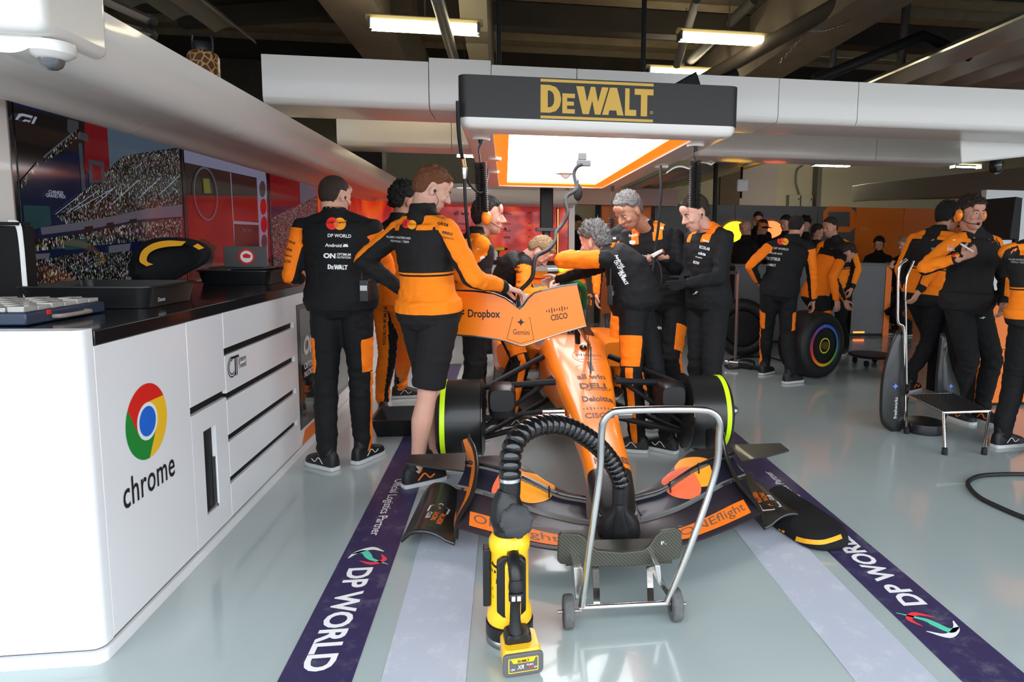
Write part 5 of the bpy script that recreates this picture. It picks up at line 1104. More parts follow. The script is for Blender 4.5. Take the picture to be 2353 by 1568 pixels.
TOR = [(-.20, .10, .085), (-.12, .155, .115), (0, .172, .125), (.12, .168, .122), (.3, .148, .105), (.5, .152, .108), (.7, .172, .118), (.84, .178, .112), (.93, .150, .092), (1.0, .085, .07), (1.06, .058, .058)]
def torso(mb, J, infl=0, t0=-.2, t1=1.06, fat=1):
    R = []
    ts = [x for x in TOR if t0 <= x[0] <= t1]
    for t, ra, rb in ts:
        p, tan = J['spine'](t); s = J['hs'].lerp(J['ss'], min(max(t, 0), 1)).normalized(); f = tan.cross(s).normalized(); s = f.cross(tan).normalized()
        k = fat if t < .7 else 1
        R.append(ringe(p, s, f, ra*J['s']*J['w']+infl, rb*J['s']*k+infl, 24))
    mb.loft(R)
def handmesh(mb, wr, d, pn, s, curl=.5, sc=1, spread=.0):
    d = d.normalized(); pn = (pn-d*pn.dot(d)).normalized(); sd = d.cross(pn)*s     # sd points to the thumb side
    chain(mb, [wr-d*.03*sc, wr+d*.02*sc], [.026*sc, .025*sc])
    for k in (-1, -.33, .33, 1): chain(mb, [wr+d*.01*sc+sd*k*.012*sc, wr+d*.085*sc+sd*k*.028*sc], [.016*sc, .0135*sc])
    for k, L in ((1, .068), (.36, .077), (-.3, .071), (-.95, .055)):
        p = wr+d*.088*sc+sd*k*.029*sc; q = [p]; a = 0; rr_ = [.0105*sc]
        for j, fr in enumerate((.45, .3, .25)):
            a += curl*(.75 if j == 0 else 1.0); dd = d*math.cos(a)+pn*math.sin(a)+sd*k*spread; p = p+dd.normalized()*L*fr*sc; q.append(p); rr_.append((.0098, .0090, .0078)[j]*sc)
        chain(mb, q, rr_)
    p = wr+d*.022*sc+sd*.026*sc; dd = (d*.62+sd*.62+pn*.45).normalized(); p1 = p+dd*.042*sc; d2 = (d*.9+sd*.1+pn*(.3+.3*curl)).normalized(); p2 = p1+d2*.034*sc; p3 = p2+d2*.024*sc
    chain(mb, [p, p1, p2, p3], [.0155*sc, .0125*sc, .0110*sc, .0090*sc])
def headmesh(mb, M, sc=1, female=False, beard=False):
    def el(c, r): mb.ell((0, 0, 0), r, n=24, m=16); k = 24*17; mb.v[-k:] = [tuple(M@(V(p)+V(c))) for p in mb.v[-k:]]
    el((0, -.012, .030), (.076, .094, .086)); el((0, .030, -.012), (.066, .060, .088)); el((0, .038, -.058), (.055, .050, .054)); el((0, .02, -.03), (.066, .066, .06)); el((0, .062, -.088), (.024, .022, .022))
    el((0, .012, -.050), (.060, .062, .050))
    el((0, .080, .028), (.046, .014, .014)); el((0, .078, .060), (.050, .018, .035))
    for s in (-1, 1): el((s*.038, .066, -.020), (.022, .020, .020)); el((s*.078, -.004, -.006), (.0085, .019, .031)); el((s*.074, -.004, -.006), (.010, .010, .018))
    for k in range(7): u = k/6; el((0, .088+.024*u, .016-.036*u), (.0085+.005*u, .012, .010+.002*u))
    for s in (-1, 1): el((s*.030, .0765, .0185), (.0165, .0125, .0065)); el((s*.030, .0765, .003), (.0155, .0110, .0050))
    for s in (-1, 1): el((s*.012, .098, -.024), (.009, .011, .0085))
    el((0, .083, -.050), (.022, .012, .0065)); el((0, .082, -.060), (.019, .012, .0065)); el((0, .076, -.055), (.028, .012, .018))
def dirv(a): return V((math.sin(a), math.cos(a), 0))
def hair_obj(M, style, m_, parent, seed=0, name='hair'):
    mb = MB(); n_, m__ = 110, 64; vs = []
    for i in range(m__+1):
        th = PI*i/m__
        for k in range(n_):
            ph = 2*PI*k/n_; d = V((math.sin(th)*math.cos(ph), math.sin(th)*math.sin(ph), math.cos(th)))
            zr = .087 if d.z > 0 else .122
            R = V((d.x*.077, d.y*.095-.012, d.z*zr+.030))
            f = d.y; line = {'short': .50, 'crew': .42, 'curly': .36, 'long': .35, 'mop': .30}.get(style, .45)
            low = -.93 if style == 'long' else -.62; ear = .06 if style != 'long' else -.4
            def sm(x): x = max(0, min(1, x)); return x*x*(3-2*x)
            zl = line+(ear-line)*sm((.62-f)/.40)+(low-ear)*sm((-.12-f)/.30)
            zl += .10*noise.noise(V((d.x*9+seed, d.y*9, 3)))
            u = (d.z-zl)*6; u = max(-1, min(1, u))
            th_ = {'short': .023, 'crew': .010, 'curly': .032, 'long': .020, 'mop': .028}.get(style, .012)
            top = max(0, d.z)**1.2
            base = th_*((.35 if style in ('short', 'crew') else .6)+.75*top)*(u if u > 0 else u*1.6)
            nz = noise.noise(V((d.x*5+seed, d.y*5, d.z*5)))*.5+noise.noise(V((d.x*14+seed, d.y*14, d.z*14)))*.5
            nz += (.0 if style == 'crew' else .55)*noise.noise(V((d.x*34+seed, d.y*9, d.z*16)))
            amp = {'short': .45, 'crew': .15, 'curly': .8, 'long': .3, 'mop': .6}.get(style, .3)
            R = R+d*(base*(1+amp*nz*1.5)-(.004 if u < 0 else 0)); 
            if style in ('short', 'mop', 'curly') and f > .5 and d.z > .45: R += V((0, .010, .012 if style == 'short' else .004))*(min(1, (f-.5)*3))
            vs.append(M@R)
    fs = []
    for i in range(m__):
        for k in range(n_): q = (k+1) % n_; fs.append((i*n_+k, (i+1)*n_+k, (i+1)*n_+q, i*n_+q))
    mb.add(vs, fs)
    if style == 'long':
        for s in (-1, -.5, 0, .5, 1): mb.tube([M@V((s*.062, -.06+abs(s)*.03, .0)), M@V((s*.075, -.075+abs(s)*.04, -.10)), M@V((s*.07, -.06+abs(s)*.03, -.22))], [.035, .034, .014], 10)
    return mb.build(name, m_, parent, smooth=True, auto=180)
def shoe(parent, ank, yaw_, m_='shoe_black', pitch=0, sole='shoe_sole', sc=1, logo=True, mark='white_ink'):
    T = Matrix.Translation(ank)@Matrix.Rotation(-yaw_, 4, 'Z')@Matrix.Rotation(-pitch, 4, 'X')@Matrix.Scale(sc, 4)   # local +y = toe
    b = -.085
    def sec(y, hw, h, z0=.0): return [T@V((hw*math.copysign(abs(math.cos(a))**.7, math.cos(a)), y, b+z0+(h if math.sin(a) > 0 else 0)*abs(math.sin(a))**.8)) for a in [2*PI*k/20 for k in range(20)]]
    prof = [(-.085, .018, .045), (-.078, .030, .085), (-.055, .036, .105), (-.02, .038, .118), (.02, .040, .110), (.055, .042, .085), (.10, .047, .066), (.14, .046, .055), (.168, .037, .044), (.182, .018, .030)]
    o = MB().loft([sec(y, hw, h, .018) for y, hw, h in prof]).build('shoe', m_, parent, smooth=True, auto=80)
    so = MB().loft([[T@V(((hw+.004)*math.copysign(abs(math.cos(a))**.6, math.cos(a)), y*1.02, b+.001+.0+(.024 if math.sin(a) > 0 else 0))) for a in [2*PI*k/20 for k in range(20)]] for y, hw, h in prof]).build('sole', sole, o, smooth=True)
    MB().tube([T@V((0, -.02, b+.10)), T@V((0, -.022, b+.15))], [.043, .040], 16).build('shoe_cuff', m_, o, smooth=True)
    if logo:
        for s in (-1, 1): MB().tube(smoothpts([T@V((s*.044, -.01, b+.04)), T@V((s*.043, .03, b+.075)), T@V((s*.047, .06, b+.045)), T@V((s*.048, .09, b+.06))], 3), .0022 if mark == 'white_ink' else .0045, 5).build('side_mark', mark, o)
    return o
PEOPLE = {}
def person(key, label, pel, neck, head, fy, hy, hp=0, hr=0, arms=None, legs=None, sty='suit', leg='patch', hair=('short', 'hair_brown'), skin='skin', s=1, w_=1, vox=.010, sy=None, bend=None, hands=(None, None), shoes='shoe_black', group=None, headset=False, earpiece=False, face=True, cap=False, feet=None, fat=1, glasses=False, collar=True, gloves=(0, 0), cat='person', noshoes=False, hsc=1.0, radio=None, mark='white_ink'):
    pel, neck, head = V(pel), V(neck), V(head); Fw = dirv(fy); hs = V((math.cos(fy), -math.sin(fy), 0)); a = fy if sy is None else sy; ss = V((math.cos(a), -math.sin(a), 0))
    up = (neck-pel); L = up.length; upn = up/L
    hs = (hs-upn*hs.dot(upn)).normalized() if abs(hs.dot(upn)) > .3 else hs
    bnd = V(bend) if bend else V()
    def spine(t):
        tt = min(max(t, 0), 1); p = pel+up*t+bnd*(4*tt*(1-tt)); e = .02; t2 = min(max(t+e, 0), 1); q = pel+up*(t+e)+bnd*(4*t2*(1-t2)); tn = (q-p).normalized()
        if t < 0: # hips hang more vertical
            tn = (tn*.5+V((0, 0, 1))*.5).normalized(); p = pel+tn*t*L
        return p, tn
    J = dict(spine=spine, hs=hs, ss=ss, s=s, w=w_)
    fwd = upn.cross(ss); fwd = -fwd if fwd.dot(Fw) < 0 else fwd
    pt, tn = spine(.875)
    sh = {k: pt+ss*sg*.178*s*w_+tn*.0 for k, sg in (('L', -1), ('R', 1))}
    hip = {k: pel+hs*sg*.092*s-V((0, 0, .03)) for k, sg in (('L', -1), ('R', 1))}
    el, wr = {}, {}
    for k, sg in (('L', -1), ('R', 1)):
        ar = (arms or {}).get(k)
        if ar is None: wrp = sh[k]+V((0, 0, -.53*s))+ss*sg*.06+Fw*.06; hint = sh[k]+V((0, 0, -.3))+ss*sg*.2-Fw*.15
        else: hint, wrp = V(ar[0]), V(ar[1])
        dmax = .57*s
        if (wrp-sh[k]).length > dmax*1.08: wrp = sh[k]+(wrp-sh[k]).normalized()*dmax*1.08
        el[k] = ik(sh[k], wrp, .300*s, .268*s, hint); wr[k] = wrp
    kn, an = {}, {}
    for k, sg in (('L', -1), ('R', 1)):
        lg = (legs or {}).get(k); dflt = V((hip[k].x, hip[k].y, .085))+hs*sg*.03
        an[k] = V(lg[0]) if lg else dflt
        hint = V(lg[1]) if lg and len(lg) > 1 and lg[1] is not None else (hip[k]+an[k])/2+Fw*.3
        kn[k] = ik(hip[k], an[k], .445*s, .435*s, hint)
    base = (an['L']+an['R'])/2; root = thing('person', label, cat, (base.x, base.y, 0), group)
    # head matrix
    HF = dirv(hy); Rm = Matrix.Rotation(-hy, 4, 'Z')@Matrix.Rotation(-hp, 4, 'X')@Matrix.Rotation(hr, 4, 'Y')
    MH = Matrix.Translation(head)@Rm@Matrix.Scale(s*hsc*(.97 if 'long' in hair[0] else 1), 4)
    fine = vox < .012
    # --- body: skin
    mb = MB(); headmesh(mb, MH); nk = MH@V((0, -.020, -.07)); chain(mb, [MH@V((0, -.018, -.03)), nk, neck-tn*.03*s], [.060*s, .060*s, .068*s])
    hv, hn, hf = remesh(mb, .0052 if fine else .009, 1)
    B = MB(); B.add(hv, hf)
    mb = MB(); hands_m = MB()
    for k, sg in (('L', -1), ('R', 1)):
        hd = hands[0 if k == 'L' else 1]; d = (wr[k]-el[k]).normalized(); pn = -ss*sg; curl = .45
        if hd: d = V(hd[0]) if hd[0] is not None else d; pn = V(hd[1]) if hd[1] is not None else pn; curl = hd[2]
        tgt = hands_m if gloves[0 if k == 'L' else 1] else mb
        handmesh(tgt, wr[k], d, pn, sg*1, curl, s)
        chain(mb, [el[k], wr[k]], [.036*s, .026*s])
    v_, n_, f_ = remesh(mb, .0048 if fine else .010, 1); B.add(v_, f_)
    mb = MB(); torso(mb, J, -.012)
    for k in 'LR':
        chain(mb, [sh[k], el[k], wr[k]], [.047*s, .040*s, .026*s])
        if leg == 'shorts': chain(mb, [hip[k], kn[k].lerp(hip[k], .02), kn[k]], [.082*s, .056*s, .056*s]); c1 = kn[k].lerp(an[k], .3)-Fw*.012; chain(mb, [kn[k], c1, kn[k].lerp(an[k], .65)-Fw*.004, an[k], an[k]-V((0, 0, .03))], [.054*s, .060*s, .044*s, .036*s, .036*s])
        else: chain(mb, [hip[k], kn[k], an[k]+V((0, 0, .05))], [.065*s, .045*s, .028*s])
    v_, n_, f_ = remesh(mb, .009 if leg == 'shorts' else .016, 2); B.add(v_, f_)
    body = B.build('body', skin, root, smooth=True, auto=180)
    if hands_m.v:
        v_, n_, f_ = remesh(hands_m, .005 if fine else .01, 1); G = MB(); G.add([v for v in v_], f_); G.build('glove', 'fab_black', root, smooth=True, auto=180)
    # --- jacket
    def wrinkle(p, nrm, amt, sd=0): return p+nrm*(amt*(noise.noise(V((p.x*14+sd, p.y*14, p.z*26)))+.5*noise.noise(V((p.x*30, p.y*30+sd, p.z*40)))))
    mb = MB(); inf = .020*s; t0 = -.20 if sty == 'team' else -.12
    torso(mb, J, inf, t0, .93, fat)
    if sty == 'team': torso(mb, J, inf+.016*s, t0, .13, fat)
    p1, tn1 = spine(1.0); nb_ = neck+tn1*.015
    if collar: 
        f1 = tn1.cross(ss).normalized(); mb.loft([ringe(spine(.90)[0], ss, f1, .13*s, .09*s), ringe(p1, ss, f1, .085*s, .080*s), ringe(neck+tn1*.035*s+(nk-neck)*.45, ss, f1, .068*s, .070*s)])
    for k, sg in (('L', -1), ('R', 1)):
        chain(mb, [spine(.985)[0]+ss*sg*.045*s, sh[k]-tn*.002], [.058*s, .056*s]); e2 = el[k]
        chain(mb, [sh[k], sh[k].lerp(e2, .5), e2, e2.lerp(wr[k], .5), wr[k]-(wr[k]-e2).normalized()*.02], [.062*s, .062*s, .056*s, .050*s, .039*s])
    vs, ns, fs = remesh(mb, vox, 2)
    tops = [(sh['L'], el['L'], wr['L'], -1), (sh['R'], el['R'], wr['R'], 1)]
    msk, tor = [], []; nv = []
    for p, nr in zip(vs, ns):
        t = (p-pel).dot(up)/(L*L); c, tn_ = spine(t); dt = (p-c).length/.165
        best = ('T', t, 0, dt); lat = (p-c).dot(ss)/.18; dep = (p-c).dot(Fw)/.12
        for (S, E, Wp, sg) in tops:
            for q, (a_, b_) in enumerate(((S, E), (E, Wp))):
                ab = b_-a_; u = max(0, min(1, (p-a_).dot(ab)/ab.length_squared)); cc = a_+ab*u; dd = (p-cc).length/(.07*s)
                if dd < best[3]*(1.0): 
                    o_ = ss*sg+V((0, 0, .6)) ; axn = ab.normalized(); o_ = (o_-axn*o_.dot(axn)); o_ = o_.normalized() if o_.length > .05 else V((0, 0, 1)); r_ = (p-cc); r_ = r_-axn*r_.dot(axn); r_ = r_.normalized() if r_.length > 1e-5 else o_
                    best = ('A', q+u, r_.dot(o_), dd)
        kind, u, q, _ = best
        if sty == 'team':
            if kind == 'T': mval = max((.425-t)*1.0, min(abs(lat)-.38, t-.87, 1.02-t)) if t > .3 else .4
            else: mval = min(q+.05, 1.80-u) if u > 0.02 else max(q, t-.87) if q > -.3 else q
            if kind == 'T' and t < .12: mval = min(mval, (t+.01)*2)
            if kind == 'T' and dep > .3 and t > .43 and sty == 'team': mval = min(mval, abs(lat)-.75)
        elif sty == 'suit':
            mval = -1 if kind == 'T' and abs(lat) < .85 else (min(q+.35, 1.9-u) if kind == 'A' and u > .12 else -.2)
        elif sty == 'suit_b':
            mval = min(abs(lat)-.33, .72-abs(lat), t-.82) if kind == 'T' and dep > -.2 else -.3
        elif sty == 'suit_o':
            mval = .5 if kind == 'A' else max(-.2, .5 if t < .85 else -.2)
            if kind == 'A' and (u < .22 or q < -.75): mval = -.3
        elif sty == 'panel':
            mval = -1 if kind == 'T' else min(q+.62, 1.92-u, u-.05)
        else: mval = -1
        msk.append(mval); tor.append(t if kind == 'T' or u < .12 else -1)
        wa = .0075 if (kind == 'A' and (u > .6)) else .006
        if kind == 'T' and .55 < t: wa = .004
        nv.append(wrinkle(p, nr, wa*s, hash(key) % 17 if False else len(PEOPLE)))
    mb = MB(); mb.add(nv, fs)
    cloth = {'team': 'team_cloth', 'black': 'fab_black', 'suit': 'suit_cloth', 'suit_b': 'suit_cloth', 'suit_o': 'suit_cloth', 'panel': 'suit_cloth'}[sty]
    jk = mb.build('jacket', cloth, root, smooth=True, auto=180)
    for nm, arr in (('msk', msk), ('tor', tor)): at_ = jk.data.attributes.new(nm, 'FLOAT', 'POINT'); at_.data.foreach_set('value', arr)
    # --- trousers
    mb = MB(); torso(mb, J, .008*s, -.2, .13, fat); msk = []
    for k in 'LR':
        if leg == 'shorts': e = hip[k].lerp(kn[k], .86); chain(mb, [hip[k], hip[k].lerp(kn[k], .5)], [.108*s, .098*s]); ax = (kn[k]-hip[k]).normalized(); u_ = ax.cross(Fw).normalized(); f2_ = u_.cross(ax); mb.loft([ringe(hip[k].lerp(kn[k], .3), u_, f2_, .092*s, .098*s), ringe(hip[k].lerp(kn[k], .6), u_, f2_, .092*s, .098*s), ringe(e, u_, f2_, .090*s, .096*s)])
        else:
            chain(mb, [hip[k], hip[k].lerp(kn[k], .45), kn[k], kn[k].lerp(an[k], .35)-Fw*.01, an[k]+V((0, 0, .12)), an[k]+V((0, 0, .045)), an[k]+V((0, 0, .02))], [.104*s, .092*s, .074*s, .072*s, .063*s, .060*s, .054*s])
    vs, ns, fs = remesh(mb, vox, 2); nv = []
    for p, nr in zip(vs, ns):
        best = None
        for k, sg in (('L', -1), ('R', 1)):
            for q, (a_, b_) in enumerate(((hip[k], kn[k]), (kn[k], an[k]))):
                ab = b_-a_; u = max(0, min(1, (p-a_).dot(ab)/ab.length_squared)); cc = a_+ab*u; dd = (p-cc).length
                if best is None or dd < best[0]:
                    axn = ab.normalized(); o_ = hs*sg; o_ = (o_-axn*o_.dot(axn)).normalized(); r_ = p-cc; r_ = r_-axn*r_.dot(axn); r_ = r_.normalized() if r_.length > 1e-5 else o_; best = (dd, q+u, r_.dot(o_))
        _, u, q = best
        if leg == 'patch': mv = max(min(q-.45, (u-.42)*2, (.88-u)*2), min(q-.93, u-.9))
        elif leg == 'orange': mv = .5 if q > -.8 else -.2
        else: mv = -1
        msk.append(mv); nv.append(wrinkle(p, nr, (.009 if (.75 < u < 1.25 or u > 1.7) and leg != 'shorts' else .005)*s, 5))
    mb = MB(); mb.add(nv, fs); tm = {'patch': 'suit_cloth', 'orange': 'suit_cloth', 'shorts': 'fab_black2', 'black': 'fab_black'}[leg]
    tr_ = mb.build('shorts' if leg == 'shorts' else 'trousers', tm, root, smooth=True, auto=180); at_ = tr_.data.attributes.new('msk', 'FLOAT', 'POINT'); at_.data.foreach_set('value', msk)
    # --- shoes, hair, face
    if not noshoes:
        for i, k in enumerate('LR'):
            fyaw = fy if not feet else feet[i][0]; pt_ = 0 if not feet else feet[i][1]; shoe(root, an[k], fyaw, shoes, pt_, sc=s, logo=fine, mark=mark)
    if hair[0] != 'bald': hair_obj(MH, hair[0], hair[1], root, len(PEOPLE)*3.1)
    if face and fine:
        for sg in (-1, 1):
            e = MB().ell((0, 0, 0), (.0120, .0110, .0050), n=16, m=10); e.v = [tuple(MH@(V(p)+V((sg*.030, .0785, .012)))) for p in e.v]; eo = e.build('eye', 'eye_white', root, smooth=True)
            e = MB().ell((0, 0, 0), (.0050, .003, .0044), n=12, m=8); e.v = [tuple(MH@(V(p)+V((sg*.030, .0880, .0115)))) for p in e.v]; e.build('iris', 'eye_dark', eo, smooth=True)
            bm_ = MB().tube([MH@V((sg*.014, .0955, .030)), MH@V((sg*.032, .0925, .035)), MH@V((sg*.048, .080, .030))], [.003, .004, .002], 8); bm_.build('eyebrow', hair[1], root, smooth=True)
        l_ = MB().ell((0, 0, 0), (.021, .007, .0045), n=18, m=8); l_.v = [tuple(MH@(V(p)+V((0, .090, -.052)))) for p in l_.v]; l2 = MB().ell((0, 0, 0), (.018, .007, .005), n=18, m=8); l_.add([tuple(MH@(V(p)+V((0, .089, -.061)))) for p in l2.v], l2.f); l_.build('lips', 'lip', root, smooth=True)
    elif face:
        for sg in (-1, 1): e = MB().ell((0, 0, 0), (.012, .006, .006), n=10, m=6); e.v = [tuple(MH@(V(p)+V((sg*.030, .086, .013)))) for p in e.v]; e.build('eye', 'eye_dark', root, smooth=True)
    if headset:
        hsx = []
        band = smoothpts([MH@V((math.sin(a)*.098, -.008, math.cos(a)*.098+.030)) for a in [-1.9+3.8*k/10 for k in range(11)]], 2)
        h_ = MB().tube(band, .011, 8, up=(0, 0, 1)).build('headset_band', 'black_plastic', root, smooth=True)
        for sg in (-1, 1):
            e = MB().ell((0, 0, 0), (.022, .034, .046), n=20, m=14); e.v = [tuple(MH@(V(p)+V((sg*.100, -.004, -.004)))) for p in e.v]; e.build('ear_cup', 'orange_paint', h_, smooth=True)
            e = MB().ell((0, 0, 0), (.014, .032, .043), n=20, m=12); e.v = [tuple(MH@(V(p)+V((sg*.082, -.004, -.004)))) for p in e.v]; e.build('ear_cushion', 'black_plastic', h_, smooth=True)
        MB().tube(smoothpts([MH@V((.098, .02, -.03)), MH@V((.080, .08, -.062)), MH@V((.035, .115, -.066))], 4), .003, 6).build('microphone_boom', 'black_plastic', h_, smooth=True)
        e = MB().ell((0, 0, 0), (.012, .010, .010), n=12, m=8); e.v = [tuple(MH@(V(p)+V((.028, .117, -.066)))) for p in e.v]; e.build('microphone', 'black_matte', h_, smooth=True)
    if earpiece:
        sg = earpiece; e = MB().ell((0, 0, 0), (.006, .008, .009), n=10, m=8); e.v = [tuple(MH@(V(p)+V((sg*.086, .004, -.006)))) for p in e.v]; eo = e.build('earpiece', 'black_plastic', root, smooth=True)
        MB().tube(smoothpts([MH@V((sg*.088, .004, -.014)), MH@V((sg*.078, .045, -.05)), MH@V((sg*.068, .03, -.10)), MH@V((sg*.06, -.03, -.13))], 5), .0016, 5).build('earpiece_wire', 'black_plastic', eo)
    if cap:
        c = MB().ell((0, 0, 0), (.088, .106, .080), n=28, m=16); c.v = [tuple(MH@(V((p[0], p[1]-.008, max(p[2], -.005)+.050)))) for p in c.v]; co = c.build('cap', 'fab_orange', root, smooth=True)
        MB().loft([[MH@V((math.sin(a)*(.075+r), .06+math.cos(a)*(.03+r*.9), .052-r*.25-abs(math.sin(a))*.012)) for a in [-1.2+2.4*k/10 for k in range(11)]]+[MH@V((math.sin(a)*(.075+r), .06+math.cos(a)*(.03+r*.9), .047-r*.25-abs(math.sin(a))*.012)) for a in [1.2-2.4*k/10 for k in range(11)]] for r in (0, .03, .06)]).build('cap_peak', 'fab_black', co, smooth=True)
    if radio:
        P_ = V(radio); q_ = Matrix.Translation(P_)@Matrix.Rotation(-fy, 4, 'Z'); r_o = MB().box((-.028, -.018, -.085), (.028, .018, .045), q_).build('radio', 'black_plastic', root, bevel=.005); MB().tube([q_@V((-.016, 0, .04)), q_@V((-.018, 0, .16))], [.006, .004], 8).build('radio_aerial', 'black_plastic', r_o)
        MB().box((-.02, -.021, -.02), (.02, -.0175, .01), q_).build('radio_display', 'dull_steel', r_o)
    if glasses:
        for sg in (-1, 1): MB().tube([MH@V((sg*.031+math.cos(a)*.021, .100, .013+math.sin(a)*.015)) for a in [2*PI*k/14 for k in range(15)]], .0022, 5).build('spectacle_rim', 'black_plastic', root)
    PEOPLE[key] = dict(root=root, jacket=jk, trousers=tr_, MH=MH, J=J, sh=sh, el=el, wr=wr)
    return root
def marks(key, items, part='jacket', name='lettering'):
    """items: (text|callable, px, py, width px, rotation deg, material, height px|None)"""
    o = PEOPLE[key][part]; bv = bvh_of(o)
    for it in items:
        s_, x, y, w_, rot, m_ = it[:6]; hpx = it[6] if len(it) > 6 else None; bold = it[7] if len(it) > 7 else .02
        d = ray(x, y).normalized(); h = bv.ray_cast(CAM, d)
        if not h[0]: continue
        dep = (h[0]-CAM).dot(CF); k = dep/F; a = math.radians(rot); xd = CR*math.cos(a)-CD*math.sin(a); yd = -CD*math.cos(a)-CR*math.sin(a)
        M = frame(h[0]-d*.05, xd, yd); mb = MB()
        if callable(s_): s_(mb, M, w_*k)
        else: text_into(mb, s_, M, w=w_*k, h=hpx*k if hpx else None, bold=bold)
        wrap(mb, bv, d, .003)
        if mb.f: mb.build(name, m_ if isinstance(m_, list) else [m_], o)
def mc_(mb, M, w_): logo_circles(mb, M, w_*.31, 0, 1, 2)
MCM = ['mc_red', 'mc_orange', 'mc_coral']
def dw_(mb, M, w_): logo_dewalt(mb, M, w_, 0, False)
def sw_(mb, M, w_): logo_swoosh(mb, M, w_*.5)
def star_(mb, M, w_): arcstroke(mb, M, [(-.5*w_, -.1*w_), (0, 0), (.2*w_, .15*w_), (.5*w_, .12*w_)], [.02*w_, .08*w_, .1*w_, .01*w_]); arcstroke(mb, M, [(0, .2*w_), (.05*w_, 0), (.2*w_, -.15*w_)], [.03*w_, .08*w_, .02*w_])
def droid_(mb, M, w_):
    pts = [(w_*.5*math.cos(a), w_*.5*math.sin(a)-.2*w_) for a in [PI*k/12 for k in range(13)]]; polyf(mb, M, pts)
    for s in (-1, 1): polyf(mb, M, [(s*.25*w_, .2*w_), (s*.38*w_, .42*w_), (s*.30*w_, .42*w_)])
WI, BI, OI = 'white_ink', 'black_ink', 'orange_matte'
mat('dim_white', (.55, .55, .55), .6)
# man with his back to us at the left counter
Yp = 4.15
person('left', 'person seen from behind at the left counter, black suit with white names, orange sleeves', RY(785, 690, Yp), RY(774, 500, Yp+.02), RY(770, 452, Yp+.06), .12, .62, .18,
    arms={'L': (RY(650, 636, 3.95), RY(690, 640, 4.40)), 'R': (RY(885, 600, 4.2), RY(872, 640, 4.5))}, legs={'L': (RZ(752, 1046, .085), RY(735, 860, 4.3)), 'R': (RZ(834, 1030, .085), RY(835, 850, 4.3))},
    sty='panel', leg='patch', hair=('crew', 'hair_brown'), skin='skin_pale', s=.985, w_=1.22, fat=1.15, feet=[(-.9, 0), (.5, 0)], earpiece=1, radio=RY(838, 660, 3.96))
marks('left', [(mc_, 772, 514, 46, -2, MCM), ('DP WORLD', 780, 542, 54, -2, WI, 8), ('Android', 766, 564, 38, -2, WI, 8), (droid_, 794, 565, 13, 0, WI), ('ON', 757, 588, 28, -2, WI, 12, .05), ('OPTIMUM', 790, 585, 32, -2, WI, 6), ('NUTRITION', 790, 592, 32, -2, WI, 5), (dw_, 776, 614, 46, -2, WI), ('PIT STOP', 762, 476, 50, 0, 'gold', 4)])
marks('left', [(star_, 789, 700, 26, 0, WI), ('alpine', 806, 683, 30, -4, WI, 10, 0)], 'trousers'); marks('left', [('ECOLAB', 668, 556, 22, -20, BI, 6), ('okta', 664, 573, 16, -15, BI, 7), ('freshworks', 660, 587, 22, -12, BI, 5), ('ARROW', 655, 600, 28, -10, BI, 8)])
# ginger man with shorts
Yp = 3.72
person('ginger', 'ginger-haired person in orange and black jacket and black shorts, hand on orange panel', RY(985, 712, Yp), RY(972, 500, Yp-.02), RY(992, 438, Yp+.06), .72, 1.28, .42,
    arms={'R': (RY(1068, 622, 3.52), RY(1160, 660, 3.74)), 'L': (RY(850, 600, 3.9), RY(922, 668, 3.92))}, legs={'L': (RZ(1003, 1052, .085), RY(1020, 870, 3.9)), 'R': (RZ(957, 1082, .085), RY(975, 880, 3.55))},
    sty='team', leg='shorts', hair=('short', 'hair_ginger'), skin='skin_pale', s=1.0, w_=1.0, feet=[(1.3, 0), (1.0, 0)], vox=.0085, earpiece=1, mark='orange_matte', hands=((V((.3, .1, -1)), V((1, 0, 0)), .3), (V((1, .35, -.35)), V((.3, .1, -1)), .55)))
marks('ginger', [(mc_, 940, 515, 34, -12, MCM), (sw_, 911, 517, 16, 30, OI), ('McLAREN MASTERCARD', 915, 546, 56, -4, WI, 5, 0), ('FORMULA 1 TEAM', 918, 555, 42, -4, WI, 5, 0), ('Hilton', 1010, 497, 26, -14, BI, 8, 0), ('okta', 1018, 514, 26, -12, BI, 9), ('PIRELLI', 1028, 536, 24, -10, BI, 6, .04), ('freshworks', 1030, 547, 26, -10, BI, 5, 0)])
# person behind in orange suit
Yp = 5.0
person('orangelegs', 'person with curly black hair in an all-orange suit standing behind the ginger man', RY(905, 680, Yp), RY(915, 512, Yp), RY(930, 466, Yp+.04), .7, 1.0, .1,
    arms={'L': (RY(868, 610, 5.0), RY(872, 664, 5.05))}, legs={'L': (RZ(880, 925, .085), None), 'R': (RZ(922, 893, .085), None)}, sty='suit_o', leg='orange', hair=('curly', 'hair_black'), skin='skin_tan', s=.97, feet=[(2.9, 0), (1.4, 0)], vox=.011, earpiece=-1)
marks('orangelegs', [('OPTIMUM NUTRITION', 884, 748, 92, -92, BI, 8, .02)], 'trousers')
# headset man
Yp = 4.66
person('headset', 'person in profile with dark hair and orange ear defenders left of the car', RY(1085, 690, Yp), RY(1092, 540, Yp), RY(1122, 500, Yp), 1.25, 1.62, .05,
    arms={'R': (RY(1060, 640, 4.6), RY(1120, 690, 4.6)), 'L': (RY(1110, 640, 5.0), RY(1150, 690, 5.0))}, legs={'R': (RZ(1068, 990, .085), None), 'L': (RZ(1100, 960, .085), None)}, sty='team', leg='black', hair=('short', 'hair_black'), skin='skin', s=.97, hsc=1.08, headset=True, vox=.010)
marks('headset', [('Hilton', 1072, 582, 18, -10, BI, 6, 0), (star_, 1098, 573, 9, 0, WI), (droid_, 1108, 592, 12, 20, WI)])
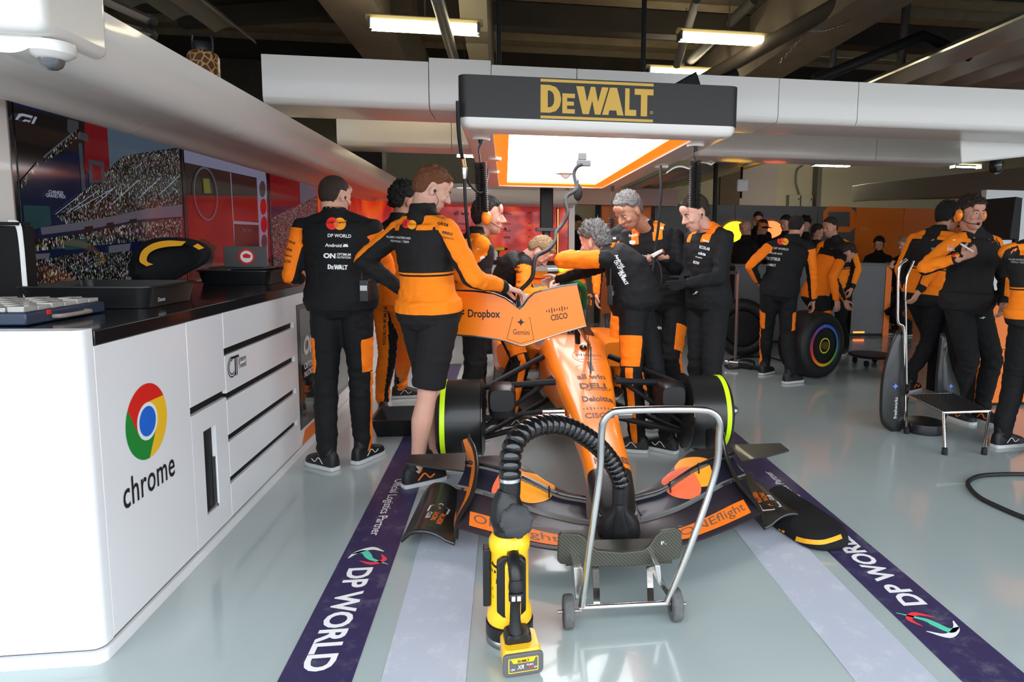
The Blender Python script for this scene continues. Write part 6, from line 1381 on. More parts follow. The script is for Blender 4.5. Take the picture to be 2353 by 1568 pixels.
# bending blond man
Yp = 5.18
person('bender', 'person with short fair hair leaning over the cockpit from the left, head bowed', RY(1148, 705, Yp), RY(1205, 600, Yp-.05), RY(1238, 580, Yp-.1), 1.35, 1.75, .95,
    arms={'R': (RY(1212, 715, 4.75), RY(1262, 668, 4.95)), 'L': (RY(1235, 660, 5.4), RY(1268, 672, 5.5))}, legs={'R': (RZ(1175, 960, .085), RY(1215, 830, 4.9)), 'L': (RZ(1150, 935, .085), None)}, bend=(-.03, 0, .05), sty='suit', leg='patch', hair=('short', 'hair_blond'), skin='skin_pale', s=.97, vox=.010)
marks('bender', [('ONEflight', 1184, 614, 22, -4, BI, 6), (dw_, 1187, 625, 24, -2, BI), ('PITSTOP', 1186, 648, 20, 0, BI, 5), ('allianz', 1188, 660, 24, 0, BI, 7)])
# black-vest man leaning in from the right
Yp = 4.45
person('leaner', 'person with greying curly hair leaning over the car from the right, back to us', RY(1462, 696, Yp), RY(1395, 590, Yp+.05), RY(1366, 560, Yp+.15), -1.15, -.95, .25,
    arms={'L': (RY(1262, 604, 4.35), RY(1318, 584, 4.65)), 'R': (RY(1300, 640, 4.9), RY(1275, 645, 5.1))}, legs={'L': (RZ(1462, 1010, .085), RY(1418, 850, 4.25)), 'R': (RZ(1532, 1010, .085), RY(1530, 850, 4.5))}, bend=(.03, 0, .06),
    sty='suit', leg='patch', hair=('curly', 'hair_grey'), skin='skin_pale', s=.99, w_=1.1, fat=1.4, vox=.0095, gloves=(0, 0), feet=[(-1.2, 0), (-.8, 0)], face=False, radio=RY(1404, 672, 4.28))
marks('leaner', [('ON OPTIMUM', 1425, 618, 44, -58, WI, 9), ('Android', 1424, 600, 34, -58, WI, 7), (dw_, 1432, 640, 34, -58, WI)]); marks('leaner', [(star_, 1466, 688, 15, 0, WI)], 'trousers')
# grey-haired man
Yp = 5.05
person('greyman', 'tall grey-haired person looking down, black suit with orange shoulder patches, hose in hand', RY(1528, 690, Yp), RY(1492, 522, Yp), RY(1446, 486, Yp-.12), -2.55, -2.15, .62,
    arms={'L': (RY(1590, 632, 4.95), RY(1522, 592, 4.72)), 'R': (RY(1428, 640, 5.1), RY(1470, 640, 4.8))}, legs={'L': (RZ(1560, 955, .085), None), 'R': (RZ(1510, 955, .085), None)}, sty='suit_b', leg='patch', hair=('short', 'hair_grey'), skin='skin_tan', hsc=1.10, s=1.03, w_=1.1, vox=.009, fat=1.05, earpiece=1,
    hands=((V((-1, -.1, .1)), V((0, -.3, -1)), .9), None))
marks('greyman', [('Android', 1454, 540, 20, 8, WI, 7), ('DELL Technologies', 1476, 590, 62, 8, WI, 9), (mc_, 1453, 557, 14, 0, [WI, WI, WI]), ('DP WORLD', 1453, 577, 16, 8, WI, 4), ('Hilton', 1505, 511, 14, 0, BI, 6, 0), (droid_, 1521, 524, 8, 0, WI), ('MONSTER', 1484, 510, 22, 40, WI, 4), ('win', 1514, 753, 16, -4, WI, 8)])
marks('greyman', [('win', 1512, 753, 16, -4, WI, 8)], 'trousers')
# orange suit half hidden behind him
person('hidden', 'person in an orange suit almost hidden behind the grey-haired person', RY(1452, 685, 5.75), RY(1432, 530, 5.75), RY(1446, 492, 5.8), -2.7, -2.6, .3, sty='suit_o', leg='orange', hair=('short', 'hair_black'), skin='skin', s=.95, vox=.013, face=False)
marks('hidden', [(droid_, 1412, 548, 8, 0, WI)])
# young man at right of the car
Yp = 4.62
person('young', 'brown-haired person in all-black suit looking down, hands together, right of the car', RY(1628, 690, Yp), RY(1628, 526, Yp), RY(1598, 492, Yp-.06), -1.95, -1.85, .42,
    arms={'L': (RY(1650, 640, 4.38), RY(1578, 652, 4.32)), 'R': (RY(1580, 630, 4.8), RY(1572, 648, 4.55))}, legs={'L': (RZ(1640, 1005, .085), None), 'R': (RZ(1610, 990, .085), None)}, sty='suit_b', leg='black', hair=('short', 'hair_brown'), skin='skin_pale', s=.97, hsc=1.05, w_=1.1, vox=.0095, earpiece=-1, fat=1.1, gloves=(1, 1))
marks('young', [('ECOLAB', 1619, 570, 24, -14, WI, 7), ('okta', 1613, 583, 18, -12, WI, 7), ('Dropbox', 1606, 592, 16, -12, WI, 4), ('ROW', 1600, 604, 14, -16, WI, 7), ('IRON', 1622, 554, 14, -20, WI, 4)]); marks('young', [(star_, 1598, 674, 14, 15, WI)])
# background mechanic with tyre
Yp = 6.3
person('tyreman', 'person seen from behind beside the colour-ringed wheel, black suit with orange sleeves', RY(1790, 668, Yp), RY(1818, 553, Yp), RY(1830, 523, Yp+.04), .25, .75, .3,
    arms={'L': (RY(1716, 615, 6.3), RY(1742, 648, 6.45)), 'R': (RY(1880, 640, 6.2), RY(1868, 690, 6.35))}, legs={'L': (RZ(1757, 843, .085), None), 'R': (RZ(1815, 862, .085), None)}, sty='panel', leg='patch', hair=('crew', 'hair_black'), skin='skin', s=.97, w_=1.1, vox=.012, fat=1.1, feet=[(.9, 0), (1.2, 0)])
marks('tyreman', [(mc_, 1799, 555, 26, -5, MCM), ('DP WORLD', 1795, 572, 34, -6, 'dim_white', 5), ('Android', 1782, 582, 30, -6, 'dim_white', 5), ('ON OPTIMUM', 1776, 595, 32, -6, 'dim_white', 8), (dw_, 1771, 609, 24, -6, 'dim_white')]); marks('tyreman', [(star_, 1755, 664, 16, 10, 'dim_white')], 'trousers')
Yp = 7.08
person('tyrebender', 'person in orange suit bending down over the far side of the wheel', RY(1872, 675, Yp), RY(1915, 580, Yp), RY(1943, 583, Yp-.02), 1.35, 1.6, .85, arms={'R': (RY(1915, 650, 6.8), RY(1922, 690, 6.8)), 'L': (RY(1935, 650, 7.2), RY(1940, 690, 7.1))}, legs={'R': (RZ(1875, 838, .085), None), 'L': (RZ(1890, 825, .085), None)}, sty='suit_o', leg='patch', hair=('short', 'hair_brown'), skin='skin', s=.96, vox=.013)
Yp = 7.9
person('onlooker', 'person in orange and black jacket standing behind the bending one, looking left', RY(1925, 660, Yp), RY(1920, 553, Yp), RY(1908, 524, Yp), -2.4, -1.9, .2, sty='team', leg='black', hair=('short', 'hair_brown'), skin='skin', s=.98, vox=.013)
# background group
GR = [('bald', 1713, 524, 9.4, -2.0, ('bald', 'hair_grey'), 'bald person with glasses in the dim group before the glowing emblem', dict(glasses=True, skin='skin_tan')), ('shades', 1742, 505, 10.8, -2.9, ('short', 'hair_brown'), 'person with raised sunglasses behind the one in an orange cap', {}), ('cap', 1752, 524, 10.1, 2.6, ('short', 'hair_brown'), 'person in an orange cap with hands raised in the dim group', dict(cap=True)), ('tall', 1806, 515, 9.5, -2.2, ('short', 'hair_black'), 'person with dark hair right of the glowing emblem', {}), ('far', 1850, 518, 10.4, -2.8, ('curly', 'hair_black'), 'person with dark curly hair behind the person handling the wheel', {}), ('longhair', 1878, 535, 9.35, 2.6, ('long', 'hair_brown'), 'person with long brown hair seen from the side left of the onlooker', {})]
for key, x, y, Yp, a, hr_, lab, kw in GR:
    zh = RY(x, y, Yp).z; sc_ = .97; P = RY(x, y, Yp)
    person(key, lab, (P.x, P.y, zh-.72), (P.x, P.y, zh-.19), P, a, a+.1, .25, sty='black', leg='black', hair=hr_, s=sc_, vox=.015, **{**dict(skin='skin'), **kw})
# two women by the orange partition
P = RY(2020, 562, 10.6); person('desk_woman', 'person with short dark hair and headset behind the far grey desk', (P.x, P.y, P.z-.70), (P.x, P.y, P.z-.17), P, -2.6, -2.5, .2, sty='black', leg='black', hair=('mop', 'hair_black'), skin='skin_pale', s=.93, vox=.015, headset=True)
P = RY(2077, 562, 9.4); person('blond_woman', 'person with long fair hair and raised sunglasses looking at a phone', (P.x+.05, P.y, P.z-.72), (P.x+.03, P.y, P.z-.18), P, -1.9, -1.8, .4, sty='black', leg='black', hair=('long', 'hair_blond'), skin='skin_pale', s=.93, vox=.015, arms={'R': (P+V((0, .2, -.45)), P+V((-.22, -.05, -.34))), 'L': (P+V((.1, -.2, -.45)), P+V((-.2, -.08, -.36)))})
# headset men at right
Yp = 5.75
person('rightprofile', 'person in profile with bushy dark hair and orange ear defenders, hand in pocket', RY(2128, 675, Yp), RY(2150, 534, Yp), RY(2178, 500, Yp), 1.0, 1.35, .12, arms={'R': (RY(2095, 610, 5.5), RY(2112, 668, 5.6)), 'L': None}, legs={'L': (RZ(2160, 860, .085), None), 'R': (RZ(2092, 880, .085), None)}, sty='team', leg='black', hair=('mop', 'hair_black'), skin='skin', s=1.02, headset=True, mark='orange_matte', vox=.011, w_=1.05)
marks('rightprofile', [('okta', 2108, 556, 16, -8, BI, 5), ('PIRELLI', 2102, 569, 16, -8, BI, 4), ('DELL', 2148, 572, 16, -2, 'dim_white', 5), (star_, 2143, 552, 9, 0, 'dim_white')])
Yp = 4.75
person('rightfront', 'person facing us with orange ear defenders and microphone, hand raised to the chest', RY(2222, 690, Yp), RY(2240, 540, Yp), RY(2232, 494, Yp-.04), 2.95, 3.12, .05,
    arms={'R': (RY(2128, 622, 4.65), RY(2210, 592, 4.48)), 'L': (RY(2325, 640, 4.8), RY(2305, 700, 4.55))}, legs={'R': (RZ(2195, 940, .085), None), 'L': (RZ(2258, 945, .085), None)}, sty='team', leg='black', hair=('mop', 'hair_brown'), skin='skin', s=1.03, headset=True, mark='orange_matte', vox=.009, w_=1.15, fat=1.1, hands=(None, (V((1, -.1, .55)), V((0, 1, 0)), .5)))
# overwrite: his jacket is black over the whole trunk
jk = PEOPLE['rightfront']['jacket']; J_ = PEOPLE['rightfront']; at_ = jk.data.attributes['msk']; tt_ = jk.data.attributes['tor']
a_ = [0.0]*len(at_.data); at_.data.foreach_get('value', a_); b_ = [0.0]*len(tt_.data); tt_.data.foreach_get('value', b_)
at_.data.foreach_set('value', [(-1 if (0 < t < .55 or (t <= 0 and t > -.9)) else m_) for m_, t in zip(a_, b_)])
marks('rightfront', [('Android', 2184, 565, 14, -2, 'dim_white', 3), ('DELL', 2186, 573, 18, -2, WI, 7), (mc_, 2196, 586, 18, 0, MCM), (star_, 2192, 552, 9, -20, WI), (sw_, 2283, 556, 9, 0, OI)]); marks('rightfront', [(star_, 2258, 731, 13, -10, WI)], 'trousers')
pr = PEOPLE['rightfront']; MB().tube([pr['wr']['R']+V((.05, -.05, .045)), pr['wr']['R']+V((-.06, -.06, .10))], .007, 8).build('pen', 'white_gloss', None); tag(bpy.data.objects['pen'], 'white pen held at chest height by the person facing us', 'pen')
Yp = 4.05
person('edge', 'person cut off by the right picture edge in orange and black jacket', RY(2392, 725, Yp), RY(2392, 560, Yp), RY(2400, 505, Yp), .3, .5, .1, arms={'L': (RY(2375, 640, 4.35), RY(2400, 600, 4.5)), 'R': None}, legs={'L': (RZ(2305, 1000, .085), RY(2330, 870, 4.2)), 'R': (RZ(2400, 1020, .085), None)}, sty='team', leg='black', hair=('short', 'hair_brown'), skin='skin', s=1.0, vox=.010, w_=1.15, feet=[(1.4, 0), (1.2, 0)])
marks('edge', [(sw_, 2330, 577, 18, 10, OI), ('McLAREN MASTERCARD', 2338, 597, 40, -3, 'dim_white', 4, 0), ('FORMULA 1 TEAM', 2338, 603, 30, -3, 'dim_white', 4, 0)])
# man with glasses in the passage
P = RY(1325, 516, 11.9); person('passage', 'person with glasses and dark shirt standing in the passage doorway', (P.x, P.y, P.z-.72), (P.x, P.y, P.z-.19), P, 2.8, 2.7, .1, sty='black', leg='black', hair=('curly', 'hair_black'), skin='skin_tan', s=.97, vox=.015, glasses=True)
# ================================================================ far partition, desks and hall fittings on the right
WY = 11.6
t = thing('partition_wall', 'grey and orange graphic partition wall behind the far group', 'partition', (5.5, WY, 0))
def wpanel(x0, x1, m_, nm='panel', top=None, Y=WY):
    a, b_ = RY(x0, 472, Y), RY(x1, 476, Y); return MB().box((a.x+.003, Y, 0), (b_.x-.003, Y+.06, 2.10)).build(nm, m_, t, bevel=.004)
mgp = mat('grey_panel', (.105, .10, .102), .45)
for a, b_ in ((1504, 1690), (1690, 1880), (1880, 1968)): wpanel(a, b_, mgp)
for a, b_ in ((1968, 2078), (2078, 2195), (2195, 2300)): wpanel(a, b_, 'orange_dim')
mb = MB(); O = [(1905, 474), (1952, 475), (1966, 487), (1966, 522), (1952, 534), (1906, 533), (1891, 521), (1892, 486)]; I = [(1903, 486), (1903, 486), (1954, 487), (1954, 487), (1953, 522), (1953, 522), (1904, 521), (1904, 521)]
I = [(1903, 487), (1953, 487), (1953, 488), (1953, 521), (1952, 521), (1904, 521), (1903, 520), (1903, 488)]
q = lambda p: RY(p[0], p[1], WY-.004); mb.add([q(p) for p in O]+[q(p) for p in I], [(k, (k+1) % 8, 8+(k+1) % 8, 8+k) for k in range(8)]); mb.build('digit_graphic', 'orange_dim', t)
mb = MB(); text_into(mb, 'Driver', frame(q((1987, 523)), (1, 0, 0), (0, 0, 1)), w=.14, h=.035, bold=0); text_into(mb, 'Element', frame(q((1987, 528)), (1, 0, 0), (0, 0, 1)), w=.15, h=.035, bold=0); mb.build('small_lettering', mat('faint_ink', (.9, .45, .15), .5), t)
gy, gc = mat('glow_yellow', (1, .6, .02), .5, emit=(1, .50, .01), es=2.2), mat('glow_coral', (1, .2, .08), .5, emit=(1, .12, .03), es=2.2)
e = thing('glowing_emblem', 'glowing yellow and coral twin-circle emblem on the grey partition', 'lit sign', RY(1730, 530, WY))
def circ(cx, cy, r, m_, nm):
    P = RY(cx, cy, WY-.03); rr_ = r*WY/F; M = frame(P, (1, 0, 0), (0, 0, 1)); MB().prism([(rr_*math.cos(2*PI*k/40), rr_*math.sin(2*PI*k/40)) for k in range(40)], -.03, M).build(nm, m_, e)
circ(1690, 545, 37, gy, 'yellow_disc'); circ(1772, 540, 33, gc, 'coral_disc')
# desks
def desk(lab, x0, x1, Y, ztop, dep, m_='grey_panel', strip=True):
    a, b_ = RY(x0, 605, Y).x, RY(x1, 605, Y).x; t = thing('service_desk', lab, 'desk', ((a+b_)/2, Y, 0))
    n_ = max(1, round((b_-a)/1.0)); w_ = (b_-a)/n_
    for i in range(n_): MB().box((a+i*w_+.003, Y, .04), (a+(i+1)*w_-.003, Y+.03, ztop-.03)).build('front_panel', m_, t, bevel=.003)
    MB().box((a, Y+.03, .0), (b_, Y+dep, ztop-.03)).build('carcass', 'black_matte', t); MB().box((a-.02, Y-.02, ztop-.03), (b_+.02, Y+dep+.02, ztop)).build('top', m_, t, bevel=.004)
    if strip: MB().box((a+.05, Y-.005, .05), (b_-.3, Y+.0, .075)).build('glow_strip', 'strip_glow', t)
    return t
desk('far grey desk with glowing red strip at its foot', 1962, 2037, 9.35, 1.13, .6)
desk('long grey desk behind the wheel crew', 1690, 1945, 8.75, 1.12, .32, strip=False)
a = RY(2040, 640, 9.3); tag(MB().box((a.x, 9.35, 0), (a.x+.10, 9.9, 1.12)).build('orange_side_panel', 'orange_dim', bevel=.004), 'narrow orange upright panel at the right end of the far grey desk', 'panel')
t = thing('trolley_frame', 'pale upright square frame standing behind the black-suited person at right', 'frame', RZ(1690, 760)); Yf = 7.3
MB().tube([RY(1672, 627, Yf), RY(1697, 627, Yf), RY(1696, 628, Yf)], .02, 4, up=(0, 0, 1)).build('top_rail', 'dull_steel', t); MB().tube([RY(1697, 624, Yf), V((RY(1697, 624, Yf).x, Yf, 0))], .02, 4).build('upright', 'dull_steel', t)
# wheels
def wheel(name, lab, c, axis, R, wd, ring=True, blanket=False):
    t = thing(name, lab, 'wheel', (c[0], c[1], 0)); T = Matrix.Translation(c)@V(axis).to_track_quat('Z', 'Y').to_matrix().to_4x4()
    pr = [(R*.66, -wd/2), (R*.80, -wd/2-.012), (R*.94, -wd/2+.004), (R*.99, -wd/2+.035), (R, 0), (R*.99, wd/2-.035), (R*.94, wd/2-.004), (R*.80, wd/2+.012), (R*.66, wd/2), (R*.64, wd/2-.02), (R*.62, 0), (R*.64, -wd/2+.02)]
    rings = [[T@V((r*math.cos(2*PI*k/56), r*math.sin(2*PI*k/56), z)) for k in range(56)] for r, z in pr]
    MB().loft(rings, loop=True).build('tyre', 'black_rubber', t, smooth=True, auto=60)
    MB().lathe([(R*.64, wd/2-.025), (R*.60, wd/2-.01), (R*.30, wd/2+.0), (R*.12, wd/2-.01), (.01, wd/2-.01)], T, 48).build('wheel_cover', 'black_plastic' if ring else 'black_matte', t, smooth=True)
    if ring:
        rm = mat('rainbow_ring', (.5, .5, .5), .4); nt, n, l = nodes(rm); b = n['Principled BSDF']; at_ = n.new('ShaderNodeAttribute'); at_.attribute_name = 'ang'; cr = n.new('ShaderNodeValToRGB'); e = cr.color_ramp.elements
        stops = [(0, (.03, .10, .55)), (.18, (.25, .03, .12)), (.32, (.70, .04, .02)), (.48, (.75, .35, .02)), (.62, (.10, .40, .03)), (.8, (.03, .15, .5)), (1, (.03, .10, .55))]
        e[0].position, e[0].color = 0, (*stops[0][1], 1); e[1].position, e[1].color = 1, (*stops[-1][1], 1)
        for p_, c_ in stops[1:-1]: x_ = e.new(p_); x_.color = (*c_, 1)
        l.new(at_.outputs['Fac'], cr.inputs[0]); l.new(cr.outputs[0], b.inputs['Base Color'])
        mb = MB(); vs = []; n_ = 64
        for k in range(n_+1): a_ = 2*PI*k/n_; vs += [T@V((R*.545*math.cos(a_), R*.545*math.sin(a_), wd/2+.006)), T@V((R*.635*math.cos(a_), R*.635*math.sin(a_), wd/2+.002))]
        mb.add(vs, [(2*k, 2*k+1, 2*k+3, 2*k+2) for k in range(n_)]); o = mb.build('colour_ring', rm, t); u_ = (T.to_3x3()@V((1, 0, 0))).normalized(); v_ = (T.to_3x3()@V((0, 1, 0))).normalized()
        ang = []
        for p in o.data.vertices:
            d = p.co-V(c); d = d-V(axis).normalized()*d.dot(V(axis).normalized()); x_ = d.dot(V((1, 0, 0))-V(axis).normalized()*V(axis).normalized().x); ang.append((math.atan2(-d.x, d.z)/(2*PI)) % 1)
        at = o.data.attributes.new('ang', 'FLOAT', 'POINT'); at.data.foreach_set('value', ang)
        mb = MB(); ringpoly(mb, T@Matrix.Translation((0, 0, wd/2+.004)), R*.20, R*.235); mb.build('hub_ring', mat('lime_dim', (.55, .65, .02), .5), t)
        MB().lathe([(R*.13, wd/2-.01), (R*.12, wd/2+.02), (.01, wd/2+.02)], T, 20).build('hub_nut', mat('hub_brown', (.10, .05, .02), .4), t)
    return t
P = RY(1893, 784, 6.42); P.z = .352
wheel('loose_tyre', 'big black racing tyre with rainbow-coloured ring and lime hub ring', P-V((.075, -.13, 0)), (.42, -.90, .0), .352, .34)
P = RY(1705, 745, 7.9); P.z = .355; wheel('loose_tyre', 'dark tyre standing left of the wheel crew', P, (-.3, -.95, 0), .355, .36, ring=False)
# wheel gun on the floor
g0, g1 = RZ(1668, 833, .05), RZ(1730, 838, .06); t = thing('wheel_gun', 'wheel gun with steel socket and black body lying on the floor', 'wheel gun', (g0.x, g0.y, 0))
d = (g1-g0); MB().tube([g0, g0+d*.12, g0+d*.14, g0+d*.5], [.045, .045, .032, .032], 20).build('socket', 'dull_steel', t, bevel=.003)
MB().tube([g0+d*.5, g0+d*.55, g0+d*.9, g0+d*1.05], [.035, .052, .058, .04], 20).build('body', 'black_plastic', t, smooth=True); MB().tube([g0+d*.95, g0+d*.95+V((.02, -.05, -.02)), g0+d*1.2+V((0, -.10, -.02))], .022, 10).build('handle', 'black_rubber', t, smooth=True)
tag(MB().tube(smoothpts([RZ(1700, 846, .012), RZ(1672, 846, .012), RZ(1668, 832, .012), RZ(1700, 822, .012), RZ(1760, 821, .012), RZ(1800, 830, .012)], 6), .011, 8).build('air_hose', 'black_rubber', smooth=True), 'thin black air hose curling around the wheel gun', 'hose')
# low dolly
P = RZ(2000, 838, 0); t = thing('floor_dolly', 'low round black dolly on castors right of the ringed wheel', 'dolly', P)
MB().lathe([(.02, .10), (.24, .10), (.26, .115), (.24, .13), (.02, .135)], Matrix.Translation((P.x, P.y, 0)), 40).build('deck', 'black_plastic', t, smooth=True)
for k in range(4): a = PI/4+k*PI/2; c = V((P.x+.18*math.cos(a), P.y+.18*math.sin(a), .035)); MB().cyl(c-V((.015, 0, 0)), c+V((.015, 0, 0)), .035, 16).build('castor', 'black_rubber', t)
# step stool
sf = [RZ(2170, 1045), RZ(2261, 1045), RZ(2163, 996), RZ(2083, 997)]
t = thing('step_stool', 'low step stool with chequer-plate top and chrome legs', 'stool', sum(sf, V())/4); zt = .26
tp = [RZ(2168, 949, zt), RZ(2273, 945, zt), RZ(2190, 905, zt), RZ(2083, 908, zt)]
MB().loft([[p+V((0, 0, d)) for p in tp] for d in (-.006, .006)]).build('chequer_top', 'black_rubber', t, bevel=.002)
mb = MB(); ux, uy = tp[1]-tp[0], tp[3]-tp[0]; uz = tp[2]-tp[3]
for i in range(11):
    for j in range(8):
        u, v = (i+.5+.25*(j % 2))/11.5, (j+.5)/8; bx_, tx_ = tp[0].lerp(tp[1], u), tp[3].lerp(tp[2], u); c = bx_.lerp(tx_, v)+V((0, 0, .0068)); a = PI/4 if (i+j) % 2 else -PI/4
        dx, dy = V((math.cos(a), math.sin(a), 0))*.012, V((-math.sin(a), math.cos(a), 0))*.0055; mb.add([c-dx, c-dy, c+dx, c+dy], [(0, 1, 2, 3)])
mb.build('chequer_studs', 'dull_steel', t)['kind'] = 'stuff'
MB().tube(tp+[tp[0]], .009, 8).build('rim_frame', 'steel', t, smooth=True)
for f_, p in zip(sf, tp):
    lg = MB().cyl(V((f_.x, f_.y, .03)), p-V((0, 0, .01)), .0105, 14).build('leg', 'steel', t, smooth=True); MB().lathe([(.018, 0), (.020, .004), (.018, .045), (.012, .05)], Matrix.Translation((f_.x, f_.y, 0)), 18).build('rubber_foot', 'black_rubber', lg, smooth=True)
# upright black body panels beside the stool
def upright(lab, outline, Y, txt):
    P0 = [RY(x, y, Y) for x, y in outline]; zmin = min(p.z for p in P0); t = thing('body_panel', lab, 'panel', (P0[0].x, Y, 0))
    P0 = smoothpts(P0+[P0[0]], 4)[:-1]; c = sum(P0, V())/len(P0); MB().loft([[c+(p-c)*k+V((0, d, 0)) for p in P0] for k, d in ((.9, -.012), (1, 0), (1, .02), (.9, .03))]).build('shell', 'carbon', t, smooth=True, auto=70)
    mb = MB(); 
    for (s_, x, y, w_, r_) in txt:
        M = frame(RY(x, y, Y-.014), (math.cos(r_), 0, math.sin(r_)), (-math.sin(r_), 0, math.cos(r_)))
        if s_ == '*': continue
        text_into(mb, s_, M, w=w_, h=w_*.16, bold=0)
    if mb.f: mb.build('lettering', 'white_ink', t)
    for (s_, x, y, w_, r_) in txt:
        if s_ == '*': mb = MB(); logo_star(mb, frame(RY(x, y, Y-.014), (1, 0, 0), (0, 0, 1)), w_); mb.build('star_emblem', mat('star_blue', (.12, .20, .65), .4), t)
    return t
upright('curved black body panel with small blue star and white word, left of the stool', [(2062, 762), (2046, 800), (2032, 850), (2025, 900), (2025, 962), (2038, 986), (2068, 994), (2079, 950), (2080, 880), (2076, 800), (2070, 762)], 4.5, [('*', 2058, 888, .028, 0), ('freshworks', 2058, 938, .165, PI/2)])
upright('curved black body panel with small blue star behind the stool', [(2164, 768), (2158, 820), (2152, 880), (2156, 935), (2172, 952), (2200, 948), (2206, 900), (2188, 850), (2176, 800), (2172, 768)], 4.62, [('*', 2185, 888, .026, 0)])
P = RZ(2122, 990, 0); t = thing('round_stand', 'flat round black stand on the floor under the step stool', 'stand', P); MB().lathe([(.02, 0), (.15, 0), (.155, .03), (.15, .075), (.12, .085), (.02, .085)], Matrix.Translation((P.x, P.y, 0)), 40).build('drum', 'black_plastic', t, smooth=True, auto=50)
t = thing('chrome_trolley', 'tall chrome tube trolley handle behind the curved black panel', 'trolley', RZ(2075, 900)); Yc = 5.35
MB().tube(smoothpts([RY(2084, 596, Yc), RY(2066, 618, Yc), RY(2063, 700, Yc), RY(2064, 742, Yc), RY(2078, 765, Yc), V((RY(2080, 800, Yc).x, Yc, .05))], 5), .013, 12).build('handle_frame', 'steel', t, smooth=True)
MB().tube(smoothpts([RY(2100, 600, Yc+.3), RY(2082, 650, Yc+.3), RY(2082, 740, Yc+.3), V((RY(2090, 800, Yc+.3).x, Yc+.3, .05))], 5), .010, 12).build('rear_frame', 'steel', t, smooth=True)
for yy in (Yc, Yc+.3): P = RY(2085, 800, yy); MB().cyl((P.x-.015, yy, .05), (P.x+.015, yy, .05), .05, 20).build('wheel', 'black_rubber', t)
# orange counter, screen, window at the right edge
a = RZ(2243, 935, 0); t = thing('orange_counter', 'orange counter block with black top behind the people at right', 'counter', (a.x+.8, a.y, 0)); zt_ = RY(2290, 700, a.y).z
for i in range(2): MB().box((a.x+i*.85, a.y, .03), (a.x+i*.85+.845, a.y+.03, zt_-.40)).build('lower_panel', 'orange_dim', t, bevel=.003); MB().box((a.x+i*.85, a.y, zt_-.395), (a.x+i*.85+.845, a.y+.03, zt_)).build('upper_panel', 'orange_dim', t, bevel=.003)
MB().box((a.x, a.y+.03, 0), (a.x+1.7, a.y+.7, zt_)).build('carcass', 'black_matte', t); MB().box((a.x-.02, a.y-.03, zt_), (a.x+1.72, a.y+.72, zt_+.04)).build('top', 'black_gloss', t, bevel=.004)
mb = MB(); P = RY(2345, 905, a.y-.004)
t2 = thing('desk_monitor', 'black monitor standing edge-on over the orange counter at right', 'monitor', (RY(2335, 560, 5.1).x, 5.1, zt_+.04)); p0, p1 = RY(2322, 560, 5.1), RY(2338, 452, 5.1)
MB().loft([[RY(2320, 548, 5.1)+V((0, d, 0)), RY(2342, 552, 5.1)+V((0, d, 0)), RY(2350, 455, 5.1)+V((0, d, 0)), RY(2334, 452, 5.1)+V((0, d, 0))] for d in (0, .5)]).build('screen', 'black_matte', t2, bevel=.004); P = RY(2333, 550, 5.3); MB().cyl((P.x, 5.3, zt_+.04), (P.x, 5.3, P.z), .025).build('stand', 'black_matte', t2)
a, b_ = RY(2258, 560, 8.3), RY(2420, 440, 8.3); struct(MB().box((a.x, 8.3, 0), (b_.x+1.5, 8.4, b_.z)).build('wall_right_block', 'white_soft'), 'pale wall block at the right edge')
w0 = RY(2296, 540, 8.28); w1 = RY(2346, 468, 8.28); t = thing('window', 'small white-framed window showing red, at the right edge', 'window', (w0.x, 8.28, w0.z)); struct(t); del t['category']
MB().box((w0.x, 8.26, w0.z), (w1.x, 8.30, w1.z)).build('window_frame', 'white_gloss', t, bevel=.004); MB().box((w0.x+.045, 8.25, w0.z+.045), (w1.x-.045, 8.262, w1.z-.045)).build('pane', mat('red_pane', (.45, .01, .015), .2), t)
# trunking box and hall fittings
def slab(pts0, pts1, nm, m_, lab, cat): return tag(MB().loft([pts0, pts1]).build(nm, m_, bevel=.01), lab, cat)
p0 = [RY(1992, 422, 13), RY(1992, 460, 13)]; p1 = [RY(2380, 382, 8.6), RY(2380, 446, 8.6)]
slab([p0[0], p0[1], p0[1]+V((0, .6, 0)), p0[0]+V((0, .6, 0))], [p1[0], p1[1], p1[1]+V((.5, .3, 0)), p1[0]+V((.5, .3, 0))], 'air_duct', mat('trunk_grey', (.20, .195, .18), .6), 'long grey box trunk under the beams at far right', 'duct')
BYw = 17.78
for x0, x1, y0, y1, lab in ((1813, 1839, 448, 471, 'left one of two grey electric boxes on the hall wall'), (1841, 1868, 449, 472, 'right one of two grey electric boxes on the hall wall')):
    a, b_ = RY(x0, y1, BYw-.2), RY(x1, y0, BYw-.2); t = thing('electric_box', lab, 'electric box', (a.x, BYw-.2, a.z)); MB().box((a.x, BYw-.2, a.z-.2), (b_.x, 17.8, b_.z)).build('housing', mat('box_grey', (.30, .29, .25), .6), t, bevel=.01); MB().box((b_.x-.06, BYw-.21, (a.z+b_.z)/2), (b_.x-.03, BYw-.2, (a.z+b_.z)/2+.05)).build('latch', 'black_plastic', t)
a, b_ = RY(1694, 440, 9.9), RY(1720, 412, 9.9); t = thing('wireless_router', 'white rounded wireless box on a dark pole under the beam', 'router', (a.x, 9.9, a.z)); MB().box((a.x, 9.9, a.z), (b_.x, 9.95, b_.z)).build('housing', 'white_soft', t, bevel=.02, seg=4); MB().tube([V(((a.x+b_.x)/2, 9.97, a.z-.1)), V(((a.x+b_.x)/2, 9.97, 2.6))], .02, 8).build('mount', 'black_matte', t)
a, b_ = RY(1876, 471, BYw-.3), RY(1890, 380, BYw-.3); struct(MB().box((a.x, BYw-.3, 0), (b_.x, BYw, 5.2)).build('trim_3', 'pipe_grey'), 'grey steel column on the hall wall')
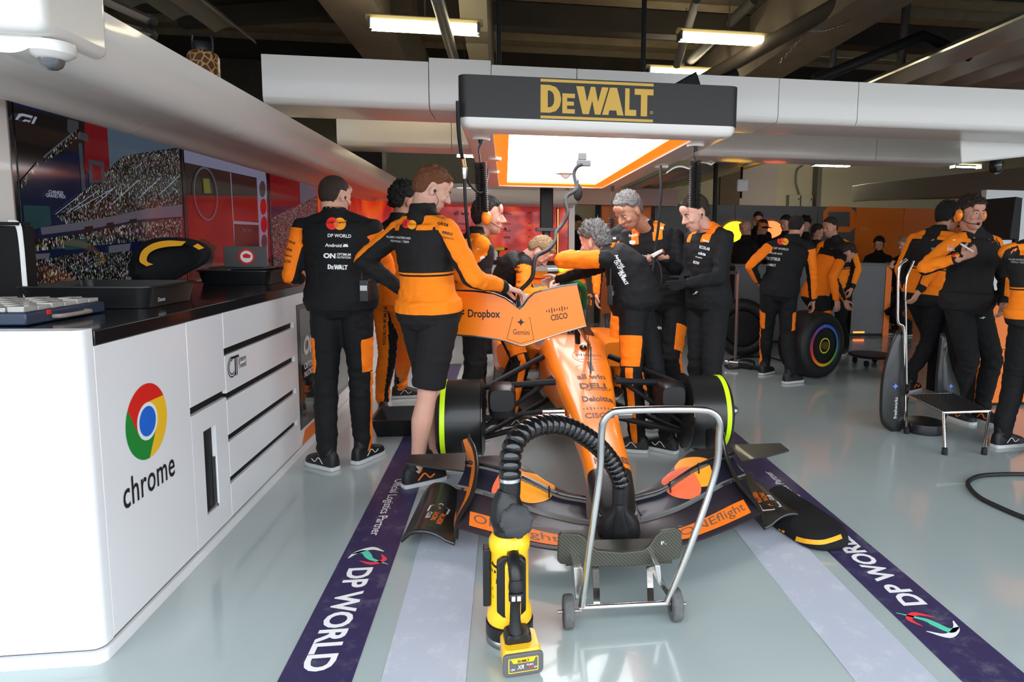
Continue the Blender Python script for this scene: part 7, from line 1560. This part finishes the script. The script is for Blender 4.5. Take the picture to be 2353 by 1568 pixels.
for i, (x0, x1, m_) in enumerate(((1655, 1700, mat('wall_brown', (.10, .07, .05), .8)), (1700, 1785, 'wall_lilac'))): a, b_ = RY(x0, 400, BYw-.05), RY(x1, 400, BYw-.05); struct(MB().box((a.x, BYw-.1, 0), (b_.x, BYw+.01, 5.2)).build('trim_%d' % (4+i), m_), 'painted wall strip')
tag(MB().tube(smoothpts([RY(1838, 448, BYw-.1), RY(1830, 420, BYw-.1), RY(1832, 392, BYw-.1), RY(1845, 380, BYw-.1)], 4), .02, 8).build('conduit_cable', 'pipe_grey', smooth=True), 'grey cable rising from the left electric box', 'cable')
tag(MB().cyl(RY(1645, 366, 8.2), V((RY(1641, 600, 8.2).x, 8.2, 0)), .028, 12).build('black_pole', 'black_matte'), 'thin black pole from beam to floor right of the black-suited person', 'pole')
# ================================================================ hoses and cables hanging from the gantry
def coil(name, lab, top, plug, a, b_, Y, r, turns, wr_=.0045, tail=None):
    A, B = RY(*a, Y), RY(*b_, Y); t = thing(name, lab, 'cable', A); P0 = RY(*plug, Y)
    MB().lathe([(.012, -.035), (.018, 0), (.02, .02)], Matrix.Translation(P0), 12).build('plug', 'black_plastic', t, smooth=True)
    MB().tube(smoothpts([P0-V((0, 0, .03)), P0.lerp(A, .5)+V((-.01, 0, 0)), A], 4), .005, 8).build('lead', 'black_plastic', t, smooth=True)
    pts = []; n_ = turns*12; ax = (B-A)
    for side in (0, 1):
        for i in range(n_+1):
            u = i/n_; uu = u if side == 0 else 1-u; c = A+ax*uu+V((r*.55*(-1 if side == 0 else 1), 0, 0)); th = 2*PI*turns*u; pts.append(c+V((math.cos(th)*r*.55, math.sin(th)*r*.55, 0)))
    MB().tube(pts, wr_, 6).build('coiled_lead', 'black_plastic', t, smooth=True); return t
coil('coiled_cable', 'black coiled cable hanging at the left front corner of the sign box', None, (1105, 316), (1104, 374), (1108, 486), 3.95, .030, 26)
coil('coiled_cable', 'black coiled cable hanging at the right front corner of the sign box', None, (1598, 334), (1598, 370), (1596, 478), 3.95, .030, 26)
coil('coiled_cable', 'small black coiled cable hanging left of the grey-haired person', None, (1407, 432), (1406, 500), (1408, 560), 6.6, .028, 14)
t = thing('air_line', 'black hose with brass and steel coupling along the left side of the sign box', 'hose', RY(1062, 300, 3.7))
MB().tube(smoothpts([RY(1052, 232, 3.57), RY(1054, 300, 3.60), RY(1060, 350, 3.65), RY(1063, 364, 3.7)], 5), .011, 10).build('upper_hose', 'black_rubber', t, smooth=True)
MB().tube([RY(1063, 362, 3.7), RY(1067, 385, 3.7)], .013, 12).build('brass_coupling', mat('brass', (.35, .20, .08), .35, metal=.8), t, bevel=.002); MB().tube([RY(1067, 385, 3.7), RY(1067, 400, 3.7), RY(1067, 412, 3.7)], [.018, .016, .010], 12).build('steel_valve', 'steel', t, bevel=.002)
MB().tube(smoothpts([RY(1067, 410, 3.7), RY(1070, 470, 3.7), RY(1076, 540, 3.75), RY(1086, 600, 3.8), RY(1096, 636, 3.85), RY(1104, 664, 3.9)], 5), .0095, 10).build('lower_hose', 'black_rubber', t, smooth=True)
MB().tube(smoothpts([RY(1069, 400, 3.7), RY(1080, 425, 3.8), RY(1098, 442, 3.9), RY(1112, 438, 3.95), RY(1120, 410, 4.1), RY(1122, 388, 4.2)], 5), .006, 8).build('branch_hose', 'black_rubber', t, smooth=True)
hp_ = [(1338, 378, 4.6), (1326, 384, 4.6), (1319, 400, 4.6), (1324, 425, 4.55), (1322, 438, 4.5), (1302, 452, 4.45), (1300, 470, 4.4), (1304, 492, 4.35), (1292, 516, 4.3), (1278, 534, 4.2), (1274, 556, 4.1), (1258, 575, 4.0), (1234, 588, 3.9), (1227, 606, 3.85), (1224, 634, 3.8), (1212, 652, 3.82), (1198, 666, 3.83), (1192, 685, 3.83), (1192, 704, 3.84)]
tag(MB().tube(smoothpts([RY(*p) for p in hp_], 6), .0125, 14).build('snaking_hose', 'black_rubber', smooth=True), 'thick black hose snaking from the lit panel down to the orange panel notch', 'hose')
t = thing('wheel_gun_hose', 'black hose hanging from the sign box and looped through the grey-haired person hand', 'hose', RY(1518, 380, 4.4))
MB().tube(smoothpts([RY(1518, 380, 4.4), RY(1519, 440, 4.4), RY(1513, 520, 4.45), RY(1505, 575, 4.5), RY(1498, 630, 4.5), RY(1490, 672, 4.5), RY(1494, 694, 4.5), RY(1508, 688, 4.5), RY(1519, 650, 4.5), RY(1517, 615, 4.5), RY(1505, 594, 4.5)], 6), .0095, 12).build('rubber_hose', 'black_rubber', t, smooth=True)
MB().tube(smoothpts([RY(1500, 600, 4.52), RY(1480, 612, 4.55), RY(1468, 640, 4.55), RY(1466, 680, 4.6)], 6), .008, 10).build('second_loop', 'black_rubber', t, smooth=True)
MB().tube([RY(1502, 590, 4.48), RY(1514, 582, 4.46), RY(1524, 577, 4.44)], [.022, .020, .017], 16).build('nozzle', 'steel', t, smooth=True)
t = thing('rear_view_paddle', 'small black paddle hanging from the far edge of the lit panel', 'paddle', RY(1325, 440, 6.9)); P = RY(1328, 442, 6.9); MB().ell(P, (.05, .03, .09)).build('paddle', 'black_matte', t, smooth=True); MB().tube([P, V((P.x, P.y, 2.1))], .008).build('stem', 'black_matte', t)
t = thing('dome_camera', 'black dome camera under the right end of the white beam', 'camera', RY(2290, 375, 6.2)); P = RY(2290, 366, 6.2); MB().lathe([(.06, .0), (.07, -.05), (.065, -.10), (.04, -.14), (.005, -.15)], Matrix.Translation(P), 24).build('housing', 'black_gloss', t, smooth=True)
# hose on the floor at the right edge
tag(MB().tube(smoothpts([RZ(2400, 1092, .014), RZ(2330, 1090, .014), RZ(2260, 1093, .014), RZ(2229, 1104, .014), RZ(2226, 1118, .014), RZ(2250, 1143, .014), RZ(2300, 1168, .014), RZ(2353, 1190, .014), RZ(2420, 1212, .014), RZ(2600, 1235, .014), RZ(2760, 1190, .014), RZ(2700, 1120, .014), RZ(2520, 1095, .014)], 7), .013, 12).build('floor_hose', 'black_rubber', smooth=True), 'thick black hose curving on the floor at the right edge', 'hose')
# chain
cm = 'dull_steel'; pts = smoothpts([RY(1790, 145, 6.6), RY(1860, 72, 6.6), RY(1960, 10, 6.6), RY(1985, -8, 6.6)], 12); t = thing('hoist_chain', 'steel chain hanging in two strands under the ceiling at upper right', 'chain', pts[0])
for nm, pp in (('chain_strand', pts), ('chain_strand', smoothpts([RY(1860, 72, 6.6), RY(1900, 68, 6.6), RY(1960, 45, 6.6), RY(2022, -6, 6.6)], 12))):
    mb = MB(); L = 0; i = 0
    for a, b_ in zip(pp[:-1], pp[1:]):
        n_ = max(1, int((b_-a).length/.035))
        for k in range(n_):
            c = a.lerp(b_, (k+.5)/n_); tn = (b_-a).normalized(); o_ = tn.orthogonal().normalized(); o_ = o_ if i % 2 else tn.cross(o_); i += 1
            mb.tube([c+tn*.020*math.cos(q_)+o_*.011*math.sin(q_) for q_ in [2*PI*j/8 for j in range(9)]], .003, 4, caps=False)
    mb.build(nm, cm, t)
# ================================================================ groups of look-alikes
GN = {'tube_light': 'ceiling tube lights', 'coiled_cable': 'coiled cables under the sign box', 'spray_bottle': 'bottles on the rear worktop', 'electric_box': 'electric boxes on the hall wall', 'wall_screen': 'screens on the left wall',
      'body_panel': 'loose black body panels', 'hanger_rod': 'hanger rods under the ceiling', 'overhead_beam': 'white overhead fascia beams', 'roller_shutter': 'ribbed roller shutters', 'ceiling_pipe': 'pipes under the ceiling', 'loose_tyre': 'tyres on the hall floor',
      'plastic_tray': 'black plastic trays', 'tyre_blanket': 'black tyre blankets', 'person': 'people in the garage', 'service_desk': 'grey service desks', 'folded_jacket': 'jackets on the canopy',
      'logo_cabinet': 'left counter cabinets', 'waste_cabinet': 'left counter cabinets', 'drawer_cabinet': 'left counter cabinets', 'display_fridge': 'left counter cabinets', 'white_cabinet': 'left counter cabinets', 'dome_camera': 'dome cameras'}
for o in list(SC.objects):
    if o.parent is None and o.name.split('.')[0] in GN and not o.get('kind'): o['group'] = GN[o.name.split('.')[0]]
    for k in ('y0', 'y1'):
        if k in o: del o[k]
